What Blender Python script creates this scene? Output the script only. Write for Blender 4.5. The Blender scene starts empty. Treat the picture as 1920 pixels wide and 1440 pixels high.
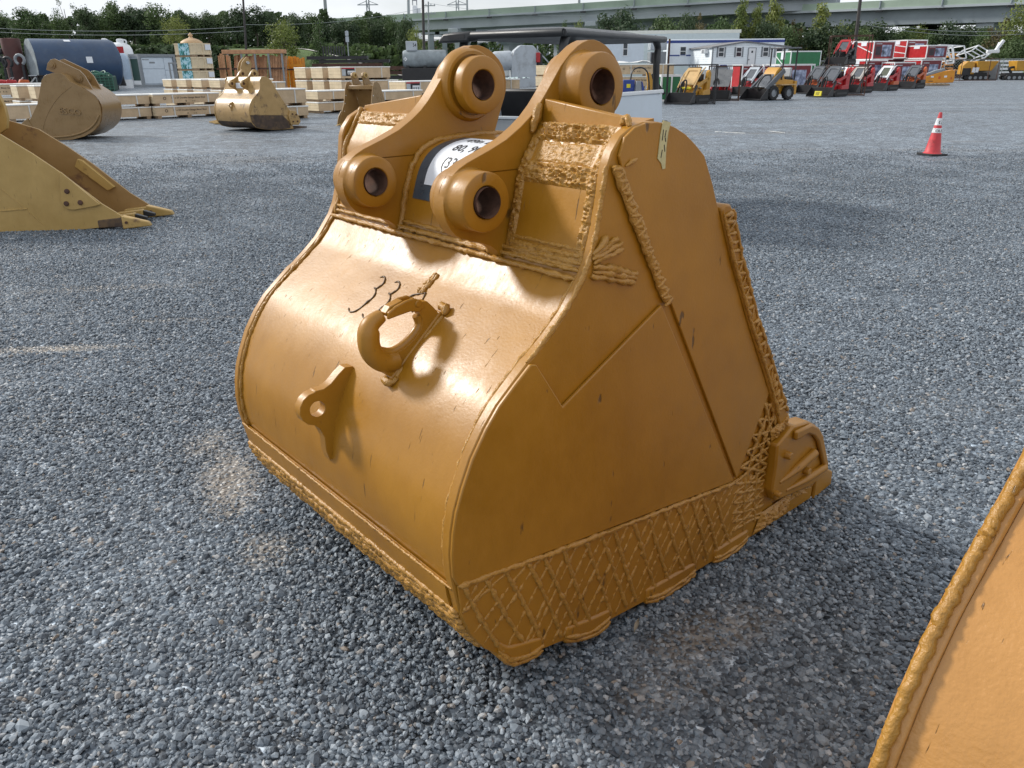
import bpy, bmesh, math, random
import numpy as np
from mathutils import Vector, Matrix, noise as mnoise
from mathutils.geometry import tessellate_polygon

random.seed(7)
rng = np.random.default_rng(11)
SC = bpy.context.scene
COL = SC.collection
R = math.radians

# ------------------------------------------------------------------ camera
FPX, YH, ROLL, CAMH = 1450.0, 130.0, -0.6, 1.5354
PITCH = math.atan((720 - YH) / FPX)
_fw = Vector((0, math.cos(PITCH), -math.sin(PITCH)))
_rt = Vector((1, 0, 0))
_up = _rt.cross(_fw)
_r = R(ROLL)
_rt2 = _rt * math.cos(_r) + _up * math.sin(_r)
_up2 = -_rt * math.sin(_r) + _up * math.cos(_r)
CAM = Vector((0, 0, CAMH))
cam_d = bpy.data.cameras.new('camera')
cam = bpy.data.objects.new('camera', cam_d)
COL.objects.link(cam)
m = Matrix((_rt2, _up2, -_fw)).transposed().to_4x4()
m.translation = CAM
cam.matrix_world = m
cam_d.sensor_width = 36.0
cam_d.lens = FPX / 1920 * 36
cam_d.clip_start = 0.05
cam_d.clip_end = 3000
SC.camera = cam

# ------------------------------------------------------------------ world, sun, exposure
SUN = Vector((-0.80, 0.36, 0.58)).normalized()
W_ = bpy.data.worlds.new('World')
SC.world = W_
W_.use_nodes = True
nt = W_.node_tree
nt.nodes.clear()
N = nt.nodes.new
out = N('ShaderNodeOutputWorld')
bg = N('ShaderNodeBackground')
sky = N('ShaderNodeTexSky')
sky.sky_type = 'NISHITA'
sky.sun_disc = False
sky.sun_elevation = math.asin(SUN.z)
sky.sun_rotation = math.atan2(SUN.x, SUN.y)
sky.air_density = 1.0
sky.dust_density = 1.6
sky.ozone_density = 1.0
tc = N('ShaderNodeTexCoord')
mp = N('ShaderNodeMapping')
mp.inputs['Scale'].default_value = (1.0, 1.0, 3.2)
nz = N('ShaderNodeTexNoise')
nz.inputs['Scale'].default_value = 2.6
nz.inputs['Detail'].default_value = 8
nz.inputs['Roughness'].default_value = 0.58
cr = N('ShaderNodeValToRGB')
cr.color_ramp.elements[0].position = 0.34
cr.color_ramp.elements[0].color = (0.62, 0.62, 0.62, 1)
cr.color_ramp.elements[1].position = 0.56
mx = N('ShaderNodeMix')
mx.data_type = 'RGBA'
mx.inputs[7].default_value = (9.6, 10.0, 10.5, 1)
nt.links.new(tc.outputs['Generated'], mp.inputs['Vector'])
nt.links.new(mp.outputs[0], nz.inputs['Vector'])
nt.links.new(nz.outputs['Fac'], cr.inputs[0])
nt.links.new(cr.outputs[0], mx.inputs[0])
nt.links.new(sky.outputs[0], mx.inputs[6])
nt.links.new(mx.outputs[2], bg.inputs[0])
bg.inputs[1].default_value = 0.100
nt.links.new(bg.outputs[0], out.inputs[0])

sun_d = bpy.data.lights.new('sun', 'SUN')
sun = bpy.data.objects.new('sun', sun_d)
COL.objects.link(sun)
sun.rotation_euler = SUN.to_track_quat('Z', 'Y').to_euler()
sun_d.energy = 3.4
sun_d.angle = R(8.0)
sun_d.color = (1.0, 0.955, 0.885)

SC.view_settings.view_transform = 'Standard'
SC.view_settings.look = 'None'
SC.view_settings.exposure = 0.0
SC.view_settings.gamma = 1.0
SC.view_settings.use_curve_mapping = False
SC.render.engine = 'CYCLES'
SC.cycles.max_bounces = 6
SC.cycles.transparent_max_bounces = 12

# ------------------------------------------------------------------ helpers
def ray(px, py):
    return _fw + _rt2 * ((px - 960) / FPX) + _up2 * ((720 - py) / FPX)

def ground_at(px, py, z=0.0):
    """point of the ground (height z) that stands at this place of the photograph"""
    d = ray(px, py)
    return CAM + d * ((z - CAMH) / d.z)

def at_depth(px, py, Y):
    d = ray(px, py)
    return CAM + d * (Y / d.y)

def height_at(px, py, Y):
    return at_depth(px, py, Y).z

def tag(o, label=None, cat=None, group=None, kind=None):
    if label: o['label'] = label
    if cat: o['category'] = cat
    if group: o['group'] = group
    if kind: o['kind'] = kind
    return o

def empty(name, loc=(0, 0, 0), rz=0.0, label=None, cat=None, group=None):
    o = bpy.data.objects.new(name, None)
    COL.objects.link(o)
    o.location = loc
    o.rotation_euler = (0, 0, rz)
    return tag(o, label, cat, group)

CH = {}
def kids(o):
    return CH.get(o.name, [])

def copy_tree(o, parent=None):
    c = o.copy()
    COL.objects.link(c)
    if parent is not None:
        c.parent = parent
        CH.setdefault(parent.name, []).append(c)
    for k in list(kids(o)):
        copy_tree(k, c)
    return c

def v3(p): return Vector(p)

class MB:
    """collects shapes and links them as one mesh object"""
    def __init__(s):
        s.v, s.f = [], []
    def add(s, vs, fs):
        o = len(s.v)
        s.v += [tuple(p) for p in vs]
        s.f += [tuple(i + o for i in f) for f in fs]
        return s
    def hexa(s, p):
        return s.add(p, [(0, 3, 2, 1), (4, 5, 6, 7), (0, 1, 5, 4), (1, 2, 6, 5), (2, 3, 7, 6), (3, 0, 4, 7)])
    def box(s, x0, x1, y0, y1, z0, z1):
        return s.hexa([(x0, y0, z0), (x1, y0, z0), (x1, y1, z0), (x0, y1, z0), (x0, y0, z1), (x1, y0, z1), (x1, y1, z1), (x0, y1, z1)])
    def bar(s, a, b, w, h=None, up=(0, 0, 1)):
        h = h or w
        a, b = v3(a), v3(b)
        d = (b - a).normalized()
        u = v3(up)
        if abs(d.dot(u)) > 0.98: u = Vector((0, 1, 0))
        r = d.cross(u).normalized() * (w / 2)
        t = r.cross(d).normalized() * (h / 2)
        return s.hexa([a - r - t, a + r - t, a + r + t, a - r + t, b - r - t, b + r - t, b + r + t, b - r + t])
    def tube(s, pts, r, n=8, cap=True):
        pts = [v3(p) for p in pts]
        rs = r if isinstance(r, (list, tuple)) else [r] * len(pts)
        vs, fs = [], []
        prev = None
        for i, p in enumerate(pts):
            d = (pts[min(i + 1, len(pts) - 1)] - pts[max(i - 1, 0)])
            d = d.normalized() if d.length > 1e-9 else Vector((0, 0, 1))
            if prev is None:
                a = Vector((0, 0, 1)) if abs(d.z) < 0.9 else Vector((1, 0, 0))
            else:
                a = prev
            x = (a - d * a.dot(d))
            x = x.normalized() if x.length > 1e-6 else d.orthogonal().normalized()
            prev = x
            y = d.cross(x)
            for k in range(n):
                t = 2 * math.pi * k / n
                vs.append(p + (x * math.cos(t) + y * math.sin(t)) * rs[i])
        for i in range(len(pts) - 1):
            for k in range(n):
                k2 = (k + 1) % n
                fs.append((i * n + k, i * n + k2, (i + 1) * n + k2, (i + 1) * n + k))
        if cap:
            fs.append(tuple(reversed(range(n))))
            fs.append(tuple(range((len(pts) - 1) * n, len(pts) * n)))
        return s.add(vs, fs)
    def cyl(s, a, b, r, n=16, r2=None, cap=True):
        return s.tube([a, b], [r, r if r2 is None else r2], n, cap)
    def lathe(s, prof, origin=(0, 0, 0), axis=(0, 0, 1), n=24, closed=False):
        """prof: (radius, along) pairs; closed joins last to first (a solid ring)"""
        o, ax = v3(origin), v3(axis).normalized()
        x = ax.orthogonal().normalized()
        y = ax.cross(x)
        vs, fs = [], []
        for (r, h) in prof:
            for k in range(n):
                t = 2 * math.pi * k / n
                vs.append(o + ax * h + (x * math.cos(t) + y * math.sin(t)) * r)
        m_ = len(prof)
        for i in range(m_ if closed else m_ - 1):
            j = (i + 1) % m_
            for k in range(n):
                k2 = (k + 1) % n
                fs.append((i * n + k, i * n + k2, j * n + k2, j * n + k))
        if not closed:
            if prof[0][0] > 1e-6: fs.append(tuple(reversed(range(n))))
            if prof[-1][0] > 1e-6: fs.append(tuple(range((m_ - 1) * n, m_ * n)))
        return s.add(vs, fs)
    def prism(s, outer, w0, w1, fr, holes=()):
        """outline (u,v) pushed from w0 to w1; fr maps (u,v,w) to a point"""
        loops = [list(outer)] + [list(h) for h in holes]
        o = len(s.v)
        idx = []
        for w in (w0, w1):
            for lp in loops:
                for (u, v) in lp:
                    s.v.append(tuple(fr(u, v, w)))
        n = sum(len(l) for l in loops)
        if holes:
            tris = tessellate_polygon([[Vector((u, v, 0)) for (u, v) in lp] for lp in loops])
            for t in tris:
                s.f.append(tuple(o + i for i in t))
                s.f.append(tuple(o + n + i for i in reversed(t)))
        else:
            s.f.append(tuple(o + i for i in reversed(range(n))))
            s.f.append(tuple(o + n + i for i in range(n)))
        b = 0
        for lp in loops:
            L = len(lp)
            for i in range(L):
                j = (i + 1) % L
                s.f.append((o + b + i, o + b + j, o + n + b + j, o + n + b + i))
            b += L
        return s
    def grid(s, fn, nu, nv):
        vs = [fn(i / nu, j / nv) for j in range(nv + 1) for i in range(nu + 1)]
        fs = [(j * (nu + 1) + i, j * (nu + 1) + i + 1, (j + 1) * (nu + 1) + i + 1, (j + 1) * (nu + 1) + i) for j in range(nv) for i in range(nu)]
        return s.add(vs, fs)
    def strip(s, prof, X0, X1, nx=1, thick=0.0, fr=None):
        """profile of (Y,Z) points swept along X; thick pushes a second skin to the profile's left side"""
        fr = fr or (lambda x, y, z: (x, y, z))
        def skin(p):
            return s.grid(lambda a, b: fr(X0 + (X1 - X0) * a, *lerp_list(p, b)), nx, len(p) - 1)
        if not thick:
            return skin(prof)
        off = offset_line(prof, thick)
        o = len(s.v)
        skin(prof)
        o2 = len(s.v)
        skin(off)
        k = nx + 1
        rows = len(prof)
        for i in range(nx):
            s.f.append((o + i, o2 + i, o2 + i + 1, o + i + 1))
            e = (rows - 1) * k
            s.f.append((o + e + i, o + e + i + 1, o2 + e + i + 1, o2 + e + i))
        for j in range(rows - 1):
            s.f.append((o + j * k, o + (j + 1) * k, o2 + (j + 1) * k, o2 + j * k))
            s.f.append((o + j * k + nx, o2 + j * k + nx, o2 + (j + 1) * k + nx, o + (j + 1) * k + nx))
        return s
    def mesh(s, name, smooth=30.0):
        me = bpy.data.meshes.new(name)
        me.from_pydata(s.v, [], s.f)
        bm = bmesh.new()
        bm.from_mesh(me)
        bmesh.ops.recalc_face_normals(bm, faces=bm.faces)
        bm.to_mesh(me)
        bm.free()
        if smooth:
            me.shade_smooth()
            me.set_sharp_from_angle(angle=R(smooth))
        return me
    def build(s, name, mat, parent=None, smooth=30.0, bevel=0.0, seg=2, label=None):
        me = s.mesh(name, smooth)
        return link(name, me, mat, parent, bevel, seg, label)

def link(name, me, mat, parent=None, bevel=0.0, seg=2, label=None):
    o = bpy.data.objects.new(name, me)
    COL.objects.link(o)
    if mat and not me.materials: me.materials.append(mat)
    if parent is not None:
        o.parent = parent
        CH.setdefault(parent.name, []).append(o)
    if bevel:
        b = o.modifiers.new('bevel', 'BEVEL')
        b.width = bevel
        b.segments = seg
        b.limit_method = 'ANGLE'
        b.angle_limit = R(35)
        b.harden_normals = False
    if label: o['label'] = label
    return o

def lerp_list(p, t):
    x = t * (len(p) - 1)
    i = min(int(x + 1e-6), len(p) - 2)
    a = x - i
    return tuple(p[i][k] * (1 - a) + p[i + 1][k] * a for k in range(len(p[0])))

def offset_line(p, d):
    r = []
    for i in range(len(p)):
        a, b = p[max(i - 1, 0)], p[min(i + 1, len(p) - 1)]
        t = Vector((b[0] - a[0], b[1] - a[1]))
        t = t.normalized() if t.length > 0 else Vector((1, 0))
        r.append((p[i][0] - t.y * d, p[i][1] + t.x * d))
    return r

def smooth_line(p, n, closed=False):
    """Catmull-Rom through points, n steps each"""
    r = []
    L = len(p)
    rngi = range(L) if closed else range(L - 1)
    for i in rngi:
        g = (lambda k: p[k % L]) if closed else (lambda k: p[min(max(k, 0), L - 1)])
        a, b, c, d = g(i - 1), g(i), g(i + 1), g(i + 2)
        for s in range(n):
            t = s / n
            r.append(tuple(0.5 * (2 * b[k] + (c[k] - a[k]) * t + (2 * a[k] - 5 * b[k] + 4 * c[k] - d[k]) * t * t + (3 * b[k] - a[k] - 3 * c[k] + d[k]) * t ** 3) for k in range(len(b))))
    if not closed: r.append(tuple(p[-1]))
    return r

def circle(cx, cy, r, n=24, a0=0.0):
    return [(cx + r * math.cos(a0 + 2 * math.pi * k / n), cy + r * math.sin(a0 + 2 * math.pi * k / n)) for k in range(n)]

def rope(pts, r, step=0.012, jit=0.35, n=6, wob=0.0, flat=None, seed=0):
    """a weld bead: a lumpy tube along a path"""
    rr = random.Random(seed * 77 + len(pts))
    P = [v3(p) for p in pts]
    outp = []
    for a, b in zip(P[:-1], P[1:]):
        L = (b - a).length
        k = max(1, int(L / step))
        for i in range(k):
            outp.append(a.lerp(b, i / k))
    outp.append(P[-1])
    q, rs = [], []
    for p in outp:
        q.append(p + Vector((rr.uniform(-1, 1), rr.uniform(-1, 1), rr.uniform(-1, 1))) * (wob or r * 0.25))
        rs.append(r * (1 + rr.uniform(-jit, jit)))
    rs[0] *= 0.5
    rs[-1] *= 0.5
    return MB().tube(q, rs, n)

def text_verts(s, size=1.0, bold=0.0, res=2):
    cu = bpy.data.curves.new('lettering', 'FONT')
    cu.body = s
    cu.size = size
    cu.resolution_u = res
    cu.offset = bold
    ob = bpy.data.objects.new('lettering', cu)
    COL.objects.link(ob)
    dg = bpy.context.evaluated_depsgraph_get()
    me = ob.evaluated_get(dg).to_mesh()
    vs = [tuple(v.co) for v in me.vertices]
    fs = [tuple(p.vertices) for p in me.polygons]
    ob.evaluated_get(dg).to_mesh_clear()
    bpy.data.objects.remove(ob)
    bpy.data.curves.remove(cu)
    return vs, fs

TXT = {}
def text_part(name, s, size, fr, mat, parent, bold=0.0, center=False, thick=0.0):
    """flat print: letters laid on a surface by fr(x, y) -> point"""
    key = (s, size, bold)
    if key not in TXT: TXT[key] = text_verts(s, size, bold)
    vs, fs = TXT[key]
    if not vs: return None
    cx = (min(v[0] for v in vs) + max(v[0] for v in vs)) / 2 if center else 0
    mb = MB()
    mb.add([fr(v[0] - cx, v[1]) for v in vs], fs)
    me = bpy.data.meshes.new(name)
    me.from_pydata(mb.v, [], mb.f)
    o = link(name, me, mat, parent)
    if thick:
        sm = o.modifiers.new('relief', 'SOLIDIFY')
        sm.thickness = thick
        sm.offset = 0
    return o

# ------------------------------------------------------------------ materials
def mat_new(name):
    M = bpy.data.materials.new(name)
    M.use_nodes = True
    t = M.node_tree
    b = t.nodes['Principled BSDF']
    return M, t, b

def simple(name, col, rough=0.5, metal=0.0, var=0.12, scale=6.0, bump=0.0, bscale=60.0, dirt=None, dirt_amt=0.5, dscale=3.0, spec=0.5, coat=0.0, alpha=1.0, trans=0.0, rough_var=0.12):
    """paint / metal / wood ground colour with uneven tone, optional dirt blotches and fine relief"""
    M, t, b = mat_new(name)
    Nn, Lk = t.nodes.new, t.links.new
    tc = Nn('ShaderNodeTexCoord')
    n1 = Nn('ShaderNodeTexNoise')
    n1.inputs['Scale'].default_value = scale
    n1.inputs['Detail'].default_value = 6
    n1.inputs['Roughness'].default_value = 0.62
    Lk(tc.outputs['Object'], n1.inputs['Vector'])
    r = Nn('ShaderNodeValToRGB')
    lo = [max(0, c * (1 - var)) for c in col]
    hi = [min(1, c * (1 + var)) for c in col]
    r.color_ramp.elements[0].position = 0.3
    r.color_ramp.elements[1].position = 0.7
    r.color_ramp.elements[0].color = (*lo, 1)
    r.color_ramp.elements[1].color = (*hi, 1)
    Lk(n1.outputs['Fac'], r.inputs[0])
    col_out = r.outputs[0]
    if dirt:
        n2 = Nn('ShaderNodeTexNoise')
        n2.inputs['Scale'].default_value = dscale
        n2.inputs['Detail'].default_value = 9
        n2.inputs['Roughness'].default_value = 0.7
        Lk(tc.outputs['Object'], n2.inputs['Vector'])
        r2 = Nn('ShaderNodeValToRGB')
        r2.color_ramp.elements[0].position = 0.5
        r2.color_ramp.elements[1].position = 0.64
        r2.color_ramp.elements[1].color = (dirt_amt,) * 3 + (1,)
        Lk(n2.outputs['Fac'], r2.inputs[0])
        mx = Nn('ShaderNodeMix')
        mx.data_type = 'RGBA'
        mx.inputs[7].default_value = (*dirt, 1)
        Lk(r2.outputs[0], mx.inputs[0])
        Lk(col_out, mx.inputs[6])
        col_out = mx.outputs[2]
    Lk(col_out, b.inputs['Base Color'])
    mr = Nn('ShaderNodeMapRange')
    mr.inputs['To Min'].default_value = max(0.03, rough - rough_var)
    mr.inputs['To Max'].default_value = min(1, rough + rough_var)
    Lk(n1.outputs['Fac'], mr.inputs['Value'])
    Lk(mr.outputs[0], b.inputs['Roughness'])
    b.inputs['Metallic'].default_value = metal
    b.inputs['Specular IOR Level'].default_value = spec
    b.inputs['Coat Weight'].default_value = coat
    b.inputs['Alpha'].default_value = alpha
    b.inputs['Transmission Weight'].default_value = trans
    if bump:
        n3 = Nn('ShaderNodeTexNoise')
        n3.inputs['Scale'].default_value = bscale
        n3.inputs['Detail'].default_value = 4
        Lk(tc.outputs['Object'], n3.inputs['Vector'])
        bp = Nn('ShaderNodeBump')
        bp.inputs['Strength'].default_value = 1.0
        bp.inputs['Distance'].default_value = bump
        Lk(n3.outputs['Fac'], bp.inputs['Height'])
        Lk(bp.outputs[0], b.inputs['Normal'])
    return M
# ------------------------------------------------------------------ bucket paint
def bucket_paint(name, col, rough=0.37, wear=(0.035, 0.022, 0.012), wear_amt=0.7, dent=0.005, peel=0.00035, rust=None, rust_lo=0.6):
    M, t, b = mat_new(name)
    Nn, Lk = t.nodes.new, t.links.new
    tc = Nn('ShaderNodeTexCoord')
    base = Nn('ShaderNodeTexNoise')
    base.inputs['Scale'].default_value = 3.0
    base.inputs['Detail'].default_value = 7
    base.inputs['Roughness'].default_value = 0.6
    Lk(tc.outputs['Object'], base.inputs['Vector'])
    r = Nn('ShaderNodeValToRGB')
    r.color_ramp.elements[0].position = 0.32
    r.color_ramp.elements[1].position = 0.7
    r.color_ramp.elements[0].color = (col[0] * 0.86, col[1] * 0.84, col[2] * 0.8, 1)
    r.color_ramp.elements[1].color = (col[0] * 1.1, col[1] * 1.12, col[2] * 1.25, 1)
    Lk(base.outputs['Fac'], r.inputs[0])
    cur = r.outputs[0]
    # scratches: thin streaks
    mp = Nn('ShaderNodeMapping')
    mp.inputs['Rotation'].default_value = (0.5, 0.3, 0.6)
    mp.inputs['Scale'].default_value = (120, 26, 9)
    Lk(tc.outputs['Object'], mp.inputs['Vector'])
    sc = Nn('ShaderNodeTexNoise')
    sc.inputs['Scale'].default_value = 1.0
    sc.inputs['Detail'].default_value = 3
    Lk(mp.outputs[0], sc.inputs['Vector'])
    sr = Nn('ShaderNodeValToRGB')
    sr.color_ramp.elements[0].position = 0.695
    sr.color_ramp.elements[1].position = 0.74
    sr.color_ramp.elements[1].color = (wear_amt,) * 3 + (1,)
    Lk(sc.outputs['Fac'], sr.inputs[0])
    mx = Nn('ShaderNodeMix')
    mx.data_type = 'RGBA'
    mx.inputs[7].default_value = (*wear, 1)
    Lk(sr.outputs[0], mx.inputs[0])
    Lk(cur, mx.inputs[6])
    cur = mx.outputs[2]
    if rust:
        rn = Nn('ShaderNodeTexNoise')
        rn.inputs['Scale'].default_value = 2.4
        rn.inputs['Detail'].default_value = 10
        rn.inputs['Roughness'].default_value = 0.7
        Lk(tc.outputs['Object'], rn.inputs['Vector'])
        rr_ = Nn('ShaderNodeValToRGB')
        rr_.color_ramp.elements[0].position = rust_lo
        rr_.color_ramp.elements[1].position = rust_lo + 0.09
        rr_.color_ramp.elements[1].color = (0.85, 0.85, 0.85, 1)
        Lk(rn.outputs['Fac'], rr_.inputs[0])
        m2 = Nn('ShaderNodeMix')
        m2.data_type = 'RGBA'
        m2.inputs[7].default_value = (*rust, 1)
        Lk(rr_.outputs[0], m2.inputs[0])
        Lk(cur, m2.inputs[6])
        cur = m2.outputs[2]
    # brushed streaks and fine speckle in the coat
    ms = Nn('ShaderNodeMapping')
    ms.inputs['Scale'].default_value = (46, 30, 13)
    ms.inputs['Rotation'].default_value = (0.25, 0.1, 0)
    Lk(tc.outputs['Object'], ms.inputs['Vector'])
    st = Nn('ShaderNodeTexNoise')
    st.inputs['Scale'].default_value = 1.0
    st.inputs['Detail'].default_value = 5
    st.inputs['Roughness'].default_value = 0.75
    Lk(ms.outputs[0], st.inputs['Vector'])
    sm2 = Nn('ShaderNodeMapRange')
    sm2.inputs['From Min'].default_value = 0.3
    sm2.inputs['From Max'].default_value = 0.7
    sm2.inputs['To Min'].default_value = 0.965
    sm2.inputs['To Max'].default_value = 1.035
    Lk(st.outputs['Fac'], sm2.inputs['Value'])
    mm = Nn('ShaderNodeMix')
    mm.data_type = 'RGBA'
    mm.blend_type = 'MULTIPLY'
    mm.inputs[0].default_value = 1
    Lk(cur, mm.inputs[6])
    Lk(sm2.outputs[0], mm.inputs[7])
    Lk(mm.outputs[2], b.inputs['Base Color'])
    mr = Nn('ShaderNodeMapRange')
    mr.inputs['From Min'].default_value = 0.3
    mr.inputs['From Max'].default_value = 0.7
    mr.inputs['To Min'].default_value = rough - 0.10
    mr.inputs['To Max'].default_value = rough + 0.16
    av = Nn('ShaderNodeMath')
    av.operation = 'MULTIPLY_ADD'
    av.inputs[1].default_value = 0.5
    hv = Nn('ShaderNodeMath')
    hv.operation = 'MULTIPLY'
    hv.inputs[1].default_value = 0.5
    Lk(st.outputs['Fac'], hv.inputs[0])
    Lk(base.outputs['Fac'], av.inputs[0])
    Lk(hv.outputs[0], av.inputs[2])
    Lk(av.outputs[0], mr.inputs['Value'])
    Lk(mr.outputs[0], b.inputs['Roughness'])
    b.inputs['Specular IOR Level'].default_value = 0.6
    # relief: dents, orange peel and the scratches
    d = Nn('ShaderNodeTexNoise')
    d.inputs['Scale'].default_value = 4.5
    d.inputs['Detail'].default_value = 2
    Lk(tc.outputs['Object'], d.inputs['Vector'])
    p = Nn('ShaderNodeTexNoise')
    p.inputs['Scale'].default_value = 130
    p.inputs['Detail'].default_value = 5
    Lk(tc.outputs['Object'], p.inputs['Vector'])
    b1 = Nn('ShaderNodeBump')
    b1.inputs['Distance'].default_value = dent
    b1.inputs['Strength'].default_value = 1
    Lk(d.outputs['Fac'], b1.inputs['Height'])
    b2 = Nn('ShaderNodeBump')
    b2.inputs['Distance'].default_value = peel
    b2.inputs['Strength'].default_value = 1
    Lk(p.outputs['Fac'], b2.inputs['Height'])
    Lk(b1.outputs[0], b2.inputs['Normal'])
    b3 = Nn('ShaderNodeBump')
    b3.inputs['Distance'].default_value = 0.0015
    b3.inputs['Strength'].default_value = 1
    b3.invert = True
    Lk(sr.outputs[0], b3.inputs['Height'])
    Lk(b2.outputs[0], b3.inputs['Normal'])
    Lk(b3.outputs[0], b.inputs['Normal'])
    return M

GOLD = (0.355, 0.158, 0.008)
M_gold = bucket_paint('gold_paint', GOLD)
M_weld = bucket_paint('painted_weld', (0.40, 0.20, 0.03), rough=0.36, dent=0.004, peel=0.004)
M_bore = simple('worn_bare_steel', (0.105, 0.055, 0.038), rough=0.85, metal=0.0, spec=0.15, var=0.5, scale=22, bump=0.001, bscale=90, dirt=(0.05, 0.03, 0.03), dscale=12)
M_scrawl = simple('dark_bronze_scrawl', (0.10, 0.055, 0.02), rough=0.45, var=0.3, scale=40)
M_paper = simple('white_paper', (0.72, 0.75, 0.80), rough=0.45, var=0.02)
M_ducttape = simple('grey_tape', (0.055, 0.075, 0.095), rough=0.3, var=0.25, scale=18)
M_ink = simple('black_ink', (0.02, 0.02, 0.022), rough=0.6, var=0.1)
M_masking = simple('masking_tape', (0.52, 0.47, 0.25), rough=0.7, var=0.12, scale=60, bump=0.0008, bscale=120)

# ------------------------------------------------------------------ ground
DIRT = []   # worn spots of the yard, where the gravel is thin: (x, y, rx, ry, angle, strength)
for (px, py, rx, ry, an, st) in ((430, 900, 0.17, 0.42, 0.35, 0.8), (395, 830, 0.16, 0.22, 0.2, 0.6), (500, 1030, 0.12, 0.14, 0.2, 0.7), (90, 655, 0.75, 0.10, 0.10, 0.75), (330, 600, 0.6, 0.09, 0.12, 0.45),
                                 (210, 540, 1.3, 0.14, 0.15, 0.45), (1330, 1190, 0.34, 0.13, 0.5, 0.55), (1250, 1290, 0.2, 0.1, 0.5, 0.4), (1560, 690, 0.5, 0.14, 0.3, 0.25), (60, 800, 0.5, 0.12, 0.1, 0.3)):
    g = ground_at(px, py)
    DIRT.append((g.x, g.y, rx, ry, an, st))

def gravel_ground():
    M, t, b = mat_new('gravel_ground')
    Nn, Lk = t.nodes.new, t.links.new
    geo = Nn('ShaderNodeNewGeometry')
    def noise_(scale, detail=4, rough=0.6):
        n = Nn('ShaderNodeTexNoise')
        n.inputs['Scale'].default_value = scale
        n.inputs['Detail'].default_value = detail
        n.inputs['Roughness'].default_value = rough
        Lk(geo.outputs['Position'], n.inputs['Vector'])
        return n
    def math_(op, a, b_, c=None):
        n = Nn('ShaderNodeMath')
        n.operation = op
        for i, x in enumerate((a, b_, c)):
            if x is None: continue
            if isinstance(x, (int, float)): n.inputs[i].default_value = x
            else: Lk(x, n.inputs[i])
        return n.outputs[0]
    vo = Nn('ShaderNodeTexVoronoi')
    vo.inputs['Scale'].default_value = 52
    vo.inputs['Randomness'].default_value = 1
    Lk(geo.outputs['Position'], vo.inputs['Vector'])
    stone = Nn('ShaderNodeValToRGB')
    e = stone.color_ramp.elements
    e[0].position, e[0].color = 0.0, (0.046, 0.058, 0.074, 1)
    e[1].position, e[1].color = 1.0, (0.42, 0.48, 0.54, 1)
    for pos, c in ((0.45, (0.094, 0.119, 0.148)), (0.8, (0.166, 0.202, 0.240)), (0.93, (0.29, 0.34, 0.39))):
        k = stone.color_ramp.elements.new(pos)
        k.color = (*c, 1)
    sep = Nn('ShaderNodeSeparateColor')
    Lk(vo.outputs['Color'], sep.inputs[0])
    Lk(sep.outputs[0], stone.inputs[0])
    # broad tone of the yard: wheel tracks, washed lanes
    mp = Nn('ShaderNodeMapping')
    mp.inputs['Scale'].default_value = (0.10, 0.42, 1)
    mp.inputs['Rotation'].default_value = (0, 0, R(-14))
    Lk(geo.outputs['Position'], mp.inputs['Vector'])
    nb = Nn('ShaderNodeTexNoise')
    nb.inputs['Scale'].default_value = 1.0
    nb.inputs['Detail'].default_value = 5
    Lk(mp.outputs[0], nb.inputs['Vector'])
    tone = Nn('ShaderNodeMapRange')
    tone.inputs['From Min'].default_value = 0.3
    tone.inputs['From Max'].default_value = 0.7
    tone.inputs['To Min'].default_value = 0.82
    tone.inputs['To Max'].default_value = 1.22
    Lk(nb.outputs['Fac'], tone.inputs['Value'])
    mul = Nn('ShaderNodeMix')
    mul.data_type = 'RGBA'
    mul.blend_type = 'MULTIPLY'
    mul.inputs[0].default_value = 1
    Lk(stone.outputs[0], mul.inputs[6])
    grain_a, grain_b = noise_(16, 3, 0.7), noise_(3.2, 4, 0.7)
    gsum = math_('ADD', math_('MULTIPLY', math_('SUBTRACT', grain_a.outputs['Fac'], 0.5), 2.4), math_('MULTIPLY', math_('SUBTRACT', grain_b.outputs['Fac'], 0.5), 1.5))
    grain_c = noise_(0.8, 5, 0.72)
    gsum = math_('ADD', gsum, math_('MULTIPLY', math_('SUBTRACT', grain_c.outputs['Fac'], 0.5), 1.3))
    for vs_, amp_ in ((13.0, 0.62), (5.0, 0.5)):
        v2 = Nn('ShaderNodeTexVoronoi')
        v2.inputs['Scale'].default_value = vs_
        Lk(geo.outputs['Position'], v2.inputs['Vector'])
        s2 = Nn('ShaderNodeSeparateColor')
        Lk(v2.outputs['Color'], s2.inputs[0])
        gsum = math_('ADD', gsum, math_('MULTIPLY', math_('SUBTRACT', s2.outputs[0], 0.5), amp_))
    tone2 = math_('MAXIMUM', math_('ADD', tone.outputs[0], gsum), 0.35)
    Lk(tone2, mul.inputs[7])
    # thin dusty spots
    fine = noise_(38, 7, 0.75)
    sepP = Nn('ShaderNodeSeparateXYZ')
    Lk(geo.outputs['Position'], sepP.inputs[0])
    total = None
    for (cx, cy, rx, ry, an, st) in DIRT:
        dx = math_('SUBTRACT', sepP.outputs[0], cx)
        dy = math_('SUBTRACT', sepP.outputs[1], cy)
        ca, sa = math.cos(an), math.sin(an)
        u = math_('MULTIPLY_ADD', dx, ca / rx, math_('MULTIPLY', dy, sa / rx))
        v = math_('MULTIPLY_ADD', dx, -sa / ry, math_('MULTIPLY', dy, ca / ry))
        d2 = math_('ADD', math_('MULTIPLY', u, u), math_('MULTIPLY', v, v))
        w = math_('MULTIPLY', math_('SUBTRACT', 1.0, d2), st)
        w = math_('MAXIMUM', w, 0.0)
        total = w if total is None else math_('MAXIMUM', total, w)
    far = Nn('ShaderNodeTexNoise')
    Lk(mp.outputs[0], far.inputs['Vector'])
    far.inputs['Scale'].default_value = 2.3
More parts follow.
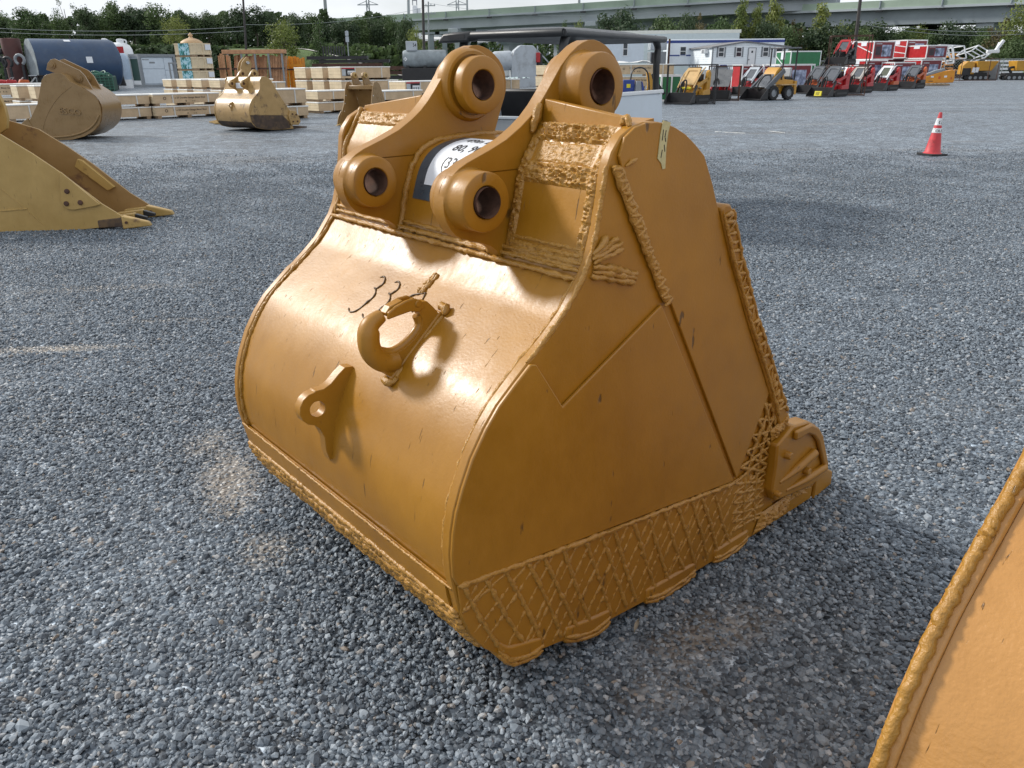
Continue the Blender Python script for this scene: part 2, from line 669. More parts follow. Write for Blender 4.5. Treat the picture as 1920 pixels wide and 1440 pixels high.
    far.inputs['Detail'].default_value = 7
    fr_ = Nn('ShaderNodeMapRange')
    fr_.inputs['From Min'].default_value = 0.56
    fr_.inputs['From Max'].default_value = 0.74
    fr_.inputs['To Max'].default_value = 0.4
    Lk(far.outputs['Fac'], fr_.inputs['Value'])
    total = math_('MAXIMUM', total, fr_.outputs[0])
    mask = math_('MULTIPLY', total, math_('MULTIPLY_ADD', fine.outputs['Fac'], 5.0, -1.5))
    cl = Nn('ShaderNodeClamp')
    Lk(mask, cl.inputs[0])
    dirt = Nn('ShaderNodeMix')
    dirt.data_type = 'RGBA'
    dirt.inputs[7].default_value = (0.235, 0.200, 0.160, 1)
    Lk(cl.outputs[0], dirt.inputs[0])
    Lk(mul.outputs[2], dirt.inputs[6])
    Lk(dirt.outputs[2], b.inputs['Base Color'])
    b.inputs['Roughness'].default_value = 0.45
    b.inputs['Specular IOR Level'].default_value = 0.6
    bp = Nn('ShaderNodeBump')
    bp.inputs['Distance'].default_value = 0.011
    bp.inputs['Strength'].default_value = 1
    bp.invert = True
    Lk(vo.outputs['Distance'], bp.inputs['Height'])
    vo.inputs['Scale'].default_value = 52
    sc_ = math_('MULTIPLY', vo.outputs['Distance'], 1.0)
    # crushed faces: tilt each stone by its own random direction
    tilt = Nn('ShaderNodeVectorMath')
    tilt.operation = 'MULTIPLY_ADD'
    tilt.inputs[1].default_value = (0.7, 0.7, 0.0)
    tilt.inputs[2].default_value = (-0.35, -0.35, 0.0)
    Lk(vo.outputs['Color'], tilt.inputs[0])
    addn = Nn('ShaderNodeVectorMath')
    addn.operation = 'ADD'
    Lk(bp.outputs[0], addn.inputs[0])
    Lk(tilt.outputs[0], addn.inputs[1])
    nrm = Nn('ShaderNodeVectorMath')
    nrm.operation = 'NORMALIZE'
    Lk(addn.outputs[0], nrm.inputs[0])
    Lk(nrm.outputs[0], b.inputs['Normal'])
    return M

gm = MB()
gm.grid(lambda u, v: (-500 + 1000 * u, -60 + 1060 * v, 0), 20, 20)
ground = gm.build('ground', gravel_ground(), smooth=0)
tag(ground, kind='structure')

def stone_mat():
    M, t, b = mat_new('crushed_stone')
    Nn, Lk = t.nodes.new, t.links.new
    oi = Nn('ShaderNodeObjectInfo')
    r = Nn('ShaderNodeValToRGB')
    e = r.color_ramp.elements
    e[0].position, e[0].color = 0.0, (0.046, 0.056, 0.069, 1)
    e[1].position, e[1].color = 1.0, (0.42, 0.44, 0.46, 1)
    for pos, c in ((0.35, (0.112, 0.137, 0.166)), (0.75, (0.190, 0.226, 0.264)), (0.93, (0.29, 0.33, 0.37)), (0.955, (0.24, 0.19, 0.145)), (0.972, (0.30, 0.31, 0.32))):
        k = e.new(pos)
        k.color = (*c, 1)
    Lk(oi.outputs['Random'], r.inputs[0])
    tc = Nn('ShaderNodeTexCoord')
    n = Nn('ShaderNodeTexNoise')
    n.inputs['Scale'].default_value = 1.3
    n.inputs['Detail'].default_value = 5
    Lk(tc.outputs['Object'], n.inputs['Vector'])
    mr = Nn('ShaderNodeMapRange')
    mr.inputs['To Min'].default_value = 0.65
    mr.inputs['To Max'].default_value = 1.35
    Lk(n.outputs['Fac'], mr.inputs['Value'])
    mx = Nn('ShaderNodeMix')
    mx.data_type = 'RGBA'
    mx.blend_type = 'MULTIPLY'
    mx.inputs[0].default_value = 1
    Lk(r.outputs[0], mx.inputs[6])
    Lk(mr.outputs[0], mx.inputs[7])
    Lk(mx.outputs[2], b.inputs['Base Color'])
    b.inputs['Roughness'].default_value = 0.62
    b.inputs['Specular IOR Level'].default_value = 0.5
    return M

def gravel():
    """loose crushed stone lying on the yard near the camera: one object of instanced stones"""
    sm = stone_mat()
    stones = []
    for k in range(7):
        bm = bmesh.new()
        bmesh.ops.create_icosphere(bm, subdivisions=1, radius=1.0)
        rr = random.Random(100 + k)
        cuts = [Vector((rr.gauss(0, 1), rr.gauss(0, 1), rr.gauss(0, 1))).normalized() for _ in range(7)]
        for v in bm.verts:
            for c in cuts:
                d = v.co.dot(c)
                if d > 0.62: v.co -= c * (d - 0.62)
            v.co += Vector((rr.uniform(-.1, .1), rr.uniform(-.1, .1), rr.uniform(-.1, .1)))
            v.co.x *= 1.25
            v.co.z *= 0.72
        me = bpy.data.meshes.new('stone')
        bm.to_mesh(me)
        bm.free()
        me.materials.append(sm)
        stones.append(bpy.data.objects.new('stone', me))
    dens = 9000
    Y0, Y1 = 0.35, 17.0
    wmax = 2.6 + 0.80 * Y1
    n = int((Y1 - Y0) * 2 * wmax * dens)
    x = rng.uniform(-wmax, wmax, n)
    y = rng.uniform(Y0, Y1, n)
    keep = rng.random(n) < np.clip((2.6 + 0.80 * y - np.abs(x)) / 1.5, 0, 1)
    fade = np.clip(1.0 - (y - 4.0) / 13.0, 0.0, 1) ** 1.55
    keep &= rng.random(n) < fade
    x, y = x[keep], y[keep]
    w = np.zeros_like(x)
    for (cx, cy, rx, ry, an, st) in DIRT:
        ca, sa = math.cos(an), math.sin(an)
        u = ((x - cx) * ca + (y - cy) * sa) / rx
        v = (-(x - cx) * sa + (y - cy) * ca) / ry
        w = np.maximum(w, np.clip(1 - u * u - v * v, 0, 1) * st * 1.25)
    k = rng.random(len(x)) > w * 0.80
    x, y, w = x[k], y[k], w[k]
    n = len(x)
    s = np.clip(rng.lognormal(math.log(0.0075), 0.27, n), 0.004, 0.019) * (1 - 0.5 * w)
    big = rng.random(n) < 0.0025
    s[big] *= 1.5
    z = s * rng.uniform(0.1, 0.5, n)
    z += (0.006 * np.sin(x * 3.1 + 1.2 * np.sin(y * 2.3)) * np.sin(y * 2.7 + x)) * 0.6 * (1 - w)
    me = bpy.data.meshes.new('gravel')
    me.vertices.add(n)
    me.vertices.foreach_set('co', np.stack([x, y, z], 1).ravel())
    a = me.attributes.new('rot', 'FLOAT_VECTOR', 'POINT')
    rot = np.stack([rng.normal(0, 0.36, n), rng.normal(0, 0.36, n), rng.uniform(0, 6.283, n)], 1)
    a.data.foreach_set('vector', rot.ravel())
    a = me.attributes.new('scl', 'FLOAT_VECTOR', 'POINT')
    sv = s[:, None] * rng.uniform(0.75, 1.25, (n, 3))
    a.data.foreach_set('vector', sv.ravel())
    a = me.attributes.new('pick', 'INT', 'POINT')
    a.data.foreach_set('value', rng.integers(0, len(stones), n).astype(np.int32))
    me.update()
    ob = bpy.data.objects.new('gravel', me)
    COL.objects.link(ob)
    tag(ob, 'loose grey blue crushed stone covering the yard', 'gravel', kind='stuff')
    g = bpy.data.node_groups.new('scatter_stones', 'GeometryNodeTree')
    g.interface.new_socket('Geometry', in_out='INPUT', socket_type='NodeSocketGeometry')
    g.interface.new_socket('Geometry', in_out='OUTPUT', socket_type='NodeSocketGeometry')
    gi, go = g.nodes.new('NodeGroupInput'), g.nodes.new('NodeGroupOutput')
    iop = g.nodes.new('GeometryNodeInstanceOnPoints')
    jn = g.nodes.new('GeometryNodeJoinGeometry')
    for s_ in stones:
        o = g.nodes.new('GeometryNodeObjectInfo')
        o.inputs['Object'].default_value = s_
        o.inputs['As Instance'].default_value = True
        g.links.new(o.outputs['Geometry'], jn.inputs[0])
    def attr(nm, ty):
        n_ = g.nodes.new('GeometryNodeInputNamedAttribute')
        n_.data_type = ty
        n_.inputs['Name'].default_value = nm
        return [s for s in n_.outputs if s.enabled and s.name == 'Attribute'][0]
    g.links.new(gi.outputs[0], iop.inputs['Points'])
    g.links.new(jn.outputs[0], iop.inputs['Instance'])
    iop.inputs['Pick Instance'].default_value = True
    g.links.new(attr('pick', 'INT'), iop.inputs['Instance Index'])
    e2r = g.nodes.new('FunctionNodeEulerToRotation')
    g.links.new(attr('rot', 'FLOAT_VECTOR'), e2r.inputs[0])
    g.links.new(e2r.outputs[0], iop.inputs['Rotation'])
    g.links.new(attr('scl', 'FLOAT_VECTOR'), iop.inputs['Scale'])
    g.links.new(iop.outputs[0], go.inputs[0])
    md = ob.modifiers.new('scatter', 'NODES')
    md.node_group = g
    return ob
gravel()

# ------------------------------------------------------------------ the big bucket
BW = 1.245
BUCKET_O = (-0.91316, 2.46310, 0.0)
BUCKET_R = R(-50.0156)
BACK = [(0.475, 1.395), (0.447, 1.362), (0.435, 1.334), (0.425, 1.265), (0.411, 1.194), (0.389, 1.123), (0.368, 1.083), (0.31, 1.011), (0.26, 0.968), (0.212, 0.931), (0.195, 0.922), (0.148, 0.883),
        (0.101, 0.844), (0.062, 0.798), (0.022, 0.738), (-0.007, 0.675), (-0.027, 0.621), (-0.038, 0.57), (-0.044, 0.516), (-0.042, 0.457), (-0.034, 0.408), (-0.022, 0.341), (0.004, 0.264), (0.043, 0.201)]
BOTTOM = [(0.12, 0.125), (0.25, 0.088), (0.45, 0.050), (0.70, 0.030), (0.95, 0.022), (1.2, 0.022), (1.36, 0.024)]
FRONT = [(1.30, 0.30), (1.346, 0.432), (1.206, 0.651), (1.06, 0.854), (0.945, 1.047), (0.862, 1.185), (0.816, 1.264), (0.774, 1.333), (0.735, 1.362), (0.694, 1.388), (0.655, 1.405), (0.621, 1.416), (0.585, 1.421), (0.548, 1.421), (0.51, 1.413)]
SIDE = BACK + BOTTOM + FRONT
FX = lambda u, v, w: (w, u, v)
HOOD_SIDE = [(0.381, 1.080), (0.398, 1.14), (0.415, 1.20), (0.428, 1.26), (0.438, 1.30), (0.452, 1.325), (0.475, 1.36), (0.506, 1.41), (0.62, 1.425)]
HOOD_MID = smooth_line([(0.381, 1.080), (0.402, 1.16), (0.420, 1.22), (0.440, 1.268), (0.468, 1.302), (0.505, 1.324), (0.56, 1.338), (0.655, 1.343), (0.80, 1.343)], 4)
EAR = [(0.377, 1.075), (0.366, 1.100), (0.345, 1.116), (0.315, 1.128), (0.28, 1.138), (0.252, 1.148), (0.235, 1.158), (0.220, 1.174), (0.210, 1.192), (0.203, 1.213), (0.202, 1.235), (0.204, 1.253), (0.210, 1.271), (0.220, 1.288), (0.233, 1.302), (0.252, 1.316), (0.277, 1.328), (0.345, 1.352), (0.400, 1.374),
       (0.448, 1.402), (0.480, 1.425), (0.507, 1.450), (0.530, 1.476), (0.552, 1.503), (0.584, 1.543), (0.600, 1.558), (0.616, 1.572), (0.643, 1.590), (0.661, 1.598), (0.680, 1.604), (0.702, 1.605), (0.725, 1.600), (0.746, 1.592), (0.765, 1.580), (0.784, 1.564), (0.798, 1.546), (0.807, 1.525), (0.812, 1.500), (0.811, 1.475), (0.803, 1.45), (0.793, 1.428), (0.76, 1.345), (0.75, 1.30), (0.60, 1.30), (0.47, 1.24), (0.42, 1.10)]
WRAP = [(y + 0.013, z) for i, (y, z) in enumerate(BACK[6:-1]) if i not in (3, 4)]

def weld_patch(fn, nu, nv, amp, seed, ridge=0.0):
    """rough overlaid weld metal on a four-sided patch; fn(u,v) -> (point, normal)"""
    def P(u, v):
        p, n = fn(u, v)
        p = v3(p)
        q = Vector((p.x * 60, p.y * 95, p.z * 95)) + Vector((seed * 9.1, 0, 0))
        h = 0.75 - 1.9 * abs(mnoise.noise(q)) + mnoise.noise(q * 2.1) * 0.55 + mnoise.noise(q * 4.3) * 0.4
        if ridge: h += ridge * abs(math.sin(v * math.pi * 3))
        edge = min(1.0, 6 * min(u, 1 - u), 5 * min(v, 1 - v)) 
        return tuple(p + v3(n) * (amp * (0.35 + h) * max(edge, 0) + 0.0015 - 0.004 * (1 - edge)))
    return MB().grid(P, nu, nv)

def boss(mb, X0, X1, y, z, ro, ri, n=40, groove=False):
    """solid ring standing on an ear plate between X0 (plate) and X1 (face)"""
    s = 1 if X1 > X0 else -1
    h = abs(X1 - X0)
    e = 0.006
    prof = [(ri, -0.02), (ri, h - 0.003), (ri + 0.003, h), (ro - e, h), (ro - 0.0015, h - e * 0.4), (ro, h - e)]
    if groove:
        prof += [(ro, 0.034), (ro - 0.003, 0.030), (ro - 0.014, 0.029), (ro - 0.014, 0.012), (ro + 0.003, 0.012), (ro + 0.004, 0.020), (ro + 0.014, 0.020), (ro + 0.019, 0.013), (ro + 0.024, 0.0), (ro + 0.024, -0.02)]
    else:
        prof += [(ro + 0.0005, 0.020), (ro + 0.002, 0.012), (ro + 0.004, 0.005), (ro + 0.007, 0.0), (ro + 0.007, -0.02)]
    mb.lathe(prof, (X0, y, z), (s, 0, 0), n, closed=True)

def main_bucket(full=True, loc=BUCKET_O, rz=BUCKET_R, label=None, mg=M_gold):
    T = empty('excavator_bucket', loc, rz, label, 'excavator bucket', 'gold excavator buckets in the yard' if False else None)
    W = BW
    # side plates
    for (x0, x1) in ((W - 0.03, W), (0.0, 0.03)):
        MB().prism(SIDE, x0, x1, FX).build('side_plate', mg, T, bevel=0.004)
    # curved back
    wp = smooth_line(WRAP, 3)
    wrap = MB().strip(wp, 0.0305, W - 0.0305, 24, thick=0.022).build('wrapper', mg, T, smooth=40)
    # floor: heel to lip
    fl = [(0.017, 0.264), (0.056, 0.205), (0.13, 0.14)] + [(y, z + 0.016) for (y, z) in BOTTOM[1:]] + [(1.5, 0.045)]
    MB().strip(fl, 0.0305, W - 0.0305, 8, thick=0.025).build('floor_plate', mg, T, smooth=40)
    # hood in three panels: left of the ears, between the ears, right of the ears
    EL0, EL1, ER0, ER1 = 0.393, 0.440, 0.888, 0.932
    MB().strip(HOOD_SIDE, 0.0305, EL0 - 0.001, 8, thick=-0.02).build('hood_panel', mg, T, smooth=35)
    MB().strip(HOOD_SIDE, ER1 + 0.001, W - 0.0305, 8, thick=-0.02).build('hood_panel', mg, T, smooth=35)
    MB().strip(HOOD_MID, EL1 + 0.001, ER0 - 0.001, 10, thick=-0.02).build('cross_tube', mg, T, smooth=40)
    # upright stiffener plates between ear and side plate
    for (a, b) in ((0.034, EL0 - 0.002), (ER1 + 0.002, W - 0.034)):
        zl, zr = (1.428, 1.466) if a < 0.3 else (1.466, 1.432)
        MB().hexa([(a, 0.512, 1.39), (b, 0.512, 1.39), (b, 0.534, 1.39), (a, 0.534, 1.39), (a, 0.526, zl), (b, 0.516, zr), (b, 0.538, zr), (a, 0.548, zl)]).build('stiffener_plate', mg, T, bevel=0.003)
    # ears
    LO, UP = (0.282, 1.240), (0.664, 1.492)
    for (x0, x1) in ((EL0, EL1), (ER0, ER1)):
        holes = [circle(*LO, 0.060, 28), circle(*UP, 0.070, 28)]
        ear = MB().prism(EAR, x0, x1, FX, holes).build('ear_plate', mg, T, bevel=0.004)
        for (c, ri, ro, h) in ((LO, 0.0385, 0.072, 0.066), (UP, 0.0435, 0.083, 0.070)):
            mb = MB()
            g = (c is UP and x0 == EL0)
            if x0 == EL0:
                boss(mb, x1 - 0.001, x1 + (0.048 if c is LO else 0.072), c[0], c[1], ro, ri, groove=g)
                boss(mb, x0 + 0.001, x0 - 0.03, c[0], c[1], ro, ri)
            else:
                boss(mb, x1 - 0.001, x1 + h, c[0], c[1], ro, ri)
                boss(mb, x0 + 0.001, x0 - 0.03, c[0], c[1], ro, ri)
            bo = mb.build('boss', mg, ear, smooth=32)
            MB().lathe([(ri - 0.0015, -0.034), (ri - 0.0015, 0.052 + (0.046 if x0 == EL0 and c is LO else 0.066))], (x0, c[0], c[1]), (1, 0, 0), 36).build('pin_bore', M_bore, ear, smooth=60).data.materials
    # the bore lining must be open at both ends
    for o in kids(T):
        for k in kids(o):
            if k.name.startswith('pin_bore'):
                bm = bmesh.new()
                bm.from_mesh(k.data)
                bmesh.ops.delete(bm, geom=[f for f in bm.faces if len(f.verts) > 4], context='FACES')
                bm.to_mesh(k.data)
                bm.free()
    # heel strip and its weld ropes
    hs = [(-0.030, 0.335), (-0.014, 0.272), (0.012, 0.214), (0.05, 0.165), (0.10, 0.125)]
    MB().strip([(-0.037, 0.408), (-0.033, 0.374), (-0.024, 0.336)], 0.034, W - 0.034, 12, thick=0.012).build('heel_strip', mg, T, smooth=20)
    sd = 0
    for (y, z, r) in ((-0.035, 0.411, 0.004), (-0.022, 0.337, 0.0085), (-0.017, 0.320, 0.0105), (-0.011, 0.302, 0.011), (-0.003, 0.284, 0.011), (0.006, 0.266, 0.011), (0.016, 0.248, 0.0105), (0.028, 0.228, 0.011), (0.042, 0.207, 0.012)):
        sd += 1
        rope([(0.01, y, z), (W * 0.5, y + random.uniform(-.004, .004), z), (W - 0.01, y, z)], r, step=0.009, jit=0.3, n=7, wob=r * 0.25, seed=sd).build('weld_bead', M_weld, T, smooth=60)
    # joint between hood and wrapper
    for (dy, dz, r, s_) in ((-0.002, 0.0, 0.007, 1), (0.012, 0.017, 0.006, 2), (0.018, 0.032, 0.006, 3)):
        rope([(0.03, 0.370 + dy, 1.080 + dz), (W * 0.4, 0.368 + dy, 1.080 + dz), (W - 0.03, 0.370 + dy, 1.078 + dz)], r, step=0.013, jit=0.3, wob=0.0012, seed=s_ + 20).build('weld_bead', M_weld, T, smooth=60)
    for (dy, dz, r, s_) in ((0.024, 0.046, 0.006, 4), (0.029, 0.060, 0.005, 5)):
        rope([(ER1 + 0.01, 0.370 + dy, 1.080 + dz), (W - 0.04, 0.370 + dy, 1.080 + dz)], r, step=0.010, jit=0.3, seed=s_ + 30).build('weld_bead', M_weld, T, smooth=60)
    # weld along side plate edges (both sides, wrapper side)
    for (xx, s_) in ((W - 0.034, 41), (0.034, 42))[:2 if full else 1]:
        rope([(xx, y + 0.010, z) for (y, z) in BACK[6:-1]], 0.006, step=0.012, jit=0.3, seed=s_).build('weld_bead', M_weld, T, smooth=60)
    if not full:
        # neighbour: thick built-up weld rim along the plate edge that faces the camera
        rr = random.Random(5)
        pts = smooth_line([(0.012, y - 0.004, z) for (y, z) in BACK[6:-1]], 9)
        MB().tube([(p[0] + rr.uniform(-.002, .002), p[1] + rr.uniform(-.002, .002), p[2]) for p in pts], [0.0092 * (1 + rr.uniform(-.16, .16)) for p in pts], 9).build('weld_rim', M_weld, T, smooth=70)
        for i, off in enumerate((0.036, 0.046, 0.054)):
            rope([(off, y + 0.012, z) for (y, z) in WRAP], 0.0022, step=0.02, jit=0.2, seed=60 + i).build('weld_bead', M_weld, T, smooth=60)
        return T
    # ---- near side plate: doubler, wear plate, beads
    tri = [(-0.031, 0.428), (-0.042, 0.457), (-0.043, 0.516), (-0.037, 0.57), (-0.026, 0.621), (-0.006, 0.675), (0.023, 0.738), (0.063, 0.798), (0.102, 0.844), (0.149, 0.883), (0.196, 0.920), (0.212, 0.916), (0.297, 0.787), (0.644, 0.971), (1.068, 0.300)]
    MB().prism(tri, W + 0.0008, W + 0.011, FX).build('doubler_plate', mg, T, bevel=0.003)
    fd = [(0.462, 1.352), (0.472, 1.326), (0.684, 0.968), (1.084, 0.304), (1.110, 0.352), (1.218, 0.566), (1.195, 0.598), (1.045, 0.838), (0.93, 1.038), (0.863, 1.17)] + [(y, z - 0.0015) for (y, z) in FRONT[6:]] + [(0.478, 1.392)]
    MB().prism(fd, W + 0.0008, W + 0.0095, FX).build('front_doubler_plate', mg, T, bevel=0.002)
    wear = [(-0.029, 0.424), (1.068, 0.294), (1.15, 0.30), (1.30, 0.20), (1.36, 0.03)] + list(reversed(BOTTOM[:-1])) + [(0.043, 0.203), (0.004, 0.266), (-0.021, 0.341)]
    MB().prism(wear, W + 0.0008, W + 0.007, FX).build('wear_plate', mg, T, bevel=0.002)
    x = W + 0.010
    rope([(x, -0.03, 0.427), (x, 0.25, 0.388), (x, 0.62, 0.343), (x, 1.072, 0.290)], 0.0075, step=0.012, jit=0.3, seed=50).build('weld_bead', M_weld, T, smooth=60)
    def top_z(y): return 0.427 - (y + 0.03) * 0.1235
    def bot_z(y):
        P = [(-0.021, 0.341), (0.004, 0.266), (0.043, 0.2)] + BOTTOM
        for a, b in zip(P[:-1], P[1:]):
            if a[0] <= y <= b[0]: return a[1] + (b[1] - a[1]) * (y - a[0]) / (b[0] - a[0])
        return 0.022
    sd = 100
    xw = W + 0.0062
    for k in range(18):          # steep beads
        y0 = -0.012 + k * 0.066 + random.uniform(-.012, .012)
        y1 = y0 + 0.125 + random.uniform(-.012, .012)
        z0 = top_z(y0) - 0.006
        z1 = bot_z(min(y1, 1.3)) + 0.016
        if y0 > 1.04: continue
        sd += 1
        rope([(xw, y0, z0), (xw, (y0 + y1) / 2 + random.uniform(-.006, .006), (z0 + z1) / 2), (xw, y1, z1)], 0.0066, step=0.009, jit=0.38, wob=0.0016, seed=sd).build('weld_bead', M_weld, T, smooth=60)
    for k in range(27):          # beads leaning the other way
        y0 = 0.035 + k * 0.0475 + random.uniform(-.01, .01)
        y1 = y0 - 0.175 + random.uniform(-.015, .015)
        z0 = top_z(min(y0, 1.06)) - 0.01
        yb = max(y1, -0.018)
        z1 = bot_z(yb) + 0.012
        if yb > y1: z1 = max(z1, z0 - (y0 - yb) * 1.75)
        if y0 > 1.24: continue
        sd += 1
        rope([(xw - 0.001, y0, z0), (xw - 0.001, (y0 + yb) / 2, (z0 + z1) / 2), (xw - 0.001, yb, z1)], 0.0048, step=0.008, jit=0.6, wob=0.0015, seed=sd).build('weld_bead', M_weld, T, smooth=60)
    # lattice band up to the corner casting
    LB = [(1.226, 0.585), (1.150, 0.435), (1.078, 0.285), (1.085, 0.17), (1.105, 0.06)]
    RB = [(1.318, 0.475), (1.262, 0.385), (1.260, 0.28), (1.262, 0.19), (1.285, 0.085)]
    for k in range(12):
        t_ = k / 12
        for dt in (0.14, -0.10):
            a, b = lerp_list(LB, t_), lerp_list(RB, min(1, max(0.0, t_ + dt)))
            sd += 1
            m_ = ((a[0] + b[0]) / 2 + random.uniform(-.006, .006), (a[1] + b[1]) / 2 + random.uniform(-.006, .006))
            rope([(xw, *a), (xw, *m_), (xw, *b)], 0.0062 if dt > 0 else 0.005, step=0.009, jit=0.42, seed=sd).build('weld_bead', M_weld, T, smooth=60)
    for fr_ in (0.33, 0.68):
        sd += 1
        rope([(xw, *[p + (q - p) * fr_ for p, q in zip(a, b)]) for a, b in zip(LB, RB)], 0.006, step=0.009, jit=0.4, seed=sd).build('weld_bead', M_weld, T, smooth=60)
    # long knotted weld down the seam
    sd += 1
    seam = MB()
    for q in range(26):
        t_ = q / 25
        c = Vector((W + 0.013, 0.455 + (0.668 - 0.455) * t_, 1.325 + (0.975 - 1.325) * t_))
        dirx = Vector((0, 1, 0.55 if q % 2 else -0.1)).normalized()
        L = 0.013 + random.uniform(-.003, .004)
        seam.tube([c - dirx * L, c, c + dirx * L], [0.0035, 0.0075, 0.0035], 6)
    for off in (-0.009, -0.003, 0.003, 0.009):
        rp = rope([(W + 0.008, 0.452 + off, 1.332), (W + 0.010, 0.56 + off, 1.150), (W + 0.008, 0.668 + off * 0.6, 0.972)], 0.0075, step=0.011, jit=0.4, seed=sd + int(off * 1000))
        seam.add(rp.v, rp.f)
    seam.build('seam_weld', M_weld, T, smooth=60)
    # star of beads at the end of the joint
    for i, (a, b) in enumerate((((0.395, 1.135), (0.475, 1.165)), ((0.392, 1.128), (0.490, 1.152)), ((0.394, 1.118), (0.492, 1.138)), ((0.397, 1.11), (0.545, 1.068)), ((0.395, 1.10), (0.552, 1.054)), ((0.388, 1.088), (0.540, 1.045)), ((0.394, 1.14), (0.44, 1.175)))):
        rope([(W + 0.003, *a), (W + 0.005, (a[0] + b[0]) / 2, (a[1] + b[1]) / 2 + 0.002), (W + 0.003, *b)], 0.0085, step=0.012, jit=0.35, seed=400 + i).build('weld_bead', M_weld, T, smooth=60)
    # bare lump of weld near the plate top
    rope([(W + 0.010, 0.480, 1.330), (W + 0.012, 0.50, 1.338), (W + 0.010, 0.52, 1.343)], 0.006, step=0.008, seed=421).build('weld_bead', M_weld, T, smooth=60)
    # build-up welds on the hood panel right of the right ear
    def panel_fn(x0, x1, a, b):
        def fn(u, v):
            y, z = lerp_list(HOOD_SIDE, (a + (b - a) * v) / (len(HOOD_SIDE) - 1))
            y2, z2 = lerp_list(HOOD_SIDE, min(1, (a + (b - a) * v + 0.05) / (len(HOOD_SIDE) - 1)))
            t_ = Vector((0, y2 - y, z2 - z)).normalized()
            n_ = Vector((0, -t_.z, t_.y))
            return (x0 + (x1 - x0) * u, y, z), n_
        return fn
    weld_patch(panel_fn(ER1 + 0.004, W - 0.032, 3.25, 5.0), 100, 34, 0.0075, 1, 0.3).build('weld_band', M_weld, T, smooth=50)
    weld_patch(panel_fn(ER1 + 0.004, W - 0.032, 6.15, 7.08), 100, 30, 0.0085, 2, 0.3).build('weld_band', M_weld, T, smooth=50)
    weld_patch(panel_fn(ER1 + 0.03, W - 0.055, 4.8, 6.3), 70, 26, 0.0035, 8, 0.1).build('weld_band', M_weld, T, smooth=60)
    weld_patch(panel_fn(ER1 + 0.004, W - 0.032, 0.15, 0.9), 50, 14, 0.004, 3, 0.9).build('weld_band', M_weld, T, smooth=50)
    weld_patch(panel_fn(ER1 + 0.002, ER1 + 0.034, 0.1, 7.0), 8, 90, 0.007, 4).build('weld_band', M_weld, T, smooth=50)
    weld_patch(panel_fn(W - 0.062, W - 0.028, 0.1, 7.0), 8, 90, 0.007, 5).build('weld_band', M_weld, T, smooth=50)
    weld_patch(panel_fn(0.03, EL0 - 0.002, 6.2, 7.05), 50, 12, 0.006, 6, 0.3).build('weld_band', M_weld, T, smooth=50)
    rope([(W - 0.036, 0.512, 1.418), (W - 0.022, 0.516, 1.430), (W - 0.012, 0.512, 1.412)], 0.010, step=0.008, seed=431).build('weld_bead', M_weld, T, smooth=60)
    rope([(ER1 + 0.006, 0.505, 1.452), (ER1 + 0.010, 0.49, 1.42), (ER1 + 0.008, 0.475, 1.385)], 0.013, step=0.01, jit=0.4, seed=432).build('weld_bead', M_weld, T, smooth=60)
    rope([(0.04, 0.50, 1.40), (0.036, 0.512, 1.425)], 0.011, step=0.008, seed=433).build('weld_bead', M_weld, T, smooth=60)
    for xx, s_ in ((EL0 - 0.006, 434), (0.04, 435)):
        rope([(xx, y - 0.003, z) for (y, z) in HOOD_SIDE[:-1]], 0.008, step=0.014, jit=0.3, seed=s_).build('weld_bead', M_weld, T, smooth=60)
    # fillet welds of the ears on the cross tube
    for xx, s_ in ((EL1 + 0.006, 440), (ER0 - 0.006, 441)):
        rope([(xx, y - 0.003, z + 0.003) for (y, z) in HOOD_MID], 0.010, step=0.02, jit=0.12, n=8, seed=s_).build('weld_bead', M_weld, T, smooth=60)
    rope([(EL1 + 0.01, 0.378, 1.094), (0.66, 0.378, 1.094), (ER0 - 0.01, 0.378, 1.092)], 0.007, step=0.014, jit=0.25, seed=442).build('weld_bead', M_weld, T, smooth=60)
    # scraped wrap-over strip on the side plate edge
    rope([(W - 0.004, y - 0.002, z) for (y, z) in BACK[2:11]], 0.0065, step=0.010, jit=0.4, seed=443).build('weld_bead', M_weld, T, smooth=60)
    # lip bars with cross welds
    for (xs, xo, near) in ((W - 0.032, W + 0.018, True), (0.032, -0.018, False)):
        bar = [(0.858, 1.190), (0.872, 1.202), (0.895, 1.200), (0.910, 1.18), (0.97, 1.05), (1.082, 0.858), (1.215, 0.655), (1.35, 0.44), (1.30, 0.42), (1.195, 0.60), (1.045, 0.84), (0.93, 1.04), (0.862, 1.175)]
        lb = MB().prism(bar, xs, xo, FX).build('lip_bar', mg, T, bevel=0.006)
        if near:
            A = [(0.866, 1.178), (0.935, 1.04), (1.05, 0.845), (1.20, 0.61), (1.28, 0.47)]
            B = [(0.907, 1.185), (0.968, 1.05), (1.08, 0.856), (1.213, 0.652), (1.33, 0.47)]
            nz_ = 20
            for q in range(nz_):
                a, b = lerp_list(A, min(.98, (q + random.uniform(-.2, .25)) / nz_) if q else 0.01), lerp_list(B, min(.99, (q + random.uniform(.0, .5)) / nz_))
                sd += 1
                rope([(xo + 0.001, *a), (xo + 0.003, (a[0] + b[0]) / 2, (a[1] + b[1]) / 2), (xo - 0.003, b[0] + 0.003, b[1])], 0.006, step=0.01, jit=0.35, seed=sd).build('weld_bead', M_weld, lb, smooth=60)
                if random.random() < 0.6:
                    c = lerp_list(A, min(1, (q + 1) / nz_))
                    rope([(xo + 0.001, *b), (xo + 0.002, (c[0] + b[0]) / 2, (c[1] + b[1]) / 2), (xo + 0.001, *c)], 0.005, step=0.01, jit=0.35, seed=sd + 500).build('weld_bead', M_weld, lb, smooth=60)
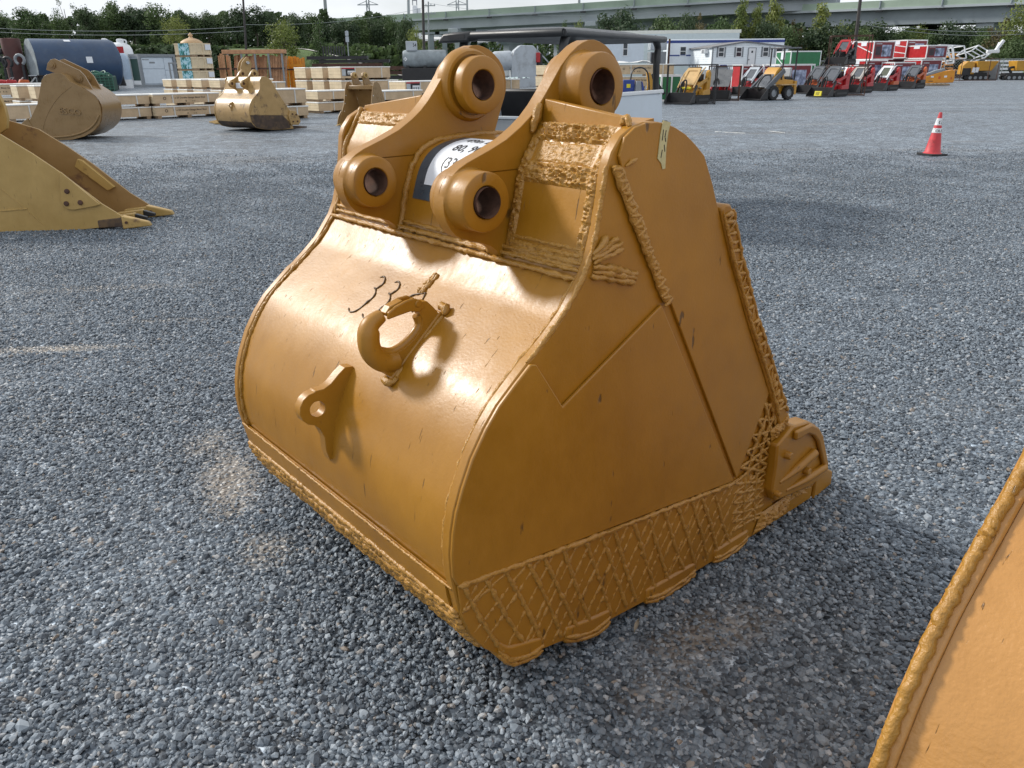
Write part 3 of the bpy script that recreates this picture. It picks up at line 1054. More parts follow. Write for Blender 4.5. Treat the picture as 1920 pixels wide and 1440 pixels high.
            for L_, s_ in ((A, 601), (B, 602)):
                rope([(xo + 0.001, *p) for p in L_], 0.006, step=0.012, jit=0.4, seed=s_).build('weld_bead', M_weld, lb, smooth=60)
    # corner castings
    CAST = [(1.262, 0.372), (1.35, 0.418), (1.448, 0.404), (1.500, 0.375), (1.541, 0.331), (1.62, 0.185), (1.640, 0.130), (1.521, 0.118), (1.298, 0.146), (1.264, 0.197), (1.268, 0.30)]
    for (xa, xb, xc) in ((W - 0.02, W + 0.038, W + 0.054), (0.02, -0.038, -0.054)):
        cst = MB()
        cx_, cy_ = 1.43, 0.26
        cst.prism(CAST, xa, xb, FX)
        rim = [(1.345, 0.402), (1.448, 0.398), (1.497, 0.370), (1.536, 0.328), (1.614, 0.183), (1.59, 0.172), (1.51, 0.31), (1.475, 0.345), (1.43, 0.368), (1.35, 0.366)]
        cst.prism(rim, xb - 0.001, xc, FX)
        c_o = cst.build('corner_casting', mg, T, bevel=0.007, seg=2)
        s = 1 if xb > xa else -1
        for (a, b, r) in (((1.31, 0.215), (1.50, 0.272), 0.017), ((1.36, 0.165), (1.59, 0.182), 0.016)):
            MB().tube([(xb - s * 0.004, *a), (xb + s * 0.006, (a[0] + b[0]) / 2, (a[1] + b[1]) / 2), (xb + s * 0.010, *b)], [r * 0.4, r, r], 8).build('rib', mg, c_o, smooth=50)
        for (y, z, r) in ((1.325, 0.318, 0.017), (1.468, 0.208, 0.017), (1.288, 0.183, 0.013)):
            MB().cyl((xb - s * 0.01, y, z), (xb + s * 0.02, y, z), r, 8, r * 0.8).build('lug', mg, c_o, bevel=0.003)
    def noise_patch_between(pts4, amp, s_, nu=30, nv=16):
        a, b, c, d = [Vector((W + 0.014, *p)) for p in pts4]
        return weld_patch(lambda u, v: (a.lerp(b, u).lerp(d.lerp(c, u), v), Vector((1, 0, 0))), nu, nv, amp, s_)
    noise_patch_between([(1.255, 0.105), (1.45, 0.115), (1.43, 0.055), (1.22, 0.03)], 0.014, 11, 40, 18).build('weld_band', M_weld, T, smooth=50)
    noise_patch_between([(1.262, 0.378), (1.35, 0.424), (1.35, 0.46), (1.25, 0.42)], 0.012, 12, 26, 12).build('weld_band', M_weld, T, smooth=50)
    noise_patch_between([(1.46, 0.118), (1.60, 0.125), (1.60, 0.095), (1.45, 0.085)], 0.010, 13, 26, 10).build('weld_band', M_weld, T, smooth=50)
    # lip plate, teeth
    MB().prism([(1.30, 0.022), (1.30, 0.06), (1.54, 0.075), (1.60, 0.05), (1.58, 0.03)], 0.0, W, FX).build('cutting_edge', mg, T, bevel=0.005)
    for i in range(5):
        xc = W + 0.004 - 0.055 - i * (W - 0.10) / 4
        ad = MB()
        ad.hexa([(xc - 0.05, 1.24, 0.004), (xc + 0.05, 1.24, 0.004), (xc + 0.045, 1.64, 0.004), (xc - 0.045, 1.64, 0.004), (xc - 0.05, 1.24, 0.10), (xc + 0.05, 1.24, 0.10), (xc + 0.045, 1.64, 0.125), (xc - 0.045, 1.64, 0.125)])
        ad.build('tooth_adapter', mg, T, bevel=0.012, seg=3)
        tt = MB()
        tt.hexa([(xc - 0.05, 1.645, 0.0), (xc + 0.05, 1.645, 0.0), (xc + 0.038, 1.80, 0.004), (xc - 0.038, 1.80, 0.004), (xc - 0.05, 1.645, 0.15), (xc + 0.05, 1.645, 0.15), (xc + 0.036, 1.80, 0.062), (xc - 0.036, 1.80, 0.062)])
        tt.build('tooth', mg, T, bevel=0.007, seg=2)
    # scalloped wear shoes under the bottom edge
    for (ya, yb, dz) in ((0.085, 0.235, -0.028), (0.32, 0.50, -0.028), (0.66, 0.90, -0.030), (1.00, 1.19, -0.026)):
        n_ = 10
        top = [(ya + (yb - ya) * k / n_, bot_z(ya + (yb - ya) * k / n_) + 0.045) for k in range(n_ + 1)]
        bot = [(ya + (yb - ya) * k / n_, max(0.001, bot_z(ya + (yb - ya) * k / n_) + dz * math.sin(math.pi * (0.12 + 0.76 * k / n_)) )) for k in range(n_, -1, -1)]
        sh = MB().prism(top + bot, W - 0.20, W + 0.014, FX).build('wear_shoe', mg, T, bevel=0.008, seg=2)
        for off in (0.012, 0.026):
            sd += 1
            rope([(W + 0.013, p[0], p[1] + off) for p in reversed(bot)], 0.007, step=0.012, jit=0.4, seed=sd).build('weld_bead', M_weld, sh, smooth=60)
    # ---- hook welded on the back
    XH = 0.842
    hk_c = smooth_line([(0.20, 0.955), (0.165, 0.978)], 3)
    ring_o = [(0.226, 0.943), (0.210, 0.963), (0.191, 0.985), (0.159, 1.003), (0.139, 1.005)]
    core = smooth_line([(0.062, 0.968), (0.028, 0.950), (0.020, 0.918), (0.022, 0.890), (0.034, 0.866), (0.062, 0.844), (0.095, 0.842)], 5)
    rad = [0.017 + 0.011 * min(1, i / 8) for i in range(len(core))]
    hook = MB()
    hook.tube([(XH, *p) for p in core], rad, 14)
    body = [(0.228, 0.941), (0.210, 0.963), (0.191, 0.983), (0.172, 0.985), (0.160, 0.968), (0.174, 0.940), (0.170, 0.915), (0.150, 0.893), (0.115, 0.872), (0.082, 0.864), (0.055, 0.872), (0.034, 0.850), (0.058, 0.812), (0.080, 0.800), (0.112, 0.834), (0.186, 0.912)]
    hook.prism(body, XH - 0.014, XH + 0.014, FX)
    hook_o = hook.build('lifting_hook', mg, T, bevel=0.005, seg=2, smooth=45)
    inner = smooth_line([(0.166, 0.948), (0.172, 0.922), (0.152, 0.897), (0.115, 0.874), (0.08, 0.866), (0.05, 0.876)], 5)
    MB().tube([(XH, *p) for p in inner], 0.013, 10).build('hook_lip', mg, hook_o, smooth=60)
    for sx in (-0.017, 0.017):
        la = [(0.176, 0.972), (0.170, 0.990), (0.150, 1.000), (0.125, 0.999), (0.092, 0.990), (0.070, 0.978), (0.068, 0.960), (0.098, 0.964), (0.135, 0.968), (0.160, 0.962)]
        MB().prism(la, XH + sx - 0.005, XH + sx + 0.005, FX).build('latch', mg, hook_o, bevel=0.003)
    MB().prism([(0.12, 0.985), (0.118, 1.0), (0.08, 0.99), (0.066, 0.975), (0.07, 0.966)], XH - 0.013, XH + 0.013, FX).build('latch_bridge', mg, hook_o, bevel=0.002)
    MB().cyl((XH - 0.026, 0.157, 0.985), (XH + 0.026, 0.157, 0.985), 0.009, 12).build('latch_pin', mg, hook_o, bevel=0.002)
    MB().prism([(0.242, 0.938), (0.228, 0.950), (0.066, 0.806), (0.062, 0.786), (0.075, 0.782), (0.13, 0.835), (0.20, 0.91)], XH - 0.016, XH + 0.020, FX).build('hook_base', mg, hook_o, bevel=0.004)
    rope([(XH - 0.02, 0.060, 0.797), (XH + 0.024, 0.058, 0.792), (XH + 0.030, 0.075, 0.806)], 0.010, step=0.009, jit=0.4, seed=700).build('weld_bead', M_weld, hook_o, smooth=60)
    rope([(XH - 0.01, 0.243, 0.955), (XH + 0.02, 0.246, 0.957), (XH + 0.03, 0.23, 0.944)], 0.011, step=0.009, jit=0.4, seed=701).build('weld_bead', M_weld, hook_o, smooth=60)
    rope([(XH + 0.022, 0.235, 0.940), (XH + 0.022, 0.15, 0.868), (XH + 0.022, 0.07, 0.795)], 0.006, step=0.012, seed=702).build('weld_bead', M_weld, hook_o, smooth=60)
    # ---- lifting lug
    XL = 0.655
    lug = [(0.060, 0.784), (0.036, 0.787), (0.014, 0.772), (-0.010, 0.752), (-0.033, 0.742), (-0.058, 0.743)]
    lug += [(-0.061 + 0.048 * math.cos(a), 0.692 + 0.048 * math.sin(a)) for a in [R(d) for d in (88, 110, 135, 160, 185, 210, 235, 258)]]
    lug += [(-0.058, 0.632), (-0.046, 0.600), (-0.046, 0.560), (-0.038, 0.528), (-0.022, 0.528), (0.0, 0.585), (0.03, 0.668), (0.065, 0.749), (0.072, 0.766)]
    MB().prism(lug, XL - 0.016, XL + 0.016, FX, [circle(-0.057, 0.690, 0.0225, 20)]).build('lifting_lug', mg, T, bevel=0.004)
    rope([(XL + 0.02, 0.062, 0.770), (XL + 0.02, 0.030, 0.69), (XL + 0.02, 0.0, 0.62), (XL + 0.018, -0.026, 0.535)], 0.006, step=0.012, seed=710).build('weld_bead', M_weld, T, smooth=60)
    # ---- weld-written digits on the back
    def on_back(X, s):
        """point on the wrapper s metres (along the profile) below the joint"""
        i, rest = 0, s
        while i < len(wp) - 2:
            L = math.dist(wp[i], wp[i + 1])
            if rest <= L: break
            rest -= L
            i += 1
        L = math.dist(wp[i], wp[i + 1])
        a = rest / L
        return (X, wp[i][0] * (1 - a) + wp[i + 1][0] * a - 0.001, wp[i][1] * (1 - a) + wp[i + 1][1] * a + 0.001)
    def arc_of(y, z):
        best, s, acc = 9, 0, 0
        for a, b in zip(wp[:-1], wp[1:]):
            d = math.dist(a, (y, z))
            if d < best: best, s = d, acc
            acc += math.dist(a, b)
        return s
    s1, s2, s3 = arc_of(0.269, 0.966), arc_of(0.228, 0.934), arc_of(0.166, 0.887)
    for (x0, sc_) in ((0.50, 1.0), (0.58, 0.9)):
        st = [(x0 - 0.005, s1 + 0.006), (x0 + 0.012, s1), (x0 + 0.030, s1 + 0.012), (x0 + 0.032, s1 + 0.028), (x0 + 0.022, s1 + 0.045), (x0 + 0.010, s2), (x0 + 0.024, s2 + 0.004), (x0 + 0.040, s2 + 0.022), (x0 + 0.036, s2 + 0.050), (x0 + 0.020, s3 - 0.005), (x0 - 0.006, s3 + 0.004), (x0 - 0.022, s3 - 0.006)]
        rope([on_back(*p) for p in smooth_line(st, 3)], 0.0026, step=0.008, jit=0.35, seed=720).build('weld_digit', M_scrawl, T, smooth=60)
    st = [(0.66, s2 + 0.01), (0.70, s1 + 0.02), (0.735, s1 + 0.005), (0.745, s1 + 0.03), (0.745, s2 + 0.03)]
    rope([on_back(*p) for p in st], 0.0026, step=0.008, jit=0.35, seed=721).build('weld_digit', M_scrawl, T, smooth=60)
    sl = MB()
    for dx in (-0.008, 0.0, 0.008):
        rp = rope([on_back(0.712 + dx, s1 + 0.012), on_back(0.715 + dx, s1 - 0.03), on_back(0.72 + dx, s1 - 0.062)], 0.006, step=0.006, jit=0.4, seed=722 + int(dx * 1000))
        sl.add(rp.v, rp.f)
    sl.build('weld_bead', M_weld, T, smooth=60)
    # ---- paper label under tape on the cross tube
    hm = HOOD_MID
    al = [0.0]
    for a, b in zip(hm[:-1], hm[1:]): al.append(al[-1] + math.dist(a, b))
    def on_tube(X, s, lift):
        i = 0
        while i < len(al) - 2 and al[i + 1] < s: i += 1
        a = (s - al[i]) / (al[i + 1] - al[i])
        t_ = Vector((hm[i + 1][0] - hm[i][0], hm[i + 1][1] - hm[i][1])).normalized()
        return (X, hm[i][0] + (hm[i + 1][0] - hm[i][0]) * a - t_.y * lift, hm[i][1] + (hm[i + 1][1] - hm[i][1]) * a + t_.x * lift)
    tp = MB().grid(lambda u, v: on_tube(0.482 + 0.375 * u, 0.105 + 0.285 * v, 0.0016), 4, 40).build('tape', M_ducttape, T, smooth=60)
    pl = MB().grid(lambda u, v: on_tube(0.528 + 0.285 * u, 0.150 + 0.232 * v, 0.0028), 4, 40).build('paper_label', M_paper, T, smooth=60)
    for (tx, s0, sz) in (('(330 LC)', 0.205, 0.050), ('80, 90 Pin', 0.268, 0.050), ('49in Bucket', 0.328, 0.046)):
        text_part('lettering', tx, sz, lambda x, y, s0=s0: on_tube(0.672 + x, s0 + y, 0.0036), M_ink, pl, bold=0.0006, center=True)
    # ---- strip of masking tape on the plate top
    tape = [(0.604, 1.4225), (0.632, 1.4165), (0.625, 1.395), (0.621, 1.36), (0.622, 1.313), (0.612, 1.312), (0.607, 1.325), (0.592, 1.338), (0.597, 1.39)]
    tp2 = MB().prism(tape, W + 0.0100, W + 0.0117, FX).build('masking_tape', M_masking, T)
    for i, (a, b) in enumerate((((0.606, 1.402), (0.604, 1.378)), ((0.616, 1.40), (0.613, 1.385)), ((0.612, 1.368), (0.616, 1.352)), ((0.606, 1.357), (0.603, 1.339)), ((0.614, 1.384), (0.617, 1.374)))):
        MB().bar((W + 0.0121, *a), (W + 0.0121, *b), 0.0007, 0.0022, up=(0, 1, 0)).build('pen_mark', M_ink, tp2)
    return T

main_bucket(True, label='large gold excavator bucket with hook and weld lattice in the middle of the yard')
_nb = main_bucket(False, loc=(0.5, 0.8, 0.0), label='gold bucket cut off by the bottom right corner with thick weld rim', mg=bucket_paint('orange_gold_paint', (0.48, 0.235, 0.060), rough=0.27, dent=0.022, peel=0.0012))
# ================================================================== yard: common paints
M_black = simple('black_paint', (0.018, 0.018, 0.020), rough=0.45, var=0.3, scale=5)
M_blackp = simple('black_plastic', (0.030, 0.032, 0.035), rough=0.42, var=0.15, scale=9, bump=0.0008, bscale=200)
M_rubber = simple('rubber', (0.022, 0.022, 0.023), rough=0.8, var=0.2, scale=8, bump=0.002, bscale=40)
M_red = simple('red_paint', (0.42, 0.018, 0.022), rough=0.35, var=0.15, scale=3)
M_dkred = simple('maroon_board', (0.16, 0.022, 0.028), rough=0.5, var=0.25, scale=2)
M_orange = simple('orange_paint', (0.50, 0.10, 0.022), rough=0.4, var=0.15, scale=3)
M_loadyel = simple('loader_yellow', (0.52, 0.27, 0.035), rough=0.4, var=0.15, scale=3)
M_amber = simple('amber_paint', (0.62, 0.25, 0.018), rough=0.4, var=0.18, scale=2)
M_white = simple('white_paint', (0.74, 0.76, 0.78), rough=0.4, var=0.05, scale=2)
M_silver = simple('pale_silver_paint', (0.60, 0.67, 0.74), rough=0.35, var=0.06, scale=2)
M_grey = simple('grey_paint', (0.24, 0.26, 0.28), rough=0.5, var=0.15, scale=3)
M_pgrey = simple('pale_grey_paint', (0.42, 0.46, 0.50), rough=0.45, var=0.1, scale=2, dirt=(0.2, 0.2, 0.2), dscale=1.4, dirt_amt=0.5)
M_rusty = simple('rusty_steel', (0.085, 0.042, 0.028), rough=0.75, var=0.4, scale=4)
M_steel = simple('bare_steel', (0.42, 0.42, 0.42), rough=0.35, metal=0.8, var=0.2, scale=6)
M_ply = simple('plywood', (0.56, 0.42, 0.27), rough=0.65, var=0.16, scale=3, dirt=(0.40, 0.28, 0.16), dscale=1.2, dirt_amt=0.4)
M_plyp = simple('pale_plywood', (0.66, 0.54, 0.36), rough=0.65, var=0.12, scale=3)
M_film = simple('white_wrap_film', (0.78, 0.78, 0.76), rough=0.35, var=0.06, scale=3, bump=0.004, bscale=9)
M_strap = simple('pale_strap', (0.62, 0.62, 0.60), rough=0.5, var=0.1)
M_print = simple('brown_black_print', (0.07, 0.05, 0.035), rough=0.7, var=0.3)
M_skid = simple('skid_timber', (0.30, 0.21, 0.13), rough=0.8, var=0.3, scale=5)
M_timber = simple('reddish_timber', (0.50, 0.27, 0.145), rough=0.75, var=0.28, scale=3)
M_green = simple('green_board', (0.022, 0.16, 0.065), rough=0.45, var=0.2, scale=1.5)
M_yellowtag = simple('yellow_tag', (0.70, 0.60, 0.03), rough=0.5, var=0.08)
M_glass = simple('dark_glass', (0.03, 0.04, 0.05), rough=0.08, var=0.1)
M_panelgrey = simple('shield_grey', (0.10, 0.11, 0.125), rough=0.3, var=0.12)
M_photo = None
def picture_mat():
    """printed picture panel: blurred pale and dark blotches"""
    M, t, b = mat_new('printed_picture')
    Nn, Lk = t.nodes.new, t.links.new
    tc = Nn('ShaderNodeTexCoord')
    n = Nn('ShaderNodeTexNoise')
    n.inputs['Scale'].default_value = 2.2
    n.inputs['Detail'].default_value = 3
    Lk(tc.outputs['Object'], n.inputs['Vector'])
    r = Nn('ShaderNodeValToRGB')
    e = r.color_ramp.elements
    e[0].position, e[0].color = 0.36, (0.04, 0.05, 0.07, 1)
    e[1].position, e[1].color = 0.66, (0.45, 0.52, 0.68, 1)
    k = e.new(0.52)
    k.color = (0.20, 0.24, 0.36, 1)
    Lk(n.outputs['Fac'], r.inputs[0])
    Lk(r.outputs[0], b.inputs['Base Color'])
    b.inputs['Roughness'].default_value = 0.4
    return M
M_picture = picture_mat()

U42 = R(42)

# ------------------------------------------------------------------ crates
CRATES = {}
def crate_proto(key, L, Wd, H, sunlit_end=True, text=None, picture=False, label_dummy=None, wrap=True):
    """wooden shipping crate: near corner at the origin, long side along x, feet underneath"""
    t = empty('shipping_crate', (0, 0, 0))
    f = 0.09
    ft = MB()
    for x in (0.05, L / 2 - 0.07, L - 0.19):
        MB().box(x, x + 0.14, 0.0, Wd, 0, f).build('skid', M_skid, t, bevel=0.004)
    MB().box(0, L, 0, Wd, f, H - 0.02).build('box', M_ply, t, bevel=0.006)
    # end panel of boards whose paler colour paints in the sunlight on this side, with proud battens
    ep = MB()
    n = 3
    for i in range(n):
        z0 = f + (H - f - 0.03) * i / n
        MB().box(-0.014, -0.001, 0.01, Wd - 0.01, z0 + 0.004, f + (H - f - 0.03) * (i + 1) / n - 0.003).build('board', M_plyp, t)
    MB().box(-0.022, L + 0.022, -0.018, Wd + 0.018, H - 0.045, H).build('lid', M_film if wrap else M_plyp, t, bevel=0.01)
    for x in (L * 0.28, L * 0.82):
        st = MB().box(x - 0.02, x + 0.02, -0.021, -0.001, f, H - 0.046)
        st.build('strap', M_strap, t)
    if text:
        for (s, sz, x, z) in text:
            text_part('lettering', s, sz, lambda a, b_, x=x, z=z: (x + a, -0.0035, z + b_), M_print, t, bold=sz * 0.02)
        MB().lathe([(0.035, -0.004), (0.055, -0.004), (0.055, -0.002), (0.035, -0.002)], (L * 0.16, 0, H * 0.62), (0, 1, 0), 14, closed=True).build('emblem', M_print, t)
    if picture:
        MB().box(0.05, 0.75, -0.012, -0.002, H * 0.32, H * 0.93).build('poster', M_black, t)
        MB().box(0.05, 0.75, -0.015, -0.012, H * 0.84, H * 0.93).build('poster_band', M_red, t)
        MB().box(0.05, 0.24, -0.0145, -0.012, H * 0.34, H * 0.82).build('poster_text_panel', M_pgrey, t)
        MB().box(0.34, 0.70, -0.0145, -0.012, H * 0.42, H * 0.70).build('poster_picture', M_white, t)
        for k in range(3):
            MB().box(0.37 + 0.11 * k, 0.44 + 0.11 * k, -0.017, -0.0145, H * 0.42, H * 0.60).build('poster_picture', M_grey, t)
    CRATES[key] = [t, False]
    return t

TXTA = [("13' x 20' Double Garage Metal Shed", 0.085, 0.62, 0.245), ('A', 0.09, 1.12, 0.13), ('6 / A', 0.06, 1.36, 0.13)]
TXTB = [("13' x 20' Double Garage Metal Shed", 0.085, 0.62, 0.245), ('B', 0.09, 1.12, 0.13), ('6 / A', 0.06, 1.36, 0.13)]
TXTC = [("20'x 30' Metal Garage Shed", 0.10, 0.75, 0.36), ('B    B / A', 0.085, 1.0, 0.20)]
crate_proto('a', 2.4, 1.1, 0.42, text=TXTA)
crate_proto('b', 2.4, 1.1, 0.42, text=TXTB)
crate_proto('plain', 2.4, 1.1, 0.42)
crate_proto('deep', 2.4, 1.1, 0.57, text=None)
crate_proto('long', 3.0, 1.1, 0.57, text=TXTC)
crate_proto('pic', 2.6, 1.1, 0.57, picture=True)
crate_proto('bare', 2.4, 1.1, 0.57, wrap=False)

def crate(key, loc, rz, label, group='crates stacked across the back of the yard'):
    p, used = CRATES[key]
    o = p if not used else copy_tree(p)
    CRATES[key][1] = True
    o.location = loc
    o.rotation_euler = (0, 0, rz)
    tag(o, label, 'crate', group)
    return o

HGT = dict(a=.42, b=.42, plain=.42, deep=.57, long=.57, pic=.57, bare=.57)
def stack(px, Y, items, rz=U42):
    """items bottom to top: (kind, label)"""
    g = at_depth(px, 200, Y)
    z = 0.0
    for i, (k, lb) in enumerate(items):
        crate(k, (g.x + random.uniform(-.02, .02), g.y + random.uniform(-.02, .02), z), rz + R(random.uniform(-1.0, 1.0)), lb)
        z += HGT[k] + 0.004

G223 = ground_at(290, 223).y
stack(290, G223, [('a', 'lower garage crate marked A right of the bucket with raised letters'), ('b', 'upper garage crate marked B right of the bucket with raised letters')])
stack(146, G223 - 1.5, [('plain', 'lower plain crate half hidden behind the bucket with raised letters'), ('plain', 'upper plain crate half hidden behind the bucket with raised letters')])
for i, px in enumerate((329, 356, 385, 419)):
    w = ('leftmost', 'second', 'third', 'rightmost')[i]
    g = 38.5 - i * 1.2
    stack(px, g, [('plain', f'bottom crate of the {w} stack behind the garage crates marked A and B'), ('plain', f'middle crate of the {w} stack behind the garage crates marked A and B'), ('plain', f'top crate of the {w} stack behind the garage crates marked A and B')])
stack(12, ground_at(12, 229).y, [('deep', 'wrapped crate on the ground at the left edge above the toothed bucket'), ])
for i, px in enumerate((40, 73)):
    w = ('left', 'right')[i]
    stack(px, 32.5 - i, [('deep', f'lower sunlit ended crate of the {w} pair at the left edge of the yard'), ('deep', f'upper sunlit ended crate of the {w} pair at the left edge of the yard')])
stack(-40, 38, [('long', 'bottom long crate of the far left stack behind the sunlit ended crates'), ('long', 'top long crate of the far left stack behind the sunlit ended crates')], R(16))
stack(35, 40, [('long', 'bottom long crate under the blue tank at far left'), ('long', 'top long crate under the blue tank at far left')], R(16))
stack(456, 27.6, [('plain', 'low strapped crate right behind the worn yellow bucket'), ('deep', 'tall wrapped crate on top right behind the worn yellow bucket')])
stack(440, 34.5, [('deep', 'bottom crate of the pile hidden by the worn yellow bucket'), ('deep', 'top crate of the pile hidden by the worn yellow bucket')])
stack(599, ground_at(599, 213).y, [('plain', 'lower strapped crate left of the open brown bucket'), ('plain', 'upper strapped crate left of the open brown bucket')])
for i, px in enumerate((580, 612, 645)):
    w = ('left', 'middle', 'right')[i]
    stack(px, 39.5 - i * 1.15, [('long', f'bottom crate of the {w} tall stack behind the strapped crates')] + [('long', f'second crate of the {w} tall stack behind the strapped crates'), ('pic' if i == 2 else 'long', f'topmost crate of the {w} tall stack behind the strapped crates')])
stack(763, 33.0, [('bare', 'lower crate beside the left ear of the big bucket'), ('pic', 'crate with a house picture beside the left ear of the big bucket')])
stack(694, 30.5, [('plain', 'lower crate just behind the open brown bucket'), ('plain', 'upper crate just behind the open brown bucket')])
stack(880, 35.5, [('long', 'lower lettered crate seen between the two bucket ears'), ('long', 'upper lettered crate seen between the two bucket ears')])
stack(1030, 46, [('bare', 'bottom crate of the pile left of the cart pillar'), ('bare', 'second crate of the pile left of the cart pillar'), ('bare', 'top crate of the pile left of the cart pillar')])
stack(1150, 43, [('long', 'bottom plywood crate framed by the cart pillars'), ('long', 'second plywood crate framed by the cart pillars'), ('long', 'top plywood crate framed by the cart pillars')], R(-10))
# white edge protectors and crumpled film on the crate between the ears
g = at_depth(925, 150, 36.1)
fm = MB()
for k in range(14):
    a = Vector((g.x + random.uniform(-.2, 1.5), g.y + random.uniform(0.1, 0.9), 1.16))
    fm.grid(lambda u, v, a=a, k=k: (a.x + 0.3 * (u - .5), a.y + 0.3 * (v - .5), a.z + 0.10 * abs(mnoise.noise(Vector((u * 3 + k, v * 3, k))))), 4, 4)
tag(fm.build('plastic_film', simple('crumpled_film', (0.5, 0.62, 0.62), rough=0.4, var=0.2), smooth=60), 'crumpled pale plastic film on the crate between the bucket ears', 'film')

# ------------------------------------------------------------------ tall stack of plywood boxes with a printed wrap, and the tan dome on top
M_wrapgw = None
def wrap_mat():
    M, t, b = mat_new('green_white_printed_wrap')
    Nn, Lk = t.nodes.new, t.links.new
    tc = Nn('ShaderNodeTexCoord')
    n = Nn('ShaderNodeTexNoise')
    n.inputs['Scale'].default_value = 3.0
    n.inputs['Detail'].default_value = 2
    n.inputs['Distortion'].default_value = 1.6
    Lk(tc.outputs['Object'], n.inputs['Vector'])
    r = Nn('ShaderNodeValToRGB')
    r.color_ramp.interpolation = 'CONSTANT'
    e = r.color_ramp.elements
    e[0].position, e[0].color = 0.0, (0.01, 0.10, 0.10, 1)
    e[1].position, e[1].color = 0.58, (0.45, 0.66, 0.72, 1)
    for p, c in ((0.42, (0.02, 0.22, 0.20)), (0.50, (0.25, 0.5, 0.6))):
        e.new(p).color = (*c, 1)
    Lk(n.outputs['Fac'], r.inputs[0])
    Lk(r.outputs[0], b.inputs['Base Color'])
    b.inputs['Roughness'].default_value = 0.35
    return M
M_wrapgw = wrap_mat()
g = at_depth(374, 146, 55)
S_T = 0.835
words = ('bottom', 'second', 'third', 'topmost')
for k in range(4):
    t = empty('plywood_box', (g.x, g.y, k * S_T), R(66), f'{words[k]} plywood box of the tall pile under the tan dome', 'box', 'plywood boxes piled under the tan dome')
    L_, W_b = 1.38, 1.78
    MB().box(0, L_, 0, W_b, 0.12, S_T - 0.01).build('box', M_plyp, t, bevel=0.008)
    for x in (0.0, L_ / 2 - 0.07, L_ - 0.14):
        MB().box(x + 0.003, x + 0.137, 0.0, W_b, 0, 0.119).build('skid', M_skid, t)
    for (z0, z1) in ((0.13, 0.22), (S_T - 0.11, S_T - 0.012)):
        MB().box(0, L_, -0.03, -0.001, z0, z1).build('batten', M_plyp, t)
        MB().box(-0.03, -0.001, 0, W_b, z0, z1).build('batten', M_plyp, t)
    for x in (0.0, L_ / 2 - 0.05, L_ - 0.1):
        MB().box(x, x + 0.1, -0.03, -0.001, 0.222, S_T - 0.112).build('batten', M_plyp, t)
    MB().box(L_ * .62, L_ * .98, -0.04, -0.031, S_T - 0.42, S_T - 0.08).build('paper_label', M_paper, t)
    MB().box(-0.045, -0.031, W_b * 0.28, W_b * 0.78, 0.10, S_T - 0.02).build('printed_wrap', M_wrapgw, t)
dm = empty('tan_dome', at_depth(359, 80, 56.2), 0, 'tan dome with a knob finial above the plywood boxes', 'dome')
dm.location.z = 4 * S_T
dm.scale = (0.80, 0.80, 0.80)
M_tan = simple('tan_fibreglass', (0.50, 0.34, 0.19), rough=0.6, var=0.12)
MB().lathe([(0.02, 0.42), (0.3, 0.38), (0.62, 0.26), (0.84, 0.12), (0.88, 0.02), (0.86, 0.0), (0.001, 0.0)][::-1], (0, 0, 0), (0, 0, 1), 24).build('dome_shell', M_tan, dm, smooth=40)
MB().lathe([(0.001, 0.40), (0.20, 0.40), (0.16, 0.46), (0.11, 0.50), (0.18, 0.58), (0.17, 0.66), (0.09, 0.72), (0.08, 0.78), (0.001, 0.82)], (0, 0, 0), (0, 0, 1), 16).build('finial', M_tan, dm, smooth=50)

# ------------------------------------------------------------------ secondary buckets
M_khaki = bucket_paint('khaki_bucket_paint', (0.44, 0.285, 0.085), rough=0.42, rust=(0.10, 0.045, 0.03), rust_lo=0.62)
M_inner = bucket_paint('brown_bucket_inside', (0.32, 0.195, 0.07), rough=0.5, rust=(0.10, 0.04, 0.035), rust_lo=0.60)
M_brownb = bucket_paint('brown_bucket_paint', (0.265, 0.16, 0.058), rough=0.28)
M_worn = bucket_paint('worn_yellow_paint', (0.40, 0.25, 0.085), rough=0.38, rust=(0.07, 0.038, 0.022), rust_lo=0.53)
M_rustdark = simple('dark_rusty_wear', (0.06, 0.038, 0.026), rough=0.7, var=0.5, scale=6, dirt=(0.2, 0.12, 0.05), dscale=5)

# toothed khaki bucket at the left edge
kp = ground_at(140, 432)
T = empty('excavator_bucket', (kp.x, kp.y, 0), R(3), 'khaki bucket with four teeth at the left edge of the yard', 'excavator bucket')
KO = kp
def khaki_pt(px, py, off=0.0):
    """side plate outline point: (along, up) on the bucket's near plate"""
    c, s = math.cos(R(3)), math.sin(R(3))
    d = ray(px, py)
    nx, ny = s, -c
    k = ((KO.x - CAM.x) * nx + (KO.y - CAM.y) * ny - off) / (d.x * nx + d.y * ny)
    P = CAM + d * k
    return ((P.x - KO.x) * c + (P.y - KO.y) * s, P.z)
FY = lambda u, v, w: (u, w, v)
near = [khaki_pt(*p) for p in ((0, 442), (60, 438), (140, 432), (212, 424), (228, 405), (190, 382), (115, 325), (60, 288), (0, 252))]
near = [(u, max(0.0, v)) for (u, v) in near]
x_l = near[0][0]
near = [(x_l - 0.9, 0.35), (x_l - 0.55, 0.10)] + near + [(x_l - 0.25, near[-1][1] + 0.16), (x_l - 0.55, 1.0), (x_l - 0.85, 0.95), (x_l - 1.0, 0.65)]
KW = 0.78
MB().prism(near, 0.0, 0.025, FY).build('side_plate', M_khaki, T, bevel=0.003)
MB().prism(near, KW - 0.025, KW, FY).build('side_plate', M_inner, T, bevel=0.003)
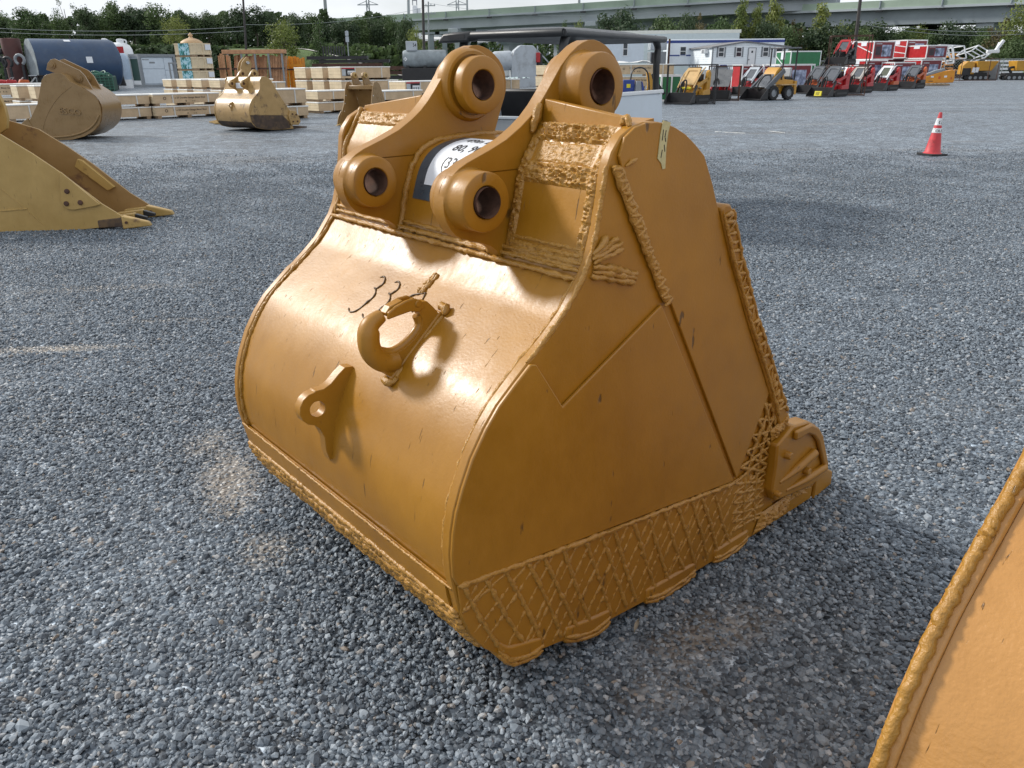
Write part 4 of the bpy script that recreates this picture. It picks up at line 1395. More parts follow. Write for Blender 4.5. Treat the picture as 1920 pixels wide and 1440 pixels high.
MB().add([(x_l - 0.55, 0.0255, 0.115), (near[5][0] - .05, 0.0255, 0.02), (near[5][0] - .05, KW - 0.0255, 0.02), (x_l - 0.55, KW - 0.0255, 0.115), (x_l - 0.55, 0.0255, 0.13), (near[5][0] - .05, 0.0255, 0.05), (near[5][0] - .05, KW - 0.0255, 0.05), (x_l - 0.55, KW - 0.0255, 0.13)],
         [(0, 3, 2, 1), (4, 5, 6, 7), (0, 1, 5, 4), (1, 2, 6, 5), (2, 3, 7, 6), (3, 0, 4, 7)]).build('floor_plate', M_inner, T)
bk_ = smooth_line([(x_l - 0.55, 0.115), (x_l - 0.88, 0.36), (x_l - 0.98, 0.65), (x_l - 0.84, 0.93), (x_l - 0.5, 1.0)], 5)
MB().grid(lambda a, b: (lerp_list(bk_, b)[0], 0.0255 + (KW - 0.051) * a, lerp_list(bk_, b)[1]), 2, len(bk_) - 1).build('wrapper', M_khaki, T, smooth=50)
# seams and wear plate on the near side
def kp3(px, py, w): u, v = khaki_pt(px, py); return (u, w, v)
rope([kp3(0, 353, -0.001), kp3(48, 392, -0.001), kp3(85, 424, -0.001)], 0.004, step=0.03, jit=0.2, wob=0.0005, seed=801).build('weld_bead', M_khaki, T)
rope([kp3(0, 396, -0.002), kp3(52, 391, -0.002)], 0.009, step=0.03, jit=0.2, seed=802).build('weld_bead', M_khaki, T)
def side_cutter(pts, w0, w1, bolts, mt):
    c = MB().prism(pts, w0, w1, FY).build('side_cutter', mt, T, bevel=0.004)
    for (u, v) in bolts:
        MB().lathe([(0.0, 0.020), (0.020, 0.018), (0.026, 0.010), (0.026, -0.01)][::-1], (u, w0, v), (0, -1, 0), 14).build('bolt', M_rusty, c)
    return c
side_cutter([khaki_pt(*p) for p in ((115, 322), (189, 383), (180, 386), (140, 393), (126, 391), (117, 380), (114, 345))], -0.026, 0.0, [khaki_pt(128, 358), khaki_pt(153, 379), khaki_pt(127, 381)], M_khaki)
fc = [khaki_pt(px, py, KW) for (px, py) in ((145, 311), (150, 297), (159, 300), (219, 349), (207, 356))]
side_cutter(fc, KW - 0.07, KW + 0.03, [], M_khaki)
for i, (w_, worn) in enumerate(((0.03, False), (0.27, True), (0.50, True), (0.72, False))):
    u0, _ = khaki_pt(185, 420)
    u1, _ = khaki_pt(228, 410)
    MB().hexa([(u0, w_ - 0.05, 0.02), (u1 + 0.04, w_ - 0.04, 0.03), (u1 + 0.04, w_ + 0.04, 0.03), (u0, w_ + 0.05, 0.02), (u0, w_ - 0.05, 0.10), (u1 + 0.04, w_ - 0.035, 0.13), (u1 + 0.04, w_ + 0.035, 0.13), (u0, w_ + 0.05, 0.10)]).build('tooth_adapter', M_rustdark if i == 0 else M_khaki, T, bevel=0.010)
    if worn:
        MB().hexa([(u1 + 0.045, w_ - 0.03, 0.05), (u1 + 0.16, w_ - 0.022, 0.055), (u1 + 0.16, w_ + 0.022, 0.055), (u1 + 0.045, w_ + 0.03, 0.05), (u1 + 0.045, w_ - 0.03, 0.12), (u1 + 0.16, w_ - 0.022, 0.085), (u1 + 0.16, w_ + 0.022, 0.085), (u1 + 0.045, w_ + 0.03, 0.12)]).build('tooth', M_black, T, bevel=0.006, label='bare black adapter nose without its tooth')
    else:
        MB().hexa([(u1 + 0.0, w_ - 0.048, 0.005), (u1 + 0.29, w_ - 0.03, 0.03), (u1 + 0.29, w_ + 0.03, 0.03), (u1 + 0.0, w_ + 0.048, 0.005), (u1 + 0.0, w_ - 0.045, 0.145), (u1 + 0.27, w_ - 0.03, 0.075), (u1 + 0.27, w_ + 0.03, 0.075), (u1 + 0.0, w_ + 0.045, 0.145)]).build('tooth', M_khaki, T, bevel=0.012)
        MB().cyl((u1 + 0.05, w_ - 0.062, 0.075), (u1 + 0.05, w_ + 0.062, 0.075), 0.014, 10).build('tooth_pin', M_rusty, T)
# ear with its boss at the very edge of the frame
eu, ev = khaki_pt(-3, 200, 0.53)
ear = [(eu - 0.55, 0.95), (eu - 0.30, ev + 0.10), (eu - 0.16, ev + 0.19), (eu - 0.04, ev + 0.19), (eu + 0.03, ev + 0.12), (eu + 0.06, ev + 0.0), (eu + 0.06, ev - 0.12), (eu + 0.03, ev - 0.22), (eu - 0.05, ev - 0.27), (eu - 0.35, ev - 0.3)]
for w_ in (0.20, 0.53):
    e_ = MB().prism(ear, w_, w_ + 0.05, FY).build('ear_plate', M_khaki, T, bevel=0.004)
    mb = MB()
    mb.lathe([(0.045, 0.0), (0.045, 0.05), (0.09, 0.05), (0.095, 0.0)], (eu - 0.06, w_ + 0.001, ev + 0.05), (0, -1, 0), 24, closed=True)
    mb.build('boss', M_khaki, e_, smooth=40)
    MB().cyl((eu - 0.06, w_ - 0.02, ev + 0.05), (eu - 0.06, w_ - 0.004, ev + 0.05), 0.044, 18).build('pin_bore', M_black, e_)

def side_outline(pxs, O, rz, w=0.0):
    """turn outline pixels into (along, up) on a vertical plane through O turned by rz"""
    c, s = math.cos(rz), math.sin(rz)
    nx, ny = s, -c
    r = []
    for (px, py) in pxs:
        d = ray(px, py)
        k = ((O.x - CAM.x) * nx + (O.y - CAM.y) * ny - w) / (d.x * nx + d.y * ny)
        P = CAM + d * k
        r.append(((P.x - O.x) * c + (P.y - O.y) * s, max(0.0, P.z)))
    return r

# brown bucket with raised letters on its side
EO = ground_at(120, 263)
ERZ = R(5)
T = empty('excavator_bucket', (EO.x, EO.y, 0), ERZ, 'brown bucket with raised letters on its side near the garage crates', 'excavator bucket')
out = side_outline([(44, 226), (57, 223), (70, 195), (78, 150), (84, 141), (98, 137), (112, 137), (121, 141), (130, 152), (150, 162), (172, 176), (182, 185), (188, 200), (190, 216), (187, 232), (175, 246), (158, 256), (135, 262), (110, 264), (88, 262), (70, 252), (55, 242)], EO, ERZ)
ew = 1.35
for (a, b) in ((0.0, 0.03), (ew - 0.03, ew)):
    MB().prism(out, a, b, FY).build('side_plate', M_brownb, T, bevel=0.004)
arc = side_outline([(150, 162), (172, 176), (183, 187), (189, 200), (190, 216), (186, 233), (174, 246), (157, 255), (133, 260), (88, 260)], EO, ERZ)
arc = smooth_line(arc, 3)
MB().grid(lambda a, b: (lerp_list(arc, b)[0] + 0.01, 0.031 + (ew - 0.062) * a, lerp_list(arc, b)[1]), 8, len(arc) - 1).build('wrapper', M_brownb, T, smooth=50)
hood = side_outline([(84, 141), (98, 137), (112, 137), (121, 141), (130, 152), (150, 162)], EO, ERZ)
MB().grid(lambda a, b: (lerp_list(hood, b)[0], 0.031 + (ew - 0.062) * a, lerp_list(hood, b)[1] - 0.012), 2, len(hood) - 1).build('hood_panel', M_brownb, T, smooth=40)
# raised rib along the lower edge and the curved seam
ribp = side_outline([(80, 257), (110, 257), (140, 253), (163, 244), (178, 231), (186, 215)], EO, ERZ)
MB().tube([(u, -0.004, v) for (u, v) in smooth_line(ribp, 4)], 0.028, 8).build('edge_rib', M_brownb, T, smooth=60)
sm_ = side_outline([(134, 162), (112, 180), (95, 203), (84, 228), (79, 252)], EO, ERZ)
MB().tube([(u, -0.002, v) for (u, v) in smooth_line(sm_, 4)], 0.006, 6).build('seam_weld', M_brownb, T, smooth=60)
(lu, lv), (lu2, lv2) = side_outline([(112, 213), (158, 216)], EO, ERZ)
sc_l = (lu2 - lu) / 2.75
slope = -0.10
text_part('raised_letters', 'ESCO', sc_l, lambda x, y: (lu + x, -0.007, lv + y + x * slope), M_brownb, T, bold=sc_l * 0.012, thick=0.034)
# long ears with two pins
earp = side_outline([(88, 131), (90, 119), (96, 112), (103, 110), (150, 132), (160, 142), (182, 180), (178, 184), (150, 166), (128, 152), (112, 140)], EO, ERZ, 0.40)
for w_ in (0.36, 0.88):
    e_ = MB().prism(earp, w_, w_ + 0.055, FY).build('ear_plate', M_brownb, T, bevel=0.004)
    for (px, py, r) in ((99, 122, 0.085), (150, 147, 0.085)):
        (cu, cv), = side_outline([(px, py)], EO, ERZ, 0.40)
        MB().lathe([(r, -0.01), (r, 0.035), (r * 0.62, 0.036), (r * 0.6, 0.065), (0.0, 0.066)], (cu, w_, cv), (0, -1, 0), 20).build('boss', M_brownb, e_, smooth=40)
tip = side_outline([(40, 232), (52, 222), (62, 240), (50, 250)], EO, ERZ)
for w_ in (0.0, ew - 0.06):
    MB().prism(tip, w_ - 0.02, w_ + 0.07, FY).build('side_cutter', M_brownb, T, bevel=0.004)

# worn yellow bucket, posed like the big one
def worn_bucket(O, rz, s, label, mat, W=1.18):
    T = empty('excavator_bucket', (O.x, O.y, 0), rz, label, 'excavator bucket')
    S = lambda P: [(y * s, z * s) for (y, z) in P]
    for (a, b) in ((0, 0.03), (W - 0.03, W)):
        MB().prism(S(SIDE), a, b, FX).build('side_plate', mat, T, bevel=0.004)
    MB().strip(S(smooth_line(WRAP, 2)), 0.031, W - 0.031, 6, thick=0.02).build('wrapper', mat, T, smooth=40)
    fl = S([(0.017, 0.264), (0.056, 0.205), (0.13, 0.14)] + [(y, z + 0.016) for (y, z) in BOTTOM[1:]] + [(1.5, 0.045)])
    MB().strip(fl, 0.031, W - 0.031, 3, thick=0.025).build('floor_plate', M_rustdark, T, smooth=40)
    MB().strip(S(HOOD_SIDE), 0.031, W - 0.031, 4, thick=-0.02).build('hood_panel', mat, T, smooth=40)
    for (x0, x1) in ((W * .30, W * .30 + .05), (W * .63, W * .63 + .05)):
        e_ = MB().prism(S(EAR), x0, x1, FX, [circle(0.282 * s, 1.24 * s, 0.042, 18), circle(0.664 * s, 1.492 * s, 0.046, 18)]).build('ear_plate', mat, T, bevel=0.004)
        for (c, ri, ro) in (((0.282, 1.24), 0.04, 0.075), ((0.664, 1.492), 0.044, 0.085)):
            mb = MB()
            boss(mb, x1 - 0.001, x1 + 0.03, c[0] * s, c[1] * s, ro, ri, 20)
            mb.build('boss', mat, e_, smooth=32)
            MB().lathe([(ri - 0.001, -0.0), (ri - 0.001, 0.06)], (x0, c[0] * s, c[1] * s), (1, 0, 0), 16).build('pin_bore', M_bore, e_, smooth=60)
    x = W + 0.002
    MB().prism(S([(-0.02, 0.45), (1.02, 0.40), (1.25, 0.20), (1.25, 0.05), (0.95, 0.03), (0.45, 0.055), (0.12, 0.13), (0.0, 0.28)]), W + 0.0008, W + 0.012, FX).build('wear_plate', M_rustdark, T, bevel=0.003)
    MB().prism(S([(-0.03, 0.46), (0.24, 0.93), (0.34, 1.02), (1.18, 0.40), (1.02, 0.41)]), W + 0.0008, W + 0.012, FX).build('doubler_plate', mat, T, bevel=0.003)
    CAST_ = S([(1.20, 0.36), (1.28, 0.52), (1.45, 0.50), (1.56, 0.36), (1.60, 0.20), (1.52, 0.12), (1.25, 0.13)])
    for (a, b) in ((W - 0.02, W + 0.05), (-0.05, 0.02)):
        c = MB().prism(CAST_, a, b, FX).build('corner_casting', mat, T, bevel=0.012)
        for (y, z) in ((1.33, 0.22), (1.48, 0.22), (1.33, 0.42), (1.46, 0.40)):
            MB().cyl((b - 0.01, y * s, z * s), (b + 0.025, y * s, z * s), 0.022, 8).build('bolt', M_rusty, c)
    for i in range(5):
        xc = 0.05 + i * (W - 0.1) / 4
        MB().hexa([(xc - 0.05, 1.3 * s, 0.01), (xc + 0.05, 1.3 * s, 0.01), (xc + 0.04, 1.85 * s, 0.02), (xc - 0.04, 1.85 * s, 0.02), (xc - 0.05, 1.3 * s, 0.11), (xc + 0.05, 1.3 * s, 0.11), (xc + 0.03, 1.85 * s, 0.06), (xc - 0.03, 1.85 * s, 0.06)]).build('tooth', M_rustdark, T, bevel=0.01)
    lg = S([(0.05, 0.78), (-0.05, 0.75), (-0.10, 0.70), (-0.05, 0.62), (-0.045, 0.53), (0.03, 0.66)])
    MB().prism(lg, W * 0.5 - 0.02, W * 0.5 + 0.02, FX, [circle(-0.045 * s, 0.69 * s, 0.022, 12)]).build('lifting_lug', mat, T, bevel=0.004)
    MB().box(W * .36, W * .55, 0.375 * s, 0.38 * s, 1.12 * s, 1.26 * s).build('paper_label', M_paper, T)
    return T
WO = ground_at(509, 246)
WRZ = R(-38)
wx = Vector((math.cos(WRZ), math.sin(WRZ)))
wy = Vector((-math.sin(WRZ), math.cos(WRZ)))
s_w = 1.0
o2 = Vector((WO.x, WO.y)) - wx * 1.66 - wy * 0.60
worn_bucket(Vector((o2.x, o2.y, 0)), WRZ, s_w, 'worn yellow bucket with blackened bottom plate near the crates', M_worn, 1.66)
# second bucket right behind it: only its pinned ears and its teeth stick out
O3 = at_depth(474, 200, 27.0)
T = empty('excavator_bucket', (O3.x, O3.y, 0), R(120), 'yellow bucket with a silver pin through its ears hidden behind the worn bucket', 'excavator bucket')
BK = smooth_line([(0.35, 0.05), (-0.1, 0.2), (-0.25, 0.6), (-0.1, 1.0), (0.15, 1.2)], 4)
sd_o = BK + [(0.35, 1.18), (0.75, 0.5), (1.15, 0.06)]
for (a, b) in ((-0.5, -0.47), (0.47, 0.5)):
    MB().prism(sd_o, a, b, FX).build('side_plate', M_worn, T)
MB().grid(lambda a, b: (-0.469 + 0.938 * a, *lerp_list(BK, b)), 2, len(BK) - 1).build('wrapper', M_worn, T, smooth=50)
MB().hexa([(-0.469, 0.3, 0.03), (0.469, 0.3, 0.03), (0.469, 1.15, 0.03), (-0.469, 1.15, 0.03), (-0.469, 0.3, 0.06), (0.469, 0.3, 0.06), (0.469, 1.15, 0.05), (-0.469, 1.15, 0.05)]).build('floor_plate', M_worn, T)
for x0 in (-0.24, 0.18):
    e_ = MB().prism([(0.30, 1.1), (0.28, 1.65), (0.22, 1.82), (0.15, 1.90), (0.05, 1.99), (-0.05, 1.88), (-0.09, 1.78), (-0.05, 1.65), (0.0, 1.5), (-0.1, 1.3), (-0.12, 1.1)], x0, x0 + 0.06, FX).build('ear_plate', M_worn, T, bevel=0.004)
    MB().lathe([(0.09, -0.01), (0.09, 0.03), (0.05, 0.031)], (x0 + 0.06, 0.06, 1.81), (1, 0, 0), 18).build('boss', M_worn, e_)
MB().cyl((-0.40, 0.06, 1.81), (0.36, 0.06, 1.81), 0.045, 18).build('pin', M_steel, T, smooth=40)
for i in range(5):
    xc = -0.45 + i * 0.225
    MB().hexa([(xc - 0.04, 1.1, 0.01), (xc + 0.04, 1.1, 0.01), (xc + 0.03, 1.36, 0.02), (xc - 0.03, 1.36, 0.02), (xc - 0.04, 1.1, 0.09), (xc + 0.04, 1.1, 0.09), (xc + 0.025, 1.36, 0.05), (xc - 0.025, 1.36, 0.05)]).build('tooth', M_khaki, T, bevel=0.008)

# open brown bucket showing its inside
BO = at_depth(665, 237, ground_at(650, 237).y + 0.2)
BRZ = R(-32)
T = empty('excavator_bucket', (BO.x, BO.y, 0), BRZ, 'brown bucket standing with its open mouth towards the camera', 'excavator bucket')
hw = 0.56
# local: x width, -y mouth, z up
sdp = [(-0.10, 0.02), (0.10, 0.0), (0.55, 0.02), (0.80, 0.20), (0.86, 0.55), (0.72, 0.95), (0.62, 1.16), (0.50, 1.24), (0.38, 1.22), (0.30, 1.05), (0.20, 0.62), (0.02, 0.30)]
for (a, b, m_) in ((-hw, -hw + 0.03, M_inner), (hw - 0.03, hw, M_brownb)):
    MB().prism(sdp, a, b, FX).build('side_plate', m_, T, bevel=0.004)
bk2 = smooth_line([(0.05, 0.015), (0.55, 0.03), (0.79, 0.21), (0.85, 0.55), (0.71, 0.94), (0.60, 1.15), (0.42, 1.12)], 4)
MB().grid(lambda a, b: (-hw + 0.031 + (2 * hw - 0.062) * a, *lerp_list(bk2, b)), 4, len(bk2) - 1).build('wrapper', M_inner, T, smooth=50)
MB().box(-hw + 0.031, hw - 0.031, 0.38, 0.44, 1.02, 1.13).build('top_beam', M_brownb, T, bevel=0.01)
for x0 in (-0.30, 0.12):
    e_ = MB().prism([(0.42, 1.05), (0.36, 1.30), (0.33, 1.40), (0.37, 1.48), (0.45, 1.51), (0.53, 1.48), (0.58, 1.40), (0.62, 1.28), (0.80, 1.10), (0.72, 0.95)], x0, x0 + 0.055, FX).build('ear_plate', M_brownb, T, bevel=0.004)
    mb = MB()
    boss(mb, x0 + 0.054, x0 + 0.09, 0.45, 1.41, 0.082, 0.042, 20)
    boss(mb, x0 + 0.001, x0 - 0.04, 0.45, 1.41, 0.082, 0.042, 20)
    mb.build('boss', M_khaki, e_, smooth=35)
for i in range(6):
    xc = -hw + 0.06 + i * (2 * hw - 0.12) / 5
    MB().hexa([(xc - 0.055, -0.05, 0.015), (xc + 0.055, -0.05, 0.015), (xc + 0.055, 0.12, 0.02), (xc - 0.055, 0.12, 0.02), (xc - 0.04, -0.28, 0.012), (xc + 0.04, -0.28, 0.012), (xc + 0.055, 0.10, 0.085), (xc - 0.055, 0.10, 0.085)]).build('tooth', M_khaki, T, bevel=0.006)
for s_ in (-1, 1):
    MB().hexa([(s_ * (hw + 0.03), -0.14, 0.02), (s_ * (hw + 0.03), 0.12, 0.02), (s_ * (hw - 0.0), 0.12, 0.02), (s_ * (hw - 0.0), -0.14, 0.02), (s_ * (hw + 0.03), -0.06, 0.26), (s_ * (hw + 0.03), 0.08, 0.42), (s_ * (hw - 0.0), 0.08, 0.42), (s_ * (hw - 0.0), -0.06, 0.26)]).build('side_cutter', M_brownb, T, bevel=0.005)
    for (y, z) in ((0.18, 0.40), (0.24, 0.62), (0.30, 0.85)):
        MB().cyl((s_ * (hw + 0.004), y, z), (s_ * (hw - 0.034), y, z), 0.016, 10).build('bolt', M_film, T)

# ------------------------------------------------------------------ utility cart with black roof
CU = Vector((0.51, 0.86, 0)).normalized()
cc = at_depth(1057, 75, 7.95)
CRZ = math.atan2(CU.y, CU.x)
T = empty('utility_cart', (cc.x, cc.y, 0), CRZ, 'white utility cart with black roof standing behind the big bucket', 'utility cart')
# local: x along its length (away), y across to the left
RL, RW = 2.55, 1.18
def roof_fn(u, v):
    x, y = -0.08 + (RL + 0.16) * u, -0.04 + (RW + 0.08) * v
    crown = 0.07 * (1 - (2 * u - 1) ** 4) * (1 - (2 * v - 1) ** 4)
    return (x, y, 1.865 + crown)
rb = MB().grid(roof_fn, 20, 12)
rf = rb.build('roof', M_blackp, T, smooth=50)
sld = rf.modifiers.new('thick', 'SOLIDIFY')
sld.thickness = 0.05
MB().tube([(-0.07, -0.03, 1.85), (RL + 0.07, -0.03, 1.85), (RL + 0.07, RW + 0.03, 1.85), (-0.07, RW + 0.03, 1.85), (-0.07, -0.03, 1.85)], 0.036, 8).build('roof_rim', M_blackp, T, smooth=60)
MB().hexa([(-0.09, RW - 0.16, 1.79), (-0.09, RW + 0.22, 1.79), (0.10, RW + 0.22, 1.79), (0.10, RW - 0.16, 1.80), (-0.09, RW - 0.2, 1.89), (-0.09, RW + 0.14, 1.875), (0.12, RW + 0.14, 1.875), (0.12, RW - 0.2, 1.89)]).build('roof_handle', M_blackp, T, bevel=0.02)
MB().box(-0.094, -0.089, RW - 0.12, RW + 0.08, 1.825, 1.86).build('handle_slot', M_black, T)
for (x, y) in ((0.02, 0.02), (RL - 0.03, 0.02), (0.02, RW - 0.02), (RL - 0.03, RW - 0.02)):
    MB().tube(smooth_line([(x + 0.10 * (1 if x < 1 else -1), y, 1.86), (x + 0.02, y, 1.76), (x, y, 1.60), (x + 0.03, y, 1.28), (x + 0.05, y, 0.95)], 5), 0.043, 8).build('pillar', M_blackp, T, smooth=60)
def panel(pts, w):
    return MB().prism(pts, w, w + 0.04, lambda u, v, q: (u, q, v))
panel([(-0.06, 0.62), (RL + 0.16, 0.62), (RL + 0.05, 1.24), (-0.02, 1.29)], -0.05).build('side_panel', M_silver, T, bevel=0.012)
MB().box(-0.06, RL + 0.06, -0.065, -0.02, 1.245, 1.29).build('top_rail', M_white, T, bevel=0.01)
panel([(-0.06, 0.62), (RL + 0.16, 0.62), (RL + 0.05, 1.24), (-0.02, 1.29)], RW + 0.01).build('side_panel', M_silver, T, bevel=0.012)
MB().box(-0.075, -0.03, -0.009, RW + 0.009, 0.50, 1.07).build('end_panel', M_grey, T, bevel=0.01)  # grey carries the shade of this side of the silver body in its colour
MB().box(-0.085, -0.02, -0.01, RW + 0.01, 1.071, 1.10).build('end_rail', M_pgrey, T, bevel=0.006)
MB().box(-0.02, RL + 0.1, 0.0, RW, 0.42, 0.60).build('chassis', M_black, T, bevel=0.02)
MB().box(0.8, 1.3, 0.05, RW - 0.05, 0.61, 0.90).build('seat', M_black, T, bevel=0.05)
MB().hexa([(0.72, 0.05, 0.92), (0.84, 0.05, 0.92), (0.84, RW - .05, 0.92), (0.72, RW - .05, 0.92), (0.64, 0.05, 1.34), (0.72, 0.05, 1.34), (0.72, RW - .05, 1.34), (0.64, RW - .05, 1.34)]).build('seat_back', M_black, T, bevel=0.03)
MB().lathe([(0.155, -0.014), (0.185, -0.014), (0.185, 0.014), (0.155, 0.014)], (1.72, 0.36, 1.18), (-0.8, 0, 0.6), 20, closed=True).build('steering_wheel', M_black, T, smooth=50)
MB().cyl((1.72, 0.36, 1.18), (1.98, 0.36, 0.85), 0.03, 8).build('steering_column', M_black, T)
MB().hexa([(1.95, 0.02, 0.61), (RL - .02, 0.02, 0.61), (RL - .02, RW - .02, 0.61), (1.95, RW - .02, 0.61), (2.02, 0.02, 1.12), (RL - .02, 0.02, 1.05), (RL - .02, RW - .02, 1.05), (2.02, RW - .02, 1.12)]).build('dashboard', M_blackp, T, bevel=0.03)
MB().hexa([(RL + 0.17, -0.07, 0.70), (RL + 0.30, -0.07, 0.70), (RL + 0.30, 0.10, 0.70), (RL + 0.17, 0.10, 0.70), (RL + 0.15, -0.07, 0.92), (RL + 0.26, -0.07, 0.92), (RL + 0.26, 0.10, 0.92), (RL + 0.15, 0.10, 0.92)]).build('bumper_corner', M_black, T, bevel=0.015)
def wheel(parent, c, r, w, axis=(0, 1, 0), n=22, rim=M_white):
    a = v3(axis)
    ty = MB().lathe([(r * 0.55, -w / 2), (r * 0.92, -w / 2), (r, -w * 0.3), (r, w * 0.3), (r * 0.92, w / 2), (r * 0.55, w / 2)], c, a, n, closed=True)
    # tread lugs
    for k in range(14):
        t_ = 2 * math.pi * k / 14
        x_ = a.orthogonal().normalized()
        y_ = a.cross(x_)
        p = v3(c) + (x_ * math.cos(t_) + y_ * math.sin(t_)) * r
        ty.bar(p - a * w * 0.4, p + a * w * 0.4, 0.05 * r / 0.3, 0.03)
    o = ty.build('wheel', M_rubber, parent, smooth=40)
    MB().lathe([(0.0, -w * 0.3), (r * 0.25, -w * 0.32), (r * 0.5, -w * 0.22), (r * 0.57, -w * 0.42), (r * 0.57, w * 0.42), (r * 0.5, w * 0.22), (0.0, w * 0.3)], c, a, n).build('rim', rim, o, smooth=35)
    return o
for x in (0.35, RL - 0.35):
    for y in (0.08, RW - 0.08):
        wheel(T, (x, y, 0.31), 0.31, 0.22)

# ------------------------------------------------------------------ traffic cone
CP = ground_at(1747, 291)
T = empty('traffic_cone', (CP.x, CP.y, 0), R(20), 'red traffic cone with two white bands standing alone on the gravel', 'traffic cone')
T.rotation_euler = (R(0.5), R(1.5), R(20))
M_cone = simple('faded_red_cone', (0.56, 0.045, 0.055), rough=0.55, var=0.14, scale=7, dirt=(0.10, 0.03, 0.03), dscale=8, dirt_amt=0.5)
M_band = simple('reflective_band', (0.72, 0.74, 0.76), rough=0.4, var=0.12, scale=14, dirt=(0.25, 0.25, 0.25), dscale=16)
MB().prism([(-0.17, -0.19), (0.17, -0.19), (0.19, -0.17), (0.19, 0.17), (0.17, 0.19), (-0.17, 0.19), (-0.19, 0.17), (-0.19, -0.17)], 0.0, 0.035, lambda u, v, w: (u, v, w)).build('base', M_rubber, T, bevel=0.006)
def cr_(z): return 0.138 - (z - 0.036) * (0.138 - 0.027) / 0.70
MB().lathe([(0.16, 0.035), (0.145, 0.05), (cr_(0.06), 0.06), (cr_(0.25), 0.25), (cr_(0.5), 0.5), (cr_(0.73), 0.73), (0.022, 0.745), (0.0, 0.745)], (0, 0, 0), (0, 0, 1), 28).build('cone_body', M_cone, T, smooth=40)
for (z0, z1, s_) in ((0.395, 0.475, 'OUS'), (0.525, 0.645, 'G')):
    b_ = MB().lathe([(cr_(z0) + 0.002, z0), (cr_(z1) + 0.002, z1)], (0, 0, 0), (0, 0, 1), 28)
    b_.f = [f for f in b_.f if len(f) == 4]
    bo = b_.build('reflective_band', M_band, T, smooth=60)
    sz = (z1 - z0) * 0.95
    def fr(x, y, z0=z0, sz=sz):
        z = z0 + 0.012 + y * 0.9
        r = cr_(z) + 0.0035
        a = -math.pi / 2 - R(20) + x / r + 0.12
        return (r * math.cos(a), r * math.sin(a), z)
    text_part('lettering', s_, sz, fr, M_ink, bo, bold=0.001, center=True)

# small things on the gravel
lf = at_depth(1192, 1185, ground_at(1192, 1185).y)
lm = MB().grid(lambda u, v: ((u - .5) * 0.012 * math.sin(math.pi * min(max(v, .05), .97)), (v - .5) * 0.055, 0.004 + 0.006 * (2 * u - 1) ** 2 + 0.004 * v), 4, 8)
o = lm.build('dry_leaf', simple('dry_leaf_brown', (0.30, 0.26, 0.20), rough=0.7, var=0.2), smooth=60)
o.location = (lf.x, lf.y, 0.016)
o.rotation_euler = (0.1, 0.1, R(-22))
tag(o, 'narrow dry leaf on the gravel below the weld lattice', 'leaf')
M_litter = simple('white_litter', (0.72, 0.72, 0.70), rough=0.7, var=0.1)
for (a, b, y0, y1, lb) in ((1342, 1398, 248, 251, 'long thin white scrap lying on the gravel right of the cart'), (1445, 1472, 247, 250, 'short thin white scrap farther right on the gravel')):
    p, q = ground_at(a, y0), ground_at(b, y1)
    mb = MB()
    n_ = 9
    for k in range(n_):
        t0, t1 = k / n_, (k + 0.8) / n_
        mb.bar(p.lerp(q, t0) + Vector((0, random.uniform(-.03, .03), 0.012)), p.lerp(q, t1) + Vector((0, random.uniform(-.03, .03), 0.016)), 0.05, 0.012)
    tag(mb.build('litter_strip', M_litter), lb, 'litter')
# ================================================================== machines on the right
def rusty_cage(px, py, W, D, H, rz, label, name='steel_crate_frame', z=0.0, loc=None, mat=None):
    g = loc if loc is not None else ground_at(px, py)
    T = empty(name, (g.x, g.y, z), rz, label, 'steel frame')
    t = 0.05
    mat = mat or M_rusty
    for (x, y) in ((0, 0), (W, 0), (W, D), (0, D)):
        MB().box(x - t / 2, x + t / 2, y - t / 2, y + t / 2, 0, H).build('post', mat, T)
    for z_ in (0.03, H - 0.001):
        for (a, b) in (((0, 0), (W, 0)), ((W, 0), (W, D)), ((W, D), (0, D)), ((0, D), (0, 0))):
            d = Vector((b[0] - a[0], b[1] - a[1], 0)).normalized() * (t / 2 + 0.001)
            MB().bar(Vector((*a, z_)) + d, Vector((*b, z_)) - d, t * 0.9, t * 0.9).build('rail', mat, T)
    return T

def loader_bucket(T, w, y0, y1, z0, z1, mat=M_black, name='loader_bucket'):
    b = empty_part = None
    mb = MB()
    mb.box(-w, w, y1 - 0.03, y1, z0, z1)
    mb.hexa([(-w, y0, z0), (w, y0, z0), (w, y1, z0), (-w, y1, z0), (-w, y0, z0 + 0.02), (w, y0, z0 + 0.02), (w, y1, z0 + 0.05), (-w, y1, z0 + 0.05)])
    for s in (-1, 1):
        mb.prism([(y0, z0), (y1, z0), (y1, z1), (y1 - 0.08, z1), (y0 + 0.02, z0 + 0.10)], s * w - (0.02 if s > 0 else 0), s * w + (0.02 if s < 0 else 0), FX)
    return mb.build(name, mat, T, bevel=0.004)

